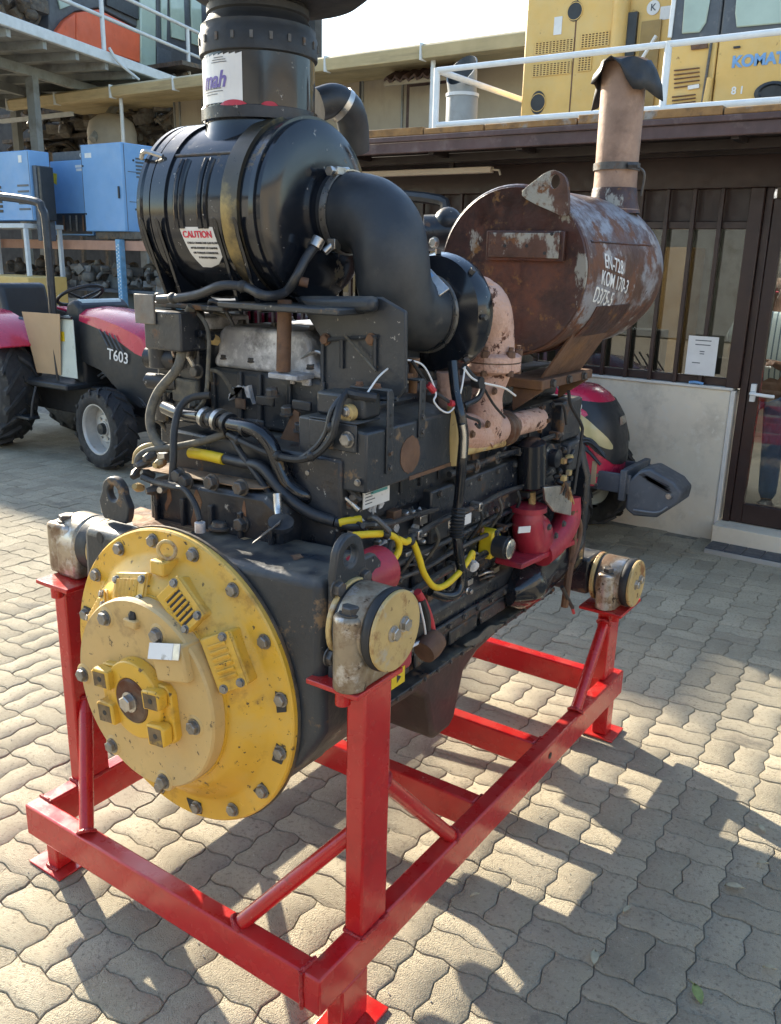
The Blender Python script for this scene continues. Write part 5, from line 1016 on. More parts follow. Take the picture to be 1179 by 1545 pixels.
# ------------------------------------------------------------------ tractors
def tractor(name, O, label, oh=.55, front=False, rotz=0.):
    t = thing(name, (0, 0, 0), label, 'tractor', 'red compact tractors parked in the yard')
    MT = Matrix.Translation(O) @ Matrix.Rotation(rotz, 4, 'Z')
    def B(g, nm, m, par=None, **k): g.xf(MT); return g.build(nm, m, par or t, **k)
    def wheel(cx, cy, r, w, rr, lugs, steer=0, s=-1):
        MW = Matrix.Translation((cx, cy, r)) @ Matrix.Rotation(steer, 4, 'Z')
        g = G(); d = (0, 1, 0)
        g.lathe((0, 0, 0), d, [(rr, -w*.42), (rr*1.1, -w*.5), (r*.80, -w*.52), (r*.93, -w*.44), (r*.955, 0), (r*.93, w*.44), (r*.80, w*.52), (rr*1.1, w*.5), (rr, w*.42)], 48, caps=False)
        g.xf(MW); ty = B(g, 'wheel', 'tyre', ang=45)
        for k in range(lugs):
            for sd_ in (-1, 1):
                a = 2*math.pi*(k+(.5 if sd_ > 0 else 0))/lugs; vs = []
                for (yy, da) in ((0, 0), (sd_*w*.28, -.10), (sd_*w*.53, -.26)):
                    for rad_, hw in ((r*.92, .045), (r*1.0, .032)):
                        rq = rad_ if abs(yy) < w*.4 else rad_*.93
                        for q in (-1, 1): b = a+da*1.5+q*hw*1.15; vs.append((rq*math.cos(b), yy, rq*math.sin(b)))
                fs = []
                for i in range(2):
                    o = i*4; fs += [(o+2, o+3, o+7, o+6), (o+0, o+2, o+6, o+4), (o+1, o+5, o+7, o+3)]
                fs += [(0, 1, 3, 2), (8, 10, 11, 9)]
                g = G(); g.add(vs, fs); g.xf(MW); B(g, 'tread_lug', 'tyre', ty, ang=30)
        g = G(); g.lathe((0, 0, 0), (0, s, 0), [(rr*1.04, w*.40), (rr*1.06, w*.44), (rr*.98, w*.44), (rr*.93, w*.36), (rr*.93, -w*.1), (rr*.62, -w*.02), (rr*.55, w*.06), (rr*.30, w*.07), (rr*.30, w*.13), (0, w*.14)], 40, caps=False); g.xf(MW); B(g, 'rim', 'rim', ty, ang=30)
        g = G(); g.lathe((0, s*w*.13, 0), (0, s, 0), [(rr*.24, 0), (rr*.22, .03), (0, .035)], 18); g.xf(MW); B(g, 'hub_cap', 'tblack', ty)
        for k in range(6): a = 2*math.pi*k/6; g = G(); g.lathe((rr*.43*math.cos(a), s*w*.06, rr*.43*math.sin(a)), (0, s, 0), [(.014, 0), (.012, .014)], 6); g.xf(MW); B(g, 'wheel_nut', 'steel', ty)
    for s in (-1, 1):
        wheel(0, s*.40, .335, .21, .205, 15, steer=rad(-6), s=s); wheel(-1.52, s*.47, .56, .32, .33, 18, s=s)
    # hood
    def hoodz(x): return (.86 if front else 1.)*np.interp(x, [-.45, -.1, oh-.25, oh-.08, oh], [1.275, 1.255, 1.14, 1.05, .86])
    xs = [-.42, -.2, 0.05, oh-.3, oh-.15, oh-.06, oh]
    def hw(x): return np.interp(x, [-.42, oh-.3, oh-.1, oh], [.275, .262, .215, .12])
    g = G(); vs = []; m = 7
    for x in xs:
        z1 = hoodz(x); h_ = hw(x); zs = z1-np.interp(x, [-.42, oh-.3, oh], [.10, .20, .16])
        vs += [(x, -h_-.003, zs), (x, -h_*.98, z1-.05), (x, -h_*.72, z1-.008), (x, 0, z1+.012), (x, h_*.72, z1-.008), (x, h_*.98, z1-.05), (x, h_+.003, zs)]
    fs = [(i*m+k, (i+1)*m+k, (i+1)*m+k+1, i*m+k+1) for i in range(len(xs)-1) for k in range(m-1)]; fs = [f[::-1] for f in fs]
    g.add(vs, fs+[tuple(range(m)), tuple((len(xs)-1)*m+k for k in range(m-1, -1, -1))]); hd = B(g, 'hood', 'tred', ang=45)
    g = G(); vs = []
    for x in xs:
        z1 = hoodz(x); h_ = hw(x); zs = z1-np.interp(x, [-.42, oh-.3, oh], [.10, .20, .16])+.002; zb = np.interp(x, [-.42, -.1, .1, oh-.2, oh], [.83, .76, .55, .50, .56])
        vs += [(x, -h_, zs), (x, -h_-.006, (zs+zb)/2), (x, -h_*.97, zb), (x, h_*.97, zb), (x, h_+.006, (zs+zb)/2), (x, h_, zs)]
    m = 6; fs = [(i*m+k, (i+1)*m+k, (i+1)*m+(k+1) % m, i*m+(k+1) % m) for i in range(len(xs)-1) for k in range(m)]
    g.add(vs, fs+[tuple(range(m-1, -1, -1)), tuple((len(xs)-1)*m+k for k in range(m))]); sp = B(g, 'side_panel', 'tblack', hd, ang=45)
    for k in range(4):
        g = G(); x = -.16+.062*k; g.tube([(x, -.281, 1.12-.012*k), (x+.10, -.281, .99-.012*k)], .006, 6, smooth=False); B(g, 'vent_slot', 'tgrey', hd)
    me = text('T603', .125, 'wpaint', 'model_number', hd, origin=(.055, -.282, .915), right=(1, 0, -.10), up=(.10, 0, 1), bold=.001, ext=.001)
    me.data.transform(MT)
    # cowl, dash, steering wheel
    g = G(); g.prism([(-.42, .84), (-.42, 1.28), (-.50, 1.345), (-.60, 1.31), (-.64, 1.20), (-.60, .66), (-.42, .62)], -.26, .26); B(g, 'cowl', 'tblack', bevel=.03)
    g = G(); g.prism([(-.44, 1.29), (-.49, 1.345), (-.55, 1.335), (-.60, 1.27)], -.22, .22); B(g, 'dash_cover', 'cream2', bevel=.02)
    c = V((-.78, .02, 1.36)); n = V((-.45, 0, .9)).normalized(); x_, y_, _ = frame(n)
    g = G(); g.tube([c+(x_*math.cos(a)+y_*math.sin(a))*.20 for a in np.linspace(0, 2*math.pi, 33)], .015, 8, 1, smooth=False)
    for a in (.4, 2.5, 4.6): g.cyl(c-n*.03, c+(x_*math.cos(a)+y_*math.sin(a))*.195, .010, seg=8)
    g.cyl(c-n*.03, c-n*.25, .022, seg=12); B(g, 'steering_wheel', 'tblack')
    # floor, fenders, seat, roll bar
    g = G(); g.prism([(-1.4, .60), (-.42, .60), (-.42, .655), (-1.4, .655)], -.45, .45); g.box((-2.0, -.2, .35), (-.3, .2, .62)); g.box((-.6, -.13, .40), (oh-.12, .13, .60)); g.box((-.1, -.33, .27), (.1, .33, .42)); B(g, 'chassis', 'tblack', bevel=.015)
    for s in (-1, 1):
        g = G(); a = arc(-1.52, .56, .66, 35, 165, 12); b = arc(-1.52, .56, .635, 165, 35, 12); g.prism(a+b, s*.28, s*.66); f = B(g, 'rear_fender', 'tred', bevel=.006)
        g = G(); g.prism(arc(-1.52, .56, .632, 38, 160, 12)+[(-1.9, .66), (-1.0, .66)], s*.275, s*.30); B(g, 'fender_side', 'tblack', f, bevel=.004)
    g = G(); g.tube([(-.74, -.30, .9), (-.76, -.28, 1.4), (-.80, -.25, 1.92), (-.85, -.24, 2.06), (-1.0, -.24, 2.13), (-2.1, -.24, 2.22)], .034, 8, 4); B(g, 'roll_bar', 'tblack')
    g = G(); g.prism([(-1.62, .98), (-1.10, .95), (-1.08, 1.03), (-1.50, 1.09), (-1.58, 1.43), (-1.68, 1.44)], -.24, .24); B(g, 'seat', 'tblack', bevel=.045, seg=3)
    g = G(); g.box((-1.55, -.32, 1.10), (-1.2, -.25, 1.16)); B(g, 'armrest', 'tgrey', bevel=.04)
    # entry panel with grab rail, step
    g = G(); g.prism([(-.66, .70), (-.40, .70), (-.40, 1.18), (-.46, 1.22), (-.60, 1.20), (-.66, 1.10)], -.35, -.345); B(g, 'entry_panel', 'cream2')
    g = G(); g.tube([(-.40, -.36, 1.20), (-.60, -.36, 1.19), (-.66, -.36, 1.12), (-.67, -.36, .95), (-.66, -.36, .66)], .013, 8); g.cyl((-.67, -.36, 1.0), (-.68, -.36, 1.45), .007, seg=6); B(g, 'grab_rail', 'tblack')
    g = G(); g.box((-.63, -.354, 1.00), (-.53, -.3505, 1.08)); B(g, 'sticker', 'ycable')
    for x in (-1.22, -.85): g = G(); g.tube([(x, -.45, .60), (x-.03 if x < -1 else x+.0, -.50, .45), (x+.0, -.52, .33)], .011, 8); B(g, 'step_bracket', 'tblack')
    g = G(); g.box((-1.25, -.56, .32), (-.83, -.45, .345)); B(g, 'step', 'tblack', bevel=.005)
    for k in range(10): g = G(); p = V((random.uniform(-.3, .15), -.24, random.uniform(.56, .78))); g.tube([p, p+V((.1, -.01, .03)), p+V((.2, 0, -.05))], .010, 6); B(g, 'engine_hose', 'tblack')
    if front:   # nose details: grille, headlight, bumper bracket and front weight
        def nose(s, z, off=0.):
            xf = oh+.02-np.interp(z, [.42, .60, .74, .85, .93, .98, 1.02], [.0, -.012, .0, .035, .085, .13, .20]); hw_ = np.interp(z, [.42, .80, .95, 1.02], [.235, .235, .205, .165])
            t = 1-abs(1-s); sg = -1 if s <= 1 else 1; L1 = .28
            if t < .45: x, y, nx, ny = xf-.17-L1*(1-t/.45), hw_, 0, 1
            else: a = (t-.45)/.55*math.pi/2; x, y, nx, ny = xf-.17+.17*math.sin(a), hw_*math.cos(a)**.75, math.sin(a), math.cos(a)
            return (x+nx*off, sg*(y+ny*off), z)
        def patch(zl, zh, s0, s1, off, nm, m, ns=44, nz=8, closed=False):
            g = G(); vs = [nose(s0+(s1-s0)*i/ns, zl(s0+(s1-s0)*i/ns)+(zh(s0+(s1-s0)*i/ns)-zl(s0+(s1-s0)*i/ns))*k/nz, off) for i in range(ns+1) for k in range(nz+1)]
            fs = [(i*(nz+1)+k, (i+1)*(nz+1)+k, (i+1)*(nz+1)+k+1, i*(nz+1)+k+1) for i in range(ns) for k in range(nz)]
            if closed: fs.append(tuple(i*(nz+1)+nz for i in range(ns, -1, -1))[::-1])
            g.add(vs, fs); return B(g, nm, m, hd if nm != 'nose' else None, ang=50)
        patch(lambda s: .44, lambda s: 1.02, 0, 2, 0, 'nose', 'tred', 80, 14, True)
        sy = lambda s: 1-abs(1-s)
        patch(lambda s: np.interp(sy(s), [0, .3, .6, .85, 1], [.86, .80, .66, .575, .56]), lambda s: np.interp(sy(s), [0, .45, .8, 1], [.965, .962, .945, .94]), 0, 2, .006, 'grille', 'tblack', 80)
        for c0 in (0, 1):
            f = (lambda s: s) if not c0 else (lambda s: 2-s)
            mid = lambda s: np.interp(f(s), [.16, .45, .82], [.93, .84, .685]); hh = lambda s: .070*max(0, math.sin(math.pi*(f(s)-.15)/.68))**.6
            patch(lambda s: mid(s)-hh(s), lambda s: mid(s)+hh(s)*.8, *((.16, .82) if not c0 else (1.18, 1.84)), .013, 'headlight', 'lens', 30)
        g = G(); g.prism([(oh+.006, .80), (oh+.020, .82), (oh+.012, .86), (oh-.002, .85)], -.03, .03); B(g, 'emblem', 'steel', hd)
        g = G(); p = nose(.62, .53, .006); g.box((p[0]-.016, p[1]-.008, .455), (p[0]+.012, p[1]+.004, .60)); B(g, 'tape_strip', 'cardboard', hd)
        g = G(); g.box((oh-.42, -.20, .42), (oh+.16, -.175, .54)); g.box((oh-.42, .175, .42), (oh+.16, .20, .54)); g.box((oh+.10, -.22, .38), (oh+.14, .22, .57)); B(g, 'front_bracket', 'tgrey', bevel=.006)
        for z in (.45, .51): g = G(); g.lathe((oh-.05, -.2005, z), (0, -1, 0), [(.013, 0), (.011, .008)], 6); B(g, 'bracket_bolt', 'steel')
        g = G(); pr_ = [(oh+.145, .33), (oh+.145, .50), (oh+.21, .58), (oh+.27, .60), (oh+.42, .54), (oh+.47, .49), (oh+.46, .42), (oh+.34, .31), (oh+.2, .295)]; g.prism(pr_, -.20, .02); fw = B(g, 'front_weight', 'tgrey', bevel=.014, seg=2)
        for k in range(3): g = G(); o = .024*k; g.prism([(oh+.205+o, .555-o*.5), (oh+.235+o, .568-o*.5), (oh+.40+o*.3, .515-o*.7), (oh+.385+o*.3, .50-o*.7)], -.2035, -.1985); B(g, 'moulded_slot', 'ink', fw)
        for k in range(0): g = G(); o = .018*k; g.tube([(oh+.20+o, -.201, .545-o*.4), (oh+.28+o, -.202, .545-o), (oh+.40, -.201, .49-o*1.0)], .009, 6); B(g, 'moulded_rib', 'tgrey2', fw)
        g = G(); g.tube([(oh+.20, -.206, .335), (oh+.34, -.206, .345), (oh+.40, -.206, .39)], .006, 6); B(g, 'moulded_rib', 'tgrey2', fw)
        g = G(); g.lathe((oh+.40, -.20, .455), (0, -1, 0), [(.02, 0), (.016, .012)], 12); B(g, 'weight_bolt', 'steel', fw)
    t.location = O
    for ch in t.children: ch.matrix_parent_inverse = Matrix.Translation(-V(O))
    return t
tractor('tractor', V((-3.89, 3.72, 0)), 'red and black tractor lettered T603 on its bonnet, left of the engine')
tractor('tractor', V((-.13, 4.02, -.02)), 'red nosed tractor with yellowed headlight and grey front weight by the office wall', oh=.33, front=True)
# cardboard leaning in the first tractor
c = [ay(33, 470, 3.33), ay(90, 474, 3.33), ay(92, 566, 3.36), ay(56, 562, 3.36)]
g = G(); g.add([tuple(p) for p in c]+[tuple(p+V((0, .006, 0))) for p in c], ((0,1,2,3),(7,6,5,4),(0,4,5,1),(1,5,6,2),(2,6,7,3),(3,7,4,0))); tag(g.build('cardboard_sheet', 'cardboard', smooth=False), 'plain brown cardboard sheet propped in the entry of the left tractor', 'cardboard')

# ------------------------------------------------------------------ storage rack with blue compressors, left background
YR = 9.5
rk = thing('storage_rack', tuple(ay(120, 480, YR)*1), 'blue perforated storage rack with salmon beams behind the left tractor', 'rack'); rk.location.z = 0
bz = ay(100, 362, YR).z; bz2 = ay(100, 376, YR).z; xl = ay(-40, 365, YR).x; xr = ay(330, 368, YR).x
G().box((xl, YR-.06, bz2), (xr, YR+.06, bz)).build('shelf_beam', 'beam', rk, bevel=.008); G().box((xl, YR+1.0, bz2), (xr, YR+1.12, bz)).build('shelf_beam', 'beam', rk, bevel=.008)
G().box((xl, YR+.07, bz-.04), (xr, YR+.99, bz-.005)).build('shelf_board', 'wood', rk)
for px in (191, 55-160, 360):
    p = ay(px, 380, YR)
    for y in (YR-.13, YR+1.13):
        g = G(); g.box((p.x-.055, y-.06, 0), (p.x+.055, y+.06, bz+.02)); po = g.build('rack_post', 'bluepost', rk, bevel=.006)
        if y < YR:
            for k in range(22):
                z = .5+k*.062
                for sx in (-.024, .024): G().lathe((p.x+sx, y-.0605, z+(.03 if sx > 0 else 0)), (0, -1, 0), [(.013, 0), (.013, .002)], 8).build('punched_hole', 'white', po)
zs = ay(100, 432, YR).z
G().box((xl, YR-.02, zs-.06), (xr, YR+1.0, zs)).build('lower_shelf', 'tgrey', rk, bevel=.006)
rk2 = thing('metal_frame_rack', tuple(ay(20, 400, 8.6)), 'pale grey steel frame rack carrying the leftmost blue compressor', 'rack'); rk2.location.z = 0
zt2 = ay(20, 337, 8.6).z; a, b = ay(-60, 340, 8.6), ay(37, 340, 8.6)
for x in (a.x, b.x-.06):
    for y in (8.6, 9.3): G().box((x, y, 0), (x+.07, y+.07, zt2-.081)).build('frame_post', 'greyrail', rk2, bevel=.006)
G().box((a.x, 8.58, zt2-.08), (b.x+.02, 9.4, zt2)).build('frame_top', 'greyrail', rk2, bevel=.006)
def cabinet(px0, px1, pyt, pyb, y, depth, label, m='blue', extra=None):
    a, b = ay(px0, pyb, y), ay(px1, pyt, y); t = thing('air_compressor', (a.x, y, a.z), label, 'compressor', 'blue compressors stored on the racks')
    g = G(); g.box((a.x, y, a.z), (b.x, y+depth, b.z)); bd = g.build('cabinet', m, t, bevel=.015)
    if extra: extra(t, bd, a, b, y)
    return t
def ex1(t, bd, a, b, y):
    W2 = b.x-a.x; H = b.z-a.z
    for k in range(6): G().box((a.x+.05, y-.012, a.z+H*(.12+.07*k)), (a.x+W2*.62, y-.001, a.z+H*(.16+.07*k))).build('vent_slat', 'junk', t, bevel=.004)
    G().box((b.x-.3, y-.006, b.z-.2), (b.x-.2, y-.001, b.z-.08)).build('sticker', 'label', t); G().box((b.x-.02, y-.004, a.z+.02), (b.x-.012, y-.0005, b.z-.02)).build('panel_joint', 'tgrey', t)
    for k in range(5): G().box((b.x-.40, y-.008, a.z+H*(.15+.085*k)), (b.x-.06, y-.001, a.z+H*(.18+.085*k))).build('vent_slat', 'tgrey', t, bevel=.003)
    G().box((b.x+.002, y+.05, a.z-.35), (b.x+.11, y+.36, b.z-.25)).build('radiator', 'tgrey', t, bevel=.01)
    G().box((b.x+.112, y+.07, a.z+.0), (b.x+.2, y+.34, b.z-.27)).build('radiator_core', 'tblack', t, bevel=.01)
cabinet(-60, 42, 226, 333, 8.7, .42, 'blue compressor with louvred grille at the far left on a grey frame', extra=ex1)
def ex2(t, bd, a, b, y):
    W2 = b.x-a.x; H = b.z-a.z
    G().box((a.x+.06, y-.004, a.z+.03), (b.x-.02, y-.001, a.z+H*.30)).build('open_bay', 'tblack', t)
    for k in range(4): G().box((a.x+W2*(.25+.17*k), y-.02, a.z+.08), (a.x+W2*(.29+.17*k), y-.005, a.z+H*.27)).build('bay_pipe', random.choice(['junk2', 'rustbrown']), t, bevel=.005)
    G().box((a.x+.03, y+.05, b.z+.002), (b.x-.02, y+.7, b.z+.16)).build('dryer_block', 'tgrey', t, bevel=.01)
    for s in (0, .10): ring((b.x-.14-s, y+.045, b.z+.08), (0, 1, 0), .042, .014, .012, 20).build('gauge', 'white', t)
    text('AIRPLUS', .085, 'white', 'lettering', t, origin=(a.x+W2*.72, y-.003, b.z-.10)) if False else None
    for k, (w2, z) in enumerate(((.32, .09), (.30, .15), (.12, .26))): G().box((b.x-.06-w2, y-.004, b.z-z-.045), (b.x-.06, y-.001, b.z-z)).build('lettering', 'label', t)
    G().prism([(a.x+.05, b.z-.2), (a.x+.2, b.z-.22), (a.x+.17, b.z-.42), (a.x+.08, b.z-.38)], y-.004, y-.001).build('yellow_stain', 'ycable', t)
cabinet(84, 133, 240, 355, 9.6, .9, 'blue compressor with a twin gauge dryer on top, between two others', extra=ex2)
def ex3(t, bd, a, b, y):
    for z in (a.z+.3, b.z-.35): G().lathe((a.x+.05, y-.001, z), (0, -1, 0), [(.018, 0), (.015, .012)], 10).build('panel_lock', 'tblack', t); G().lathe((b.x+.001, y+.25, z+.08), (1, 0, 0), [(.02, 0), (.016, .012)], 10).build('panel_lock', 'tblack', t)
    G().box((b.x-.004, y+.05, a.z+.02), (b.x+.004, y+.06, b.z-.02)).build('panel_joint', 'tgrey', t)
    for z in (a.z+(b.z-a.z)*.34, a.z+(b.z-a.z)*.68): G().box((b.x+.0005, y+.12, z), (b.x+.004, y+.9, z+.012)).build('panel_joint', 'tgrey', t)
    for k in range(6): G().box((b.x+.0005, y+.3, b.z-.25-.06*k), (b.x+.008, y+.8, b.z-.222-.06*k)).build('vent_slat', 'tgrey', t)
    G().box((a.x+.012, y-.004, a.z+.03), (a.x+.022, y-.0005, b.z-.03)).build('panel_joint', 'tgrey', t); G().box((b.x-.12, y-.03, a.z+.55), (b.x-.09, y-.001, a.z+.75)).build('handle', 'tblack', t, bevel=.005); G().box((a.x+.12, y-.004, b.z-.22), (a.x+.30, y-.0005, b.z-.14)).build('sticker', 'label', t)
    G().box((a.x+.2, y+.05, a.z-.13), (b.x+.5, y+.8, a.z-.002)).build('pallet', 'junk', t, bevel=.01)
cabinet(130, 182, 214, 349, 9.35, 1.0, 'tall light blue compressor cabinet beside the engine air cleaner', extra=ex3)
# grey tarpaulin and scrap below the shelf
g = G(); p = ay(165, 430, YR+.15); n = 16; vs = []
for i in range(7):
    for k in range(n): a = 2*math.pi*k/n; r = (.62-.085*i)*(1+.12*math.sin(3*a+i)+.05*math.sin(7*a)); vs.append((p.x+r*1.1*math.cos(a), p.y+.25+r*.5*math.sin(a), zs-.5+.16*i))
g.add(vs, [(i*n+k, i*n+(k+1) % n, (i+1)*n+(k+1) % n, (i+1)*n+k) for i in range(6) for k in range(n)]+[tuple(6*n+k for k in range(n))]); tag(g.build('tarpaulin', 'tarp', ang=60), 'crumpled grey tarpaulin heaped beside the blue rack post', 'tarpaulin')
def heap(name, m, label, pts, smin, smax, n, kind='stuff'):
    g = G()
    for k in range(n):
        c = pts(); s = random.uniform(smin, smax); q = random.random()
        mr = Matrix.Translation(c) @ Matrix.Rotation(random.uniform(0, 6), 4, 'Z') @ Matrix.Rotation(random.uniform(-.7, .7), 4, 'X')
        h = G()
        if q < .34: h.lathe((0, 0, -s*.5), (0, 0, 1), [(s*.4, 0), (s*.5, s*.15), (s*.5, s*.6), (s*.25, s*.8), (s*.2, s*1.1)], 12)
        elif q < .6: h.box((-s*.6, -s*.35, -s*.3), (s*.6, s*.35, s*.3))
        elif q < .84: h.tube([(-s, 0, 0), (-s*.3, .1*s, s*.4), (s*.4, -.2*s, s*.2), (s, 0, -s*.2)], s*.13, 8)
        elif q < .88: h.sphere((0, 0, 0), s*.45, 10, 7, (1, .8, .7))
        else: h.lathe((0, 0, 0), (0, 1, 0), [(s*.25, 0), (s*.55, 0), (s*.55, s*.2), (s*.25, s*.2), (s*.25, 0)], 16, caps=False)
        h.xf(mr); g.add(h.v, h.f)
    return tag(g.build(name, m), label, 'scrap', kind=kind)
xA, xB = ay(85, 420, YR).x, ay(330, 420, YR).x
heap('scrap_engine_parts', 'junk2', 'light alloy engine parts piled on the lower rack shelf', lambda: V((random.uniform(xA, xB), YR+random.uniform(.0, .7), zs+random.uniform(.02, .38))), .10, .26, 90)
heap('scrap_engine_parts', 'junk', 'oily brown engine parts piled on the lower rack shelf', lambda: V((random.uniform(xA-2, xB), YR+random.uniform(.2, .9), zs+random.uniform(.02, .42))), .12, .3, 90)
# yellow and dark gear behind the seat
g = G(); a, b = ay(-30, 455, 8.2), ay(42, 418, 8.2); g.box((a.x, 8.2, a.z), (b.x, 9.0, b.z)); tag(g.build('yellow_crate', 'yellow2', bevel=.02), 'flat yellow steel crate behind the seat of the left tractor', 'crate')

# ------------------------------------------------------------------ shed with tan gutter behind
YF = 13.5
sh_ = thing('storage_shed', (-10, YF+1.5, 0), 'long shed with tan gutter fascia, beige sheet wall and dark open bay', 'building')
zf0, zf1 = ay(305, 131, YF).z, ay(305, 114, YF).z
x = ay(14, 160, YF).x; xe = ay(860, 50, YF).x
k = 0; jx = [ay(q, 120, YF).x for q in (14, 87, 172, 268, 370, 497, 640, 860)]
for a, b in zip(jx, jx[1:]):
    g = G(); g.prism([(YF-.10, zf0), (YF+.04, zf0-.02), (YF+.06, zf1), (YF-.06, zf1+.03), (YF-.14, zf1-.02)], a+.012, b-.012, 'x'); g.build('gutter', 'fascia', sh_, bevel=.01)
    G().box((a-.012, YF-.16, zf0-.03), (a+.012, YF+.04, zf1+.035)).build('gutter_strap', 'railwhite', sh_)
G().box((jx[0]+.3, YF+.062, zf1-.10), (xe, YF+2.2, zf1-.04)).build('canopy_roof', 'fascia', sh_)
xw = ay(264, 160, YF+1.7).x
G().box((xw, YF+1.7, 0), (xe+2, YF+1.9, zf1-.1)).build('wall', 'beigewall', sh_)
for q in (264, 272, 306, 545, 548, 608, 715): 
    p = ay(q, 160, YF+1.7); G().box((p.x-.02, YF+1.66, 2), (p.x+.02, YF+1.699, zf1-.1)).build('wall_joint', 'deckgrey' if q != 545 else 'darkpanel', sh_)
a, b = ay(618, 240, YF+1.66), ay(672, 127, YF+1.66); G().box((a.x-.09, YF+1.62, a.z), (b.x+.3, YF+1.69, b.z+.09)).build('door_frame', 'brownslab', sh_, bevel=.01); G().box((a.x, YF+1.60, a.z), (b.x+.25, YF+1.619, b.z)).build('door', 'beigewall', sh_)
a, b = ay(588, 122, YF+1.0), ay(725, 78, YF+1.4); g = G(); n = 28
vs = []
for i in range(n+1):
    xx = a.x+(b.x-a.x)*i/n; dz = .05*math.sin(i*1.9)
    vs += [(xx, YF+.8, a.z+dz), (xx, YF+1.69, b.z+dz), (xx, YF+1.69, b.z+dz-.02), (xx, YF+.8, a.z+dz-.05)]
g.add(vs, [f for i in range(n) for f in ((i*4, i*4+4, i*4+5, i*4+1), (i*4+3, i*4+2, i*4+6, i*4+7), (i*4, i*4+3, i*4+7, i*4+4))]); g.build('door_canopy', 'brownslab', sh_); G().box((a.x, YF+.84, a.z-.12), (b.x-.3, YF+.9, a.z-.052)).build('canopy_beam', 'beigewall', sh_)
for q, y1 in ((177, 260), (648, 200)): 
    p = ay(q, 140, YF); G().cyl((p.x, YF+.1, ay(q, y1, YF).z), (p.x, YF+.1, zf0), .045, seg=12).build('downpipe', 'railwhite', sh_)
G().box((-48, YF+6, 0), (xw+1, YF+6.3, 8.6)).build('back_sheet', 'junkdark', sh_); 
# dark bay: racks with scrap
for q in (70, 112, 150, 215, 250):
    p = ay(q, 180, YF+2.6); G().box((p.x-.06, YF+2.55, 0), (p.x+.06, YF+2.65, zf0+.4)).build('bay_post', 'junk', sh_)
for py in (120, 165, 205): 
    z = ay(120, py, YF+2.6).z; G().box((jx[0]-4, YF+2.2, z-.10), (xw-.2, YF+3.4, z)).build('bay_shelf', 'junk', sh_)
for j, py in enumerate((118, 163, 203, 245)):
    z = ay(120, py, YF+2.6).z; heap('hanging_scrap', 'junk' if j % 2 else 'junk2', ('grey machine parts stacked on the top shelf of the dark bay', 'oily machine parts on the middle shelf of the dark bay', 'grey machine parts on the lower shelf of the dark bay', 'oily machine parts on the floor shelf of the dark bay')[j], lambda: V((random.uniform(jx[0]-3, ay(150, 118, YF+2.6).x if j == 0 else xw-.4), YF+random.uniform(2.0, 3.2), z+random.uniform(.0, .42))), .16, .5, 110)
g = G(); p = ay(155, 200, YF+.9); g.lathe((p.x, YF+1.2, ay(155, 230, YF+.9).z-1.0), (0, 0, 1), [(.62, 0), (.62, 1.5), (.55, 1.75), (.3, 1.93), (0, 1.96)], 32); tag(g.build('storage_tank', 'tank', ang=50), 'pale beige domed tank in the shed behind the blue compressors', 'tank')
G().box((ay(0, 185, YF+.3).x, YF+.3, ay(0, 186, YF+.3).z), (ay(110, 215, YF+.3).x, YF+.4, ay(0, 180, YF+.3).z)).build('cross_rail', 'greyrail', sh_)
# ------------------------------------------------------------------ steel mezzanine with orange excavator, upper left
ZD = 5.8
A = az(0, 36, ZD); Bp = az(262, 128, ZD); ed = (Bp-A).normalized(); nl = V((-ed.y, ed.x, 0)); A = A-ed*2.2; Bq = A+ed*9.5
mz = thing('mezzanine_deck', (A.x, A.y, 0), 'raised grey steel deck with pipe railing above the storage shed', 'mezzanine')
def dk(s, o, z): return A+ed*s+nl*o+V((0, 0, z))
def obox(s0, s1, o0, o1, z0, z1, nm, m, par=None, bev=0, thing_=None):
    vs = [A+ed*s+nl*o+V((0, 0, z-ZD)) for z in (z0, z1) for s, o in ((s0, o0), (s1, o0), (s1, o1), (s0, o1))]
    g = G(); g.add(vs, ((3,2,1,0),(4,5,6,7),(0,1,5,4),(1,2,6,5),(2,3,7,6),(3,0,4,7))); return g.build(nm, m, par or mz, bevel=bev)
obox(0, 9.5, .12, 9, ZD+.02, ZD+.16, 'deck_plate', 'deckgrey'); obox(0, 9.5, 0, .118, ZD, ZD+.22, 'edge_beam', 'greyrail', bev=.02)
for k in range(9): obox(.4+k*1.05, .52+k*1.05, .12, 9, ZD-.14, ZD+.019, 'joist', 'deckgrey')
for o in (1.6, 3.6, 5.6): obox(0, 9.5, o, o+.16, ZD-.34, ZD-.142, 'girder', 'deckgrey')
for s in (.5, 5.0, 9.2):
    for o in (1.6, 5.6): obox(s, s+.2, o, o+.2, 0, ZD-.341, 'column', 'deckgrey')
p0, p1 = dk(7.2, 1.7, -1.4), dk(8.4, 1.7, -.35); G().cyl(p0, p1, .10, seg=8).build('knee_brace', 'deckgrey', mz)
def apl(px, py, off):   # point on the vertical plane parallel to the deck edge
    d = _ray(px, py); P0 = A+nl*off; return CAM+d*((P0-CAM).dot(nl)/d.dot(nl))
for px in (157, 284, -60):
    p = apl(px, 70, .06); q = V((p.x, p.y, ZD+.22)); G().cyl(q, q+V((0, 0, 1.25)), .05, seg=10).build('rail_post', 'greyrail', mz)
for py in ((190, 0, 305, 50), (90, 0, 290, 80)):
    a, b = apl(py[0], py[1], .06), apl(py[2], py[3], .06); d = (b-a); d.z = 0; d = d.normalized(); zz = (a.z+b.z)/2
    G().cyl(V((a.x, a.y, zz))-d*6, V((b.x, b.y, zz))+d*.6, .042, seg=10).build('railing', 'greyrail', mz)
hose_ = G().tube([apl(165, 72, -.02), apl(180, 95, -.1), apl(210, 120, -.2)], .03, 6).build('hanging_cable', 'greyrail', mz)
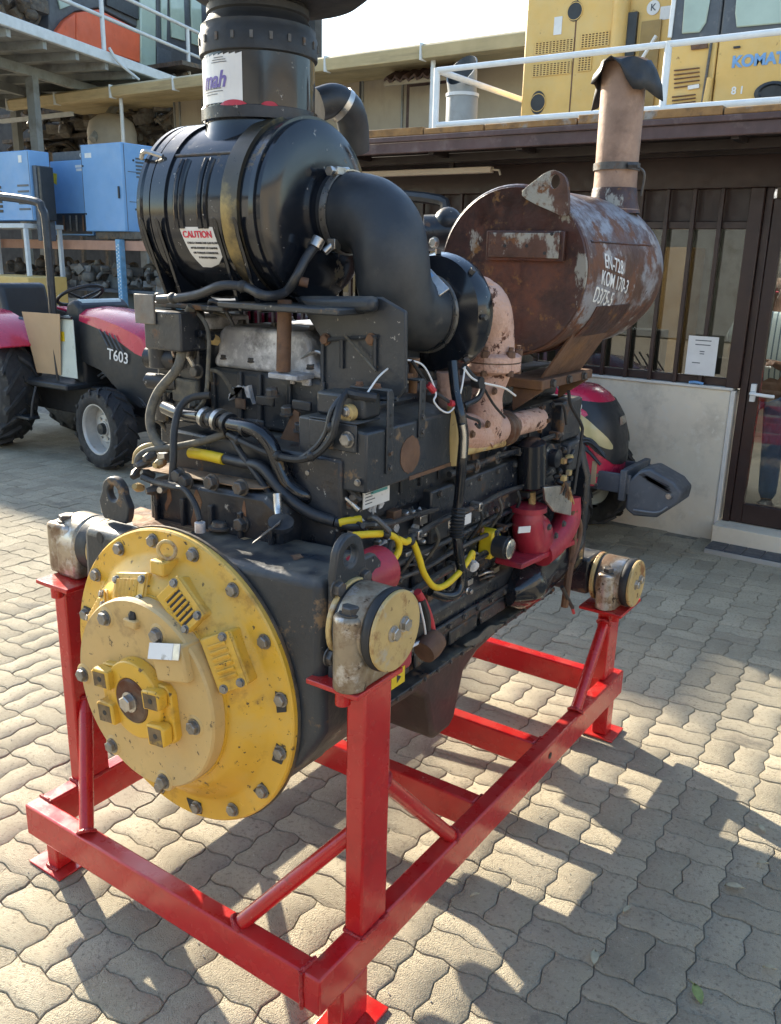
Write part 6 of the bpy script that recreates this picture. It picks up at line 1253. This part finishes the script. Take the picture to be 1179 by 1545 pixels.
ox = thing('orange_excavator', tuple(apl(150, 90, 1.2)), 'orange excavator body and glazed cab standing on the grey steel deck', 'excavator'); ox.location.z = ZD+.2
def opoly(pts, o0, o1, nm, m, bev=.03):
    P = [apl(x, y, o0) for x, y in pts]; n = len(P); Q = [p+nl*(o1-o0) for p in P]; g = G(); g.add(P+Q, [tuple(range(n)), tuple(range(2*n-1, n-1, -1))]+[((i+1) % n, i, n+i, n+(i+1) % n) for i in range(n)]); return g.build(nm, m, ox, bevel=bev, smooth=True)
opoly([(84, 52), (98, 32), (115, 20), (115, 62)], 1.0, 3.0, 'rear_panel', 'orange'); opoly([(116, 19), (150, 14), (212, 46), (212, 95), (116, 63)], 1.0, 3.0, 'side_panel', 'orange')
opoly([(74, -60), (170, -60), (212, -20), (212, 44), (150, 12), (114, 18), (96, 30), (82, 50), (74, 48)], 1.12, 2.8, 'engine_cover', 'darkpanel'); opoly([(86, -10), (112, -18), (108, 8), (92, 14)], 1.08, 1.119, 'side_window', 'glassgreen', .01)
opoly([(213, -60), (236, -60), (236, 105), (213, 97)], 1.0, 2.6, 'cab_rear', 'glassgreen'); opoly([(237, -60), (330, -60), (330, 140), (237, 106)], 1.0, 2.6, 'cab', 'darkpanel')
for pts in (((242, -50), (254, -50), (252, 62), (246, 60)), ((256, -30), (277, -30), (280, 62), (260, 56)), ((288, -30), (303, -30), (306, 72), (291, 66))): opoly(pts, .95, .999, 'cab_window', 'glassgreen', .01)
opoly([(238, 70), (258, 78), (262, 112), (238, 104)], .96, .998, 'door_panel', 'tgrey', .01)
opoly([(162, 8), (210, 30), (210, -30), (162, -30)], 1.05, 1.11, 'vent_opening', 'tblack', .01)
heap('deck_scrap', 'junk', 'dark machine parts lying at the left end of the steel deck', lambda: apl(random.uniform(-50, 52), random.uniform(-10, 26), random.uniform(.8, 1.6)), .2, .5, 40)
g = G(); P0 = apl(55, 60, 5.5); 
# ------------------------------------------------------------------ upper deck with railing and yellow excavators, upper right
YD = 7.5
zd = ay(658, 196, YD).z-.03
ud = thing('roof_terrace', (0, YD, 0), 'raised terrace behind the office roof carrying the yellow excavators', 'terrace')
xa = ay(640, 190, YD).x
G().box((xa, YD-.1, zd-.25), (9, 13.2, zd)).build('terrace_slab', 'concrete', ud)
for x in (xa+.1, 1.5, 5):
    for y in (8.7, 13): G().box((x, y, 0), (x+.25, y+.2, zd-.251)).build('terrace_column', 'concrete', ud)
rl = thing('white_railing', (xa, YD, zd), 'white pipe railing along the terrace edge above the office', 'railing')
t0, t1, b0_, b1_ = ay(660, 104, YD), ay(1179, 50, YD), ay(655, 188, YD), ay(1179, 152, YD)
zt_, zb_ = (t0.z+t1.z)/2, (b0_.z+b1_.z)/2; xc = t0.x
G().tube([(xc, YD, zt_), (9, YD, zt_)], .029, 12, smooth=False).build('top_rail', 'railwhite', rl); G().tube([(xc, YD, zb_), (9, YD, zb_)], .029, 12, smooth=False).build('mid_rail', 'railwhite', rl)
for px in (660, 1006): p = ay(px, 100, YD); G().cyl((p.x, YD+.002, zd), (p.x, YD+.002, zt_+.02), .034, seg=12).build('post', 'railwhite', rl)
for x in (3.4, 5.6): G().cyl((x, YD+.002, zd), (x, YD+.002, zt_), .034, seg=12).build('post', 'railwhite', rl)
G().tube([(xc, YD+.03, zt_), (xc, 11, zt_)], .034, 12, smooth=False).build('return_rail', 'railwhite', rl); G().cyl((xc, 9.8, zd), (xc, 9.8, zt_), .034, seg=12).build('post', 'railwhite', rl)
# grey exhaust pipe
YP = 8.3; p = ay(696, 190, YP); sp_ = thing('steel_flue', (p.x, YP, zd), 'short grey steel flue with slanted mouth behind the white railing', 'flue')
rr_ = (ay(717, 170, YP)-ay(676, 170, YP)).length/2; ztop = ay(695, 146, YP).z
G().lathe((p.x, YP, zd), (0, 0, 1), [(rr_, 0), (rr_, ztop-zd), (rr_*.93, ztop-zd+.02)], 28).build('lower_pipe', 'deckgrey', sp_)
ring((p.x, YP, ztop+.01), (0, 0, 1), rr_*1.05, .03, .035, 28).build('collar', 'greyrail', sp_)
g = G(); n = 28; hh = ay(695, 84, YP).z-ztop; vs = []
for k in range(n):
    a = 2*math.pi*k/n; vs.append((p.x+rr_*.9*math.cos(a), YP+rr_*.9*math.sin(a), ztop+.02))
for k in range(n):
    a = 2*math.pi*k/n; f = .5+.5*math.sin(a); vs.append((p.x-.02+rr_*.95*math.cos(a), YP+rr_*.95*math.sin(a), ztop+.05+hh*(.12+.83*f)))
for k in range(n):
    a = 2*math.pi*k/n; f = .5+.5*math.sin(a); vs.append((p.x-.02+rr_*.86*math.cos(a), YP+rr_*.86*math.sin(a), ztop+.05+hh*(.12+.83*f)))
for k in range(n):
    a = 2*math.pi*k/n; vs.append((p.x+rr_*.82*math.cos(a), YP+rr_*.82*math.sin(a), ztop+.03))
g.add(vs[:3*n], [(i*n+k, i*n+(k+1) % n, (i+1)*n+(k+1) % n, (i+1)*n+k) for i in range(2) for k in range(n)]); g.build('slanted_mouth', 'deckgrey', sp_, ang=40)
g = G(); g.add(vs[2*n:], [(k, (k+1) % n, n+(k+1) % n, n+k) for k in range(n)]+[tuple(n+k for k in range(n))]); g.build('dark_bore', 'tblack', sp_, ang=40)  # inner wall of the mouth, coloured darker than the outside
# yellow machine housing
YM = 8.7
def yq(px, py, y=YM): return ay(px, py, y)
ym = thing('yellow_machine', (yq(890, 170).x, YM, zd), 'yellow excavator counterweight housing with round holes and grilles on the terrace', 'excavator')
a, b = yq(786, 205), yq(1008, -60); xl0 = yq(789, 100).x
G().box((xl0, YM, zd), (yq(925, 100).x, YM+1.6, b.z)).build('body', 'yellow2', ym, bevel=.03); G().box((yq(925, 100).x+.002, YM+.05, zd), (b.x+.3, YM+1.6, b.z)).build('body', 'yellow2', ym, bevel=.03)
for px, py, rx, rz in ((868, 17, 11, 13), (812, 155, 11, 15)):
    c = yq(px, py); q = yq(px+rx, py); r_ = q.x-c.x; G().lathe((c.x, YM-.003, c.z), (0, -1, 0), [(r_, 0), (r_, .004)], 28, sy=rz/rx).build('round_hole', 'tblack', ym); ring((c.x, YM-.006, c.z), (0, 1, 0), r_*1.06, r_*.08, .01, 28).build('hole_rim', 'yellow2', ym)
def grille(x0, y0, x1, y1, nx, ny):
    a, b = yq(x0, y1), yq(x1, y0); ww, hh = (b.x-a.x)/nx, (b.z-a.z)/ny; g = G()
    gr_ = G().box((a.x, YM-.004, a.z), (b.x, YM-.0015, b.z)).build('grille', 'hub', ym)
    for i in range(nx+1): G().box((a.x+ww*i-ww*.18, YM-.012, a.z), (a.x+ww*i+ww*.18, YM-.0045, b.z)).build('grille_bar', 'yellow2', gr_)
    for j in range(ny+1): G().box((a.x, YM-.0135, a.z+hh*j-hh*.22), (b.x, YM-.006, a.z+hh*j+hh*.22)).build('grille_bar', 'yellow2', gr_)
grille(808, 58, 866, 83, 11, 6); grille(804, 92, 862, 116, 11, 6); grille(877, 47, 920, 73, 8, 6); grille(872, 85, 893, 108, 4, 6)
G().box((yq(839, 0).x, YM-.006, yq(0, 52).z if False else yq(845, 52).z), (yq(851, 0).x, YM-.001, yq(845, 25).z)).build('white_plate', 'label', ym)
G().box((yq(872, 0).x-.008, YM-.003, zd), (yq(872, 0).x+.008, YM-.001, b.z)).build('panel_joint', 'rustbrown', ym)
G().lathe((yq(934, 50).x, YM+.02, yq(930, 88).z), (0, 0, 1), [(.09, 0), (.09, 1.2)], 16).build('corner_column', 'yellow2', ym); G().box((yq(944, 0).x, YM+.0, yq(950, 84).z), (yq(964, 0).x, YM+.049, yq(955, 18).z)).build('dark_slot', 'tblack', ym)
G().lathe((yq(984, 10).x, YM+.045, yq(984, 10).z), (0, -1, 0), [(.07, 0), (.07, .004)], 24).build('round_emblem', 'label', ym); text('K', .09, 'tgrey', 'emblem_letter', ym, origin=(yq(984, 10).x, YM+.040, yq(984, 10).z), bold=.002)
G().box((yq(996, 0).x, YM+.044, yq(1000, 28).z), (yq(1012, 0).x, YM+.049, yq(1000, 8).z)).build('white_plate', 'label', ym)
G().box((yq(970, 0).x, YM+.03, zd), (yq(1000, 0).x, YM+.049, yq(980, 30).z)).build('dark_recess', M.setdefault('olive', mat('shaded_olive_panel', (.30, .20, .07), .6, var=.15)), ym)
# excavator cab
YC = 8.15
def yc(px, py): return ay(px, py, YC)
ex_ = thing('yellow_excavator', (yc(1090, 165).x, YC, zd), 'yellow excavator cab lettered KOMATSU behind the white railing', 'excavator')
xl2 = yc(992, 160).x; zc_ = yc(1100, 57).z; ztp = yc(1100, -90).z; xj = yc(1080, 100).x
G().prism([(xl2, zd), (xj-.006, zd), (xj-.006, zc_), (yc(1010, 60).x, zc_)], YC, YC+1.3).build('side_body', 'yellow2', ex_, bevel=.02); G().box((xj+.006, YC-.01, zd), (xj+2.4, YC+1.3, zc_)).build('door', 'yellow2', ex_, bevel=.02)
G().prism([(yc(1011, 57).x, zc_+.002), (xj-.006, zc_+.002), (xj-.006, ztp), (yc(1020, -60).x, ztp)], YC+.01, YC+1.3).build('cab_frame', 'tgrey', ex_, bevel=.02); G().box((xj+.006, YC, zc_+.002), (xj+2.4, YC+1.3, ztp)).build('door_frame', 'tgrey', ex_, bevel=.02)
def ypoly(pts, y0, nm, m, bev=.02):
    P = [ay(x, y, YC) for x, y in pts]; return G().prism([(p.x, p.z) for p in P], y0-.02, y0).build(nm, m, ex_, bevel=bev)
ypoly([(1029, 51), (1056, 49), (1066, 34), (1072, 0), (1074, -60), (1038, -60), (1033, 0)], YC+.008, 'cab_window', 'glassgreen'); ypoly([(1112, 42), (1300, 25), (1300, -60), (1117, -60), (1110, 20)], YC-.003, 'cab_window', 'glassgreen')
ypoly([(1008, 57), (1014, 57), (1028, -60), (1021, -60)], YC+.004, 'cab_edge', 'railwhite', .004)
for q in range(5): ypoly([(1018, 106+6.5*q), (1056, 102+6.2*q), (1056, 103.5+6.2*q), (1018, 107.8+6.5*q)], YC-.002, 'louver_slot', 'rustbrown', .001)
for q in range(4): ypoly([(1015, 146+5.5*q), (1050, 142+5.3*q), (1050, 143.5+5.3*q), (1015, 147.8+5.5*q)], YC-.002, 'louver_slot', 'rustbrown', .001)
ypoly([(1039, 130), (1056, 127), (1056, 133), (1039, 136)], YC-.004, 'latch_plate', 'label', .002); ypoly([(1043, 68), (1068, 65), (1069, 73), (1044, 76)], YC-.003, 'hinge_rust', 'rustbrown', .002)
G().cyl((xj-.05, YC-.03, yc(1075, 160).z), (xj-.03, YC-.03, yc(1075, 118).z), .03, seg=10).build('door_hinge', 'yellow2', ex_); G().cyl((xj-.09, YC-.02, zd+.0), (xj-.06, YC-.02, zc_-.03), .014, seg=8).build('seal_strip', 'boltdark', ex_)
p = yc(1105, 95); h = (yc(1105, 84).z-yc(1105, 101).z)
text('KOMATSU', h*1.38, 'blue', 'lettering', ex_, origin=(p.x, YC-.013, p.z), align='LEFT', bold=.006, ext=.003)
p = yc(1104, 138); text('8 1', h*.95, 'white', 'number', ex_, origin=(p.x, YC-.013, p.z), align='LEFT', bold=.002, ext=.003)
ypoly([(1108, 71), (1118, 70), (1118, 73), (1108, 74)], YC-.012, 'key_slot', 'ink', .001)
c = yc(1166, 140); G().lathe((c.x, YC-.012, c.z), (0, -1, 0), [(.16, 0), (.16, .02), (.12, .03), (.10, .01), (0, .01)], 24, sy=.6).build('door_handle_bowl', 'tblack', ex_)
G().cyl(yq(975, 100)+V((0, -.2, 0)), yq(1000, 60)+V((0, -.2, 0)), .02, seg=8).build('stay_rod', 'railwhite', ym)
# ------------------------------------------------------------------ unseen building added beyond the left edge to shade the back of the yard
wh = thing('shade_building', (-24, 8.6, 0), 'unseen tall grey building added left of the yard to shade it', 'building')
WY, WH = 8.42, 8.0
G().box((-48, WY, 0), (-15.6, WY+1.0, WH)).build('wall', 'deckgrey', wh)
G().box((-48, WY-.25, WH), (-15.5, WY+1.2, WH+.02)).build('roof', 'deckgrey', wh)
# ------------------------------------------------------------------ fallen leaves and litter
def leaf(px, py, L1, rot, m, label):
    p = az(px, py, .006); g = G(); n = 7; vs = []
    for i in range(n):
        t = i/(n-1); w2 = L1*.24*math.sin(math.pi*min(.98, t*.93+.05)); zc2 = .004*math.sin(t*3)+.006*t
        vs += [((t-.5)*L1, -w2, zc2+.006), ((t-.5)*L1, 0, zc2), ((t-.5)*L1, w2, zc2+.005)]
    g.add(vs, [f for i in range(n-1) for f in ((i*3, i*3+3, i*3+4, i*3+1), (i*3+1, i*3+4, i*3+5, i*3+2))])
    g.tube([(L1*.5, 0, .009), (L1*.66, .004, .008)], .0012, 5, smooth=False)
    g.xf(Matrix.Translation(p) @ Matrix.Rotation(rot, 4, 'Z')); o = g.build('leaf', m, ang=80); s = o.modifiers.new('thickness', 'SOLIDIFY'); s.thickness = .0006
    return tag(o, label, 'leaf', 'fallen leaves on the paving')
leaf(897, 1447, .045, 1.9, 'leafdry', 'pale oval fallen leaf lying alone in the shaded paving'); leaf(1052, 1502, .055, 2.2, 'leafgreen', 'long green fallen leaf nearest the lower right corner')
leaf(1107, 1340, .05, .2, 'leafdry', 'narrow dry fallen leaf in shade below the sunlit patch'); leaf(946, 1375, .03, 1.2, 'leafdry', 'curled dry fallen leaf beside the dark oil stain'); leaf(1148, 1252, .035, 2.6, 'leafdry', 'small dry fallen leaf inside the sunlit patch at right'); leaf(1150, 1305, .03, .4, 'leafdry', 'tiny curled fallen leaf just below the sunlit patch at right')
leaf(1160, 1463, .03, .1, 'leafdry', 'brown fallen leaf at the right edge of the picture'); leaf(716, 1353, .025, .8, 'leafdry', 'pale curled scrap of leaf in the shadow of the red rail')
g = G()
for k in range(220):
    while True:
        px, py = random.uniform(-20, 1200), random.uniform(840, 1560); p = az(px, py, .002)
        if not (130 < px < 440 and 840 < py < 1230): break
    r = random.choice([.0014, .0018, .002, .0026, .003]); h = G(); h.sphere((0, 0, 0), r, 6, 4, (1, random.uniform(.6, 1), .6)); h.xf(Matrix.Translation(p) @ Matrix.Rotation(random.uniform(0, 6), 4, 'Z')); g.add(h.v, h.f)
tag(g.build('loose_grit', 'concrete', smooth=False), 'fine loose grit scattered over the paving', 'grit', kind='stuff')

# ------------------------------------------------------------------ yard buildings behind the viewer (seen as reflections, they close the yard)
ow = thing('facing_workshop', (2, -11, 0), 'pale workshop across the yard behind the viewer', 'building')
G().box((-9, -12, 0), (22, -11, 5.2)).build('wall', 'whitetrim', ow)
for x in (-6, -1, 4, 9, 14): G().box((x, -10.99, .02), (x+3.2, -10.93, 3.6)).build('roller_door', 'junkdark' if x in (-1, 9) else 'deckgrey', ow)
G().box((-9.3, -12.2, 5.2), (22.3, -10.4, 5.4)).build('roof', 'deckgrey', ow)
ew = thing('side_workshop', (11, 0, 0), 'low workshop along the right side of the yard', 'building')
G().box((11, -10, 0), (12, 8, 4.2)).build('wall', 'beigewall', ew); G().box((10.6, -10, 4.2), (12.4, 8, 4.35)).build('roof', 'deckgrey', ew)
for y in (-7, -2, 3): G().box((10.94, y, .02), (10.99, y+3, 3.2)).build('roller_door', 'deckgrey', ew)

# ------------------------------------------------------------------ more parts on the engine
random.seed(21)
# left side: hidden block added for a solid engine shadow, then oil filters
g = G(); g.prism([(.045, 1.02), (.265, 1.02), (.265, 1.50), (.20, 1.53), (.08, 1.53), (.045, 1.48)], .66, 1.60); af = g.build('added_shadow_block', 'black', en, bevel=.015)
for k in range(9): bolt(af, (.0445, .70+.105*k, 1.45), (-1, 0, 0), .009, 'boltdark'); bolt(af, (.0445, .70+.105*k, 1.06), (-1, 0, 0), .009, 'boltdark')
g = G(); g.box((.10, .45, .72), (.265, 1.55, .98)); g.build('oil_filter_head', 'black', en, bevel=.012)
for k in range(3): G().lathe((.16, .62+.2*k, .72), (0, 0, -1), [(.055, 0), (.058, .02), (.058, .2), (.04, .22)], 24).build('oil_filter', 'blackclean', en)
# injector pipes between heads and pump, and along the right side
for k in range(6):
    y = .58+k*.197; G().tube([(.60, y-.07, 1.50), (.66, y-.075, 1.52), (.72, y-.06, 1.47), (.76, y-.02, 1.43)], .005, 8).build('injector_pipe', 'steel', en)
    for x in (.33, .45, .58): bolt(en, (x, y, 1.565), (0, 0, 1), .011, 'boltdark', name='cover_bolt')
# fuel and water rails along the block side
for z, x, y0, y1, r, m in ((1.072, .888, .46, 1.42, .0085, 'black'), (.948, .866, .42, 1.30, .0065, 'boltdark'), (.90, .868, .50, 1.20, .011, 'black'), (1.185, .872, .80, 1.62, .009, 'black')):
    pts = [(x, y0+(y1-y0)*i/6, z+random.uniform(-.006, .006)) for i in range(7)]; t_ = G().tube(pts, r, 8).build('fluid_rail', m, en)
    for i in range(1, 6, 2): 
        p = V(pts[i]); G().box((x-.02, p.y-.009, p.z-r-.004), (x+r+.004, p.y+.009, p.z+r+.004)).build('rail_clamp', random.choice(['boltdark', 'rustbrown', 'steel']), t_, bevel=.002); bolt(t_, p+V((r+.004, 0, 0)), (1, 0, 0), .006, 'boltdark')
for k in range(7):
    y = .47+.12*k; G().tube([(.885, y, 1.07), (.895, y+.01, 1.03), (.872, y+.015, .985), (.85, y+.01, .95)], .0048, 6).build('return_line', random.choice(['hose', 'boltdark', 'hosegrey']), en)
# casting ribs, bosses and bolt rows
for k in range(13): G().box((.8255, .42+.092*k, 1.17), (.846, .432+.092*k, 1.295)).build('casting_rib', 'black', bl, bevel=.003)
for k in range(15): bolt(bl, (.8405, .40+.08*k, 1.285), (1, 0, 0), .0085, random.choice(['boltdark', 'boltdark', 'rustbrown']))
for k in range(14): bolt(bl, (.8625, .43+.085*k, .72), (1, 0, 0), .0075, 'boltdark')
for k in range(6): G().lathe((.8385, .585+.19*k, .89), (1, 0, 0), [(.026, 0), (.026, .004), (.02, .006)], 20).build('cover_boss', 'black', bl)
for k in range(34):
    px, py = random.uniform(560, 790), 0; py = 905-.62*(px-560)*.55+random.uniform(-75, 40); p = ax(px, py, .845); q = random.random(); g = G()
    if q < .35: g.lathe((.838, p.y, p.z), (1, 0, 0), [(.013, 0), (.013, .01), (.009, .012), (.009, .024)], 6)
    elif q < .6: g.box((.838, p.y-random.uniform(.012, .03), p.z-.009), (.852, p.y+.014, p.z+.009))
    elif q < .8: g.tube([(.845, p.y, p.z), (.866, p.y+.012, p.z+.012), (.868, p.y+.05, p.z+.004), (.846, p.y+.06, p.z-.015)], .0045, 6)
    else: g.lathe((.838, p.y, p.z), (1, 0, 0), [(.02, 0), (.02, .007), (.012, .008)], 14)
    g.build('side_fitting', random.choice(['boltdark', 'black', 'black', 'steel', 'hosegrey', 'rustbrown']), bl, bevel=.0015)
# small fittings around the left front: unions, elbows and clips
for k in range(26):
    px, py = random.uniform(225, 330), random.uniform(455, 690); p = ay(px, py, random.uniform(.44, .50)); q = random.random(); g = G()
    if q < .4: g.lathe(p, (random.uniform(-1, .4), -1, random.uniform(-.4, .6)), [(.012, -.02), (.015, -.01), (.015, .004), (.010, .006), (.010, .02)], 6)
    elif q < .7: g.tube([p, p+V((.02, -.02, .03)), p+V((.05, -.01, .02)), p+V((.07, .01, -.03))], .006, 6)
    else: g.box(tuple(p-V((.016, .012, .010))), tuple(p+V((.018, .006, .014))))
    g.build('small_fitting', random.choice(['boltdark', 'black', 'steel', 'hosegrey', 'mountcap']), vb, bevel=.0015)
for k in range(16):
    px, py = random.uniform(420, 560), random.uniform(735, 800); p = ay(px, py, .40); g = G()
    if k % 2: g.lathe(p, (.2, -1, random.uniform(-.3, .5)), [(.012, -.012), (.016, 0), (.009, .016)], 6)
    else: g.tube([p, p+V((.03, -.015, .01)), p+V((.06, 0, -.02))], .007, 6)
    g.build('lower_fitting', random.choice(['boltdark', 'black', 'rustbrown', 'steel']), en, bevel=.0015)
for px, py, a in ((385, 640, .3), (455, 612, .1), (400, 605, -.2)): p = ay(px, py, .448); G().box((p.x-.03, .446, p.z-.012), (p.x+.03, .4545, p.z+.012), ).build('clip_plate', 'black', en, bevel=.003)
# open hose tail, cable ties on the wiring
for px, py, y in ((360, 664, .332), (420, 688, .33), (470, 688, .335), (500, 645, .348), (395, 707, .335), (440, 756, .33), (470, 776, .34)): G().sphere(ay(px, py, y), .0135, 10, 7, (.7, 1, 1)).build('cable_tie', 'rubber', en)
# tan scuffs on the sump and on the block foot
def side_blot(pts, x, m, par, jit=.008):
    P = []
    for i in range(len(pts)):
        a, b = ax(*pts[i], x), ax(*pts[(i+1) % len(pts)], x)
        for k in range(4): q = a.lerp(b, k/4); P.append((q.y+random.uniform(-jit, jit), q.z+random.uniform(-jit, jit)))
    G().prism(P, x-.004, x+.001, 'x').build('worn_patch', m, par, smooth=False)
side_blot([(700, 975), (740, 945), (760, 940), (745, 955), (715, 975)], .8705, 'hosegrey', op, .005)

# ------------------------------------------------------------------ person behind the glass door
pc = ay(1152, 600, 5.45); PX = pc.x
pe_ = thing('person', (PX, 5.45, .02), 'person in pale striped shirt and blue jeans standing behind the glass door', 'person')
def skin(name, verts, edges, m, par, sub=1):
    me = bpy.data.meshes.new(name); me.from_pydata([V((PX+v[0], 5.45+v[1], v[2])) for v in verts], edges, []); me.update()
    o = bpy.data.objects.new(name, me); link(o, par); me.materials.append(M[m] if isinstance(m, str) else m)
    mo = o.modifiers.new('skin', 'SKIN')
    for i, v in enumerate(verts): me.skin_vertices[0].data[i].radius = (v[3], v[4] if len(v) > 4 else v[3])
    me.skin_vertices[0].data[0].use_root = True
    mo.use_smooth_shade = True; s_ = o.modifiers.new('sub', 'SUBSURF'); s_.levels = sub; s_.render_levels = sub; return o
# one continuous body: pelvis, spine, neck, head, arms with fingers, legs
bv = [(0, 0, .92, .13, .10), (0, 0, 1.12, .13, .095), (0, .01, 1.34, .15, .10), (0, .01, 1.46, .06), (0, -.01, 1.54, .055), (0, -.02, 1.62, .082, .09), (0, -.015, 1.70, .068, .075),
      (-.19, .01, 1.39, .055), (-.25, -.02, 1.13, .043), (-.12, -.20, 1.05, .034), (-.06, -.26, 1.07, .030, .018),
      (.19, .01, 1.39, .055), (.25, -.02, 1.13, .043), (.14, -.20, 1.08, .034), (.08, -.27, 1.12, .030, .018),
      (-.10, 0, .84, .085), (-.11, -.01, .48, .06), (-.12, .01, .10, .042), (-.13, -.12, .045, .035), (.10, 0, .84, .085), (.11, -.01, .48, .06), (.12, .01, .10, .042), (.13, -.12, .045, .035)]
be = [(0, 1), (1, 2), (2, 3), (3, 4), (4, 5), (5, 6), (2, 7), (7, 8), (8, 9), (9, 10), (2, 11), (11, 12), (12, 13), (13, 14), (0, 15), (15, 16), (16, 17), (17, 18), (0, 19), (19, 20), (20, 21), (21, 22)]
for h, sg in ((10, 1), (14, -1)):
    b0 = bv[h]
    for q, (dx_, L_f) in enumerate(((-.018, .060), (-.006, .068), (.006, .064), (.018, .052))):
        i = len(bv); bv += [(b0[0]+dx_, b0[1]-.035, b0[2]+.004, .009), (b0[0]+dx_*1.1+sg*.01, b0[1]-.035-L_f*.6, b0[2]-.012, .008), (b0[0]+dx_*1.1+sg*.02, b0[1]-.03-L_f*.8, b0[2]-.034, .007)]; be += [(h, i), (i, i+1), (i+1, i+2)]
    i = len(bv); bv += [(b0[0]+sg*.035, b0[1]-.01, b0[2]+.012, .010), (b0[0]+sg*.045, b0[1]-.045, b0[2]+.010, .009)]; be += [(h, i), (i, i+1)]
body = skin('body', bv, be, 'skin', pe_, 1)
M['shirt'] = mat('striped_shirt', (.55, .60, .60), .8, var=.05)
nt2 = M['shirt'].node_tree; wv = _n(nt2, 'ShaderNodeTexWave'); wv.inputs['Scale'].default_value = 9; wv.inputs['Distortion'].default_value = .3; wv.bands_direction = 'X'; g2 = _n(nt2, 'ShaderNodeNewGeometry'); nt2.links.new(g2.outputs['Position'], wv.inputs['Vector'])
mx2 = _n(nt2, 'ShaderNodeMix', data_type='RGBA'); mr2 = _n(nt2, 'ShaderNodeMapRange', clamp=True); mr2.inputs['From Min'].default_value = .78; mr2.inputs['From Max'].default_value = .9; nt2.links.new(wv.outputs['Fac'], mr2.inputs[0]); nt2.links.new(mr2.outputs[0], mx2.inputs['Factor']); mx2.inputs['A'].default_value = (.55, .62, .62, 1); mx2.inputs['B'].default_value = (.10, .15, .20, 1); nt2.links.new(mx2.outputs['Result'], nt2.nodes['Principled BSDF'].inputs['Base Color'])
M['jeans'] = mat('blue_jeans', (.045, .10, .22), .85, var=.2, vscale=14); M['hair'] = mat('dark_hair', (.015, .012, .011), .6)
skin('shirt', [(0, 0, .90, .165, .125), (0, 0, 1.12, .16, .12), (0, .01, 1.33, .175, .12), (0, .01, 1.44, .085), (-.20, .01, 1.38, .078), (-.26, -.02, 1.19, .072), (.20, .01, 1.38, .078), (.26, -.02, 1.19, .072)], [(0, 1), (1, 2), (2, 3), (2, 4), (4, 5), (2, 6), (6, 7)], 'shirt', body)
skin('jeans', [(0, 0, .93, .15, .115), (-.10, 0, .82, .105), (-.11, -.01, .48, .078), (-.12, .01, .09, .068), (.10, 0, .82, .105), (.11, -.01, .48, .078), (.12, .01, .09, .068)], [(0, 1), (1, 2), (2, 3), (0, 4), (4, 5), (5, 6)], 'jeans', body)
def P3(x, y, z): return V((PX+x, 5.45+y, z))
G().sphere(P3(0, .012, 1.685), .094, 20, 14, (.92, 1.0, .95)).build('hair', 'hair', body)
for s in (-1, 1):
    G().sphere(P3(s*.085, -.005, 1.635), .02, 10, 8, (.5, .8, 1.4)).build('ear', 'skin', body); G().sphere(P3(s*.032, -.102, 1.65), .010, 10, 8).build('eye', 'hair', body)
    G().sphere(P3(s*.125, -.07, .055), .075, 14, 10, (.85, 1.8, .85)).build('shoe', 'tblack', body)
G().sphere(P3(0, -.115, 1.62), .016, 10, 8, (.8, 1, 1.4)).build('nose', 'skin', body); G().sphere(P3(0, -.098, 1.575), .018, 10, 8, (1.3, .5, .35)).build('mouth', 'redpart', body)
g = G(); g.box((PX-.09, 5.45-.37, 1.085), (PX+.09, 5.45-.30, 1.10)); tag(g.build('document_folder', 'label', bevel=.003), 'white folder held by the person behind the glass door', 'folder')
# red plastic chair inside, seen through the door
rc = thing('red_chair', (1.42, 6.3, .02), 'red plastic chair seen through the office door glass', 'chair')
G().box((1.12, 6.1, .42), (1.62, 6.55, .46)).build('seat', 'redtape', rc, bevel=.015); G().prism([(1.14, .47), (1.60, .47), (1.56, .92), (1.18, .92)], 6.52, 6.56).build('backrest', 'redtape', rc, bevel=.02)
for x in (1.15, 1.57):
    for y in (6.12, 6.5): G().box((x-.02, y-.02, .02), (x+.02, y+.02, .419)).build('leg', 'redtape', rc)
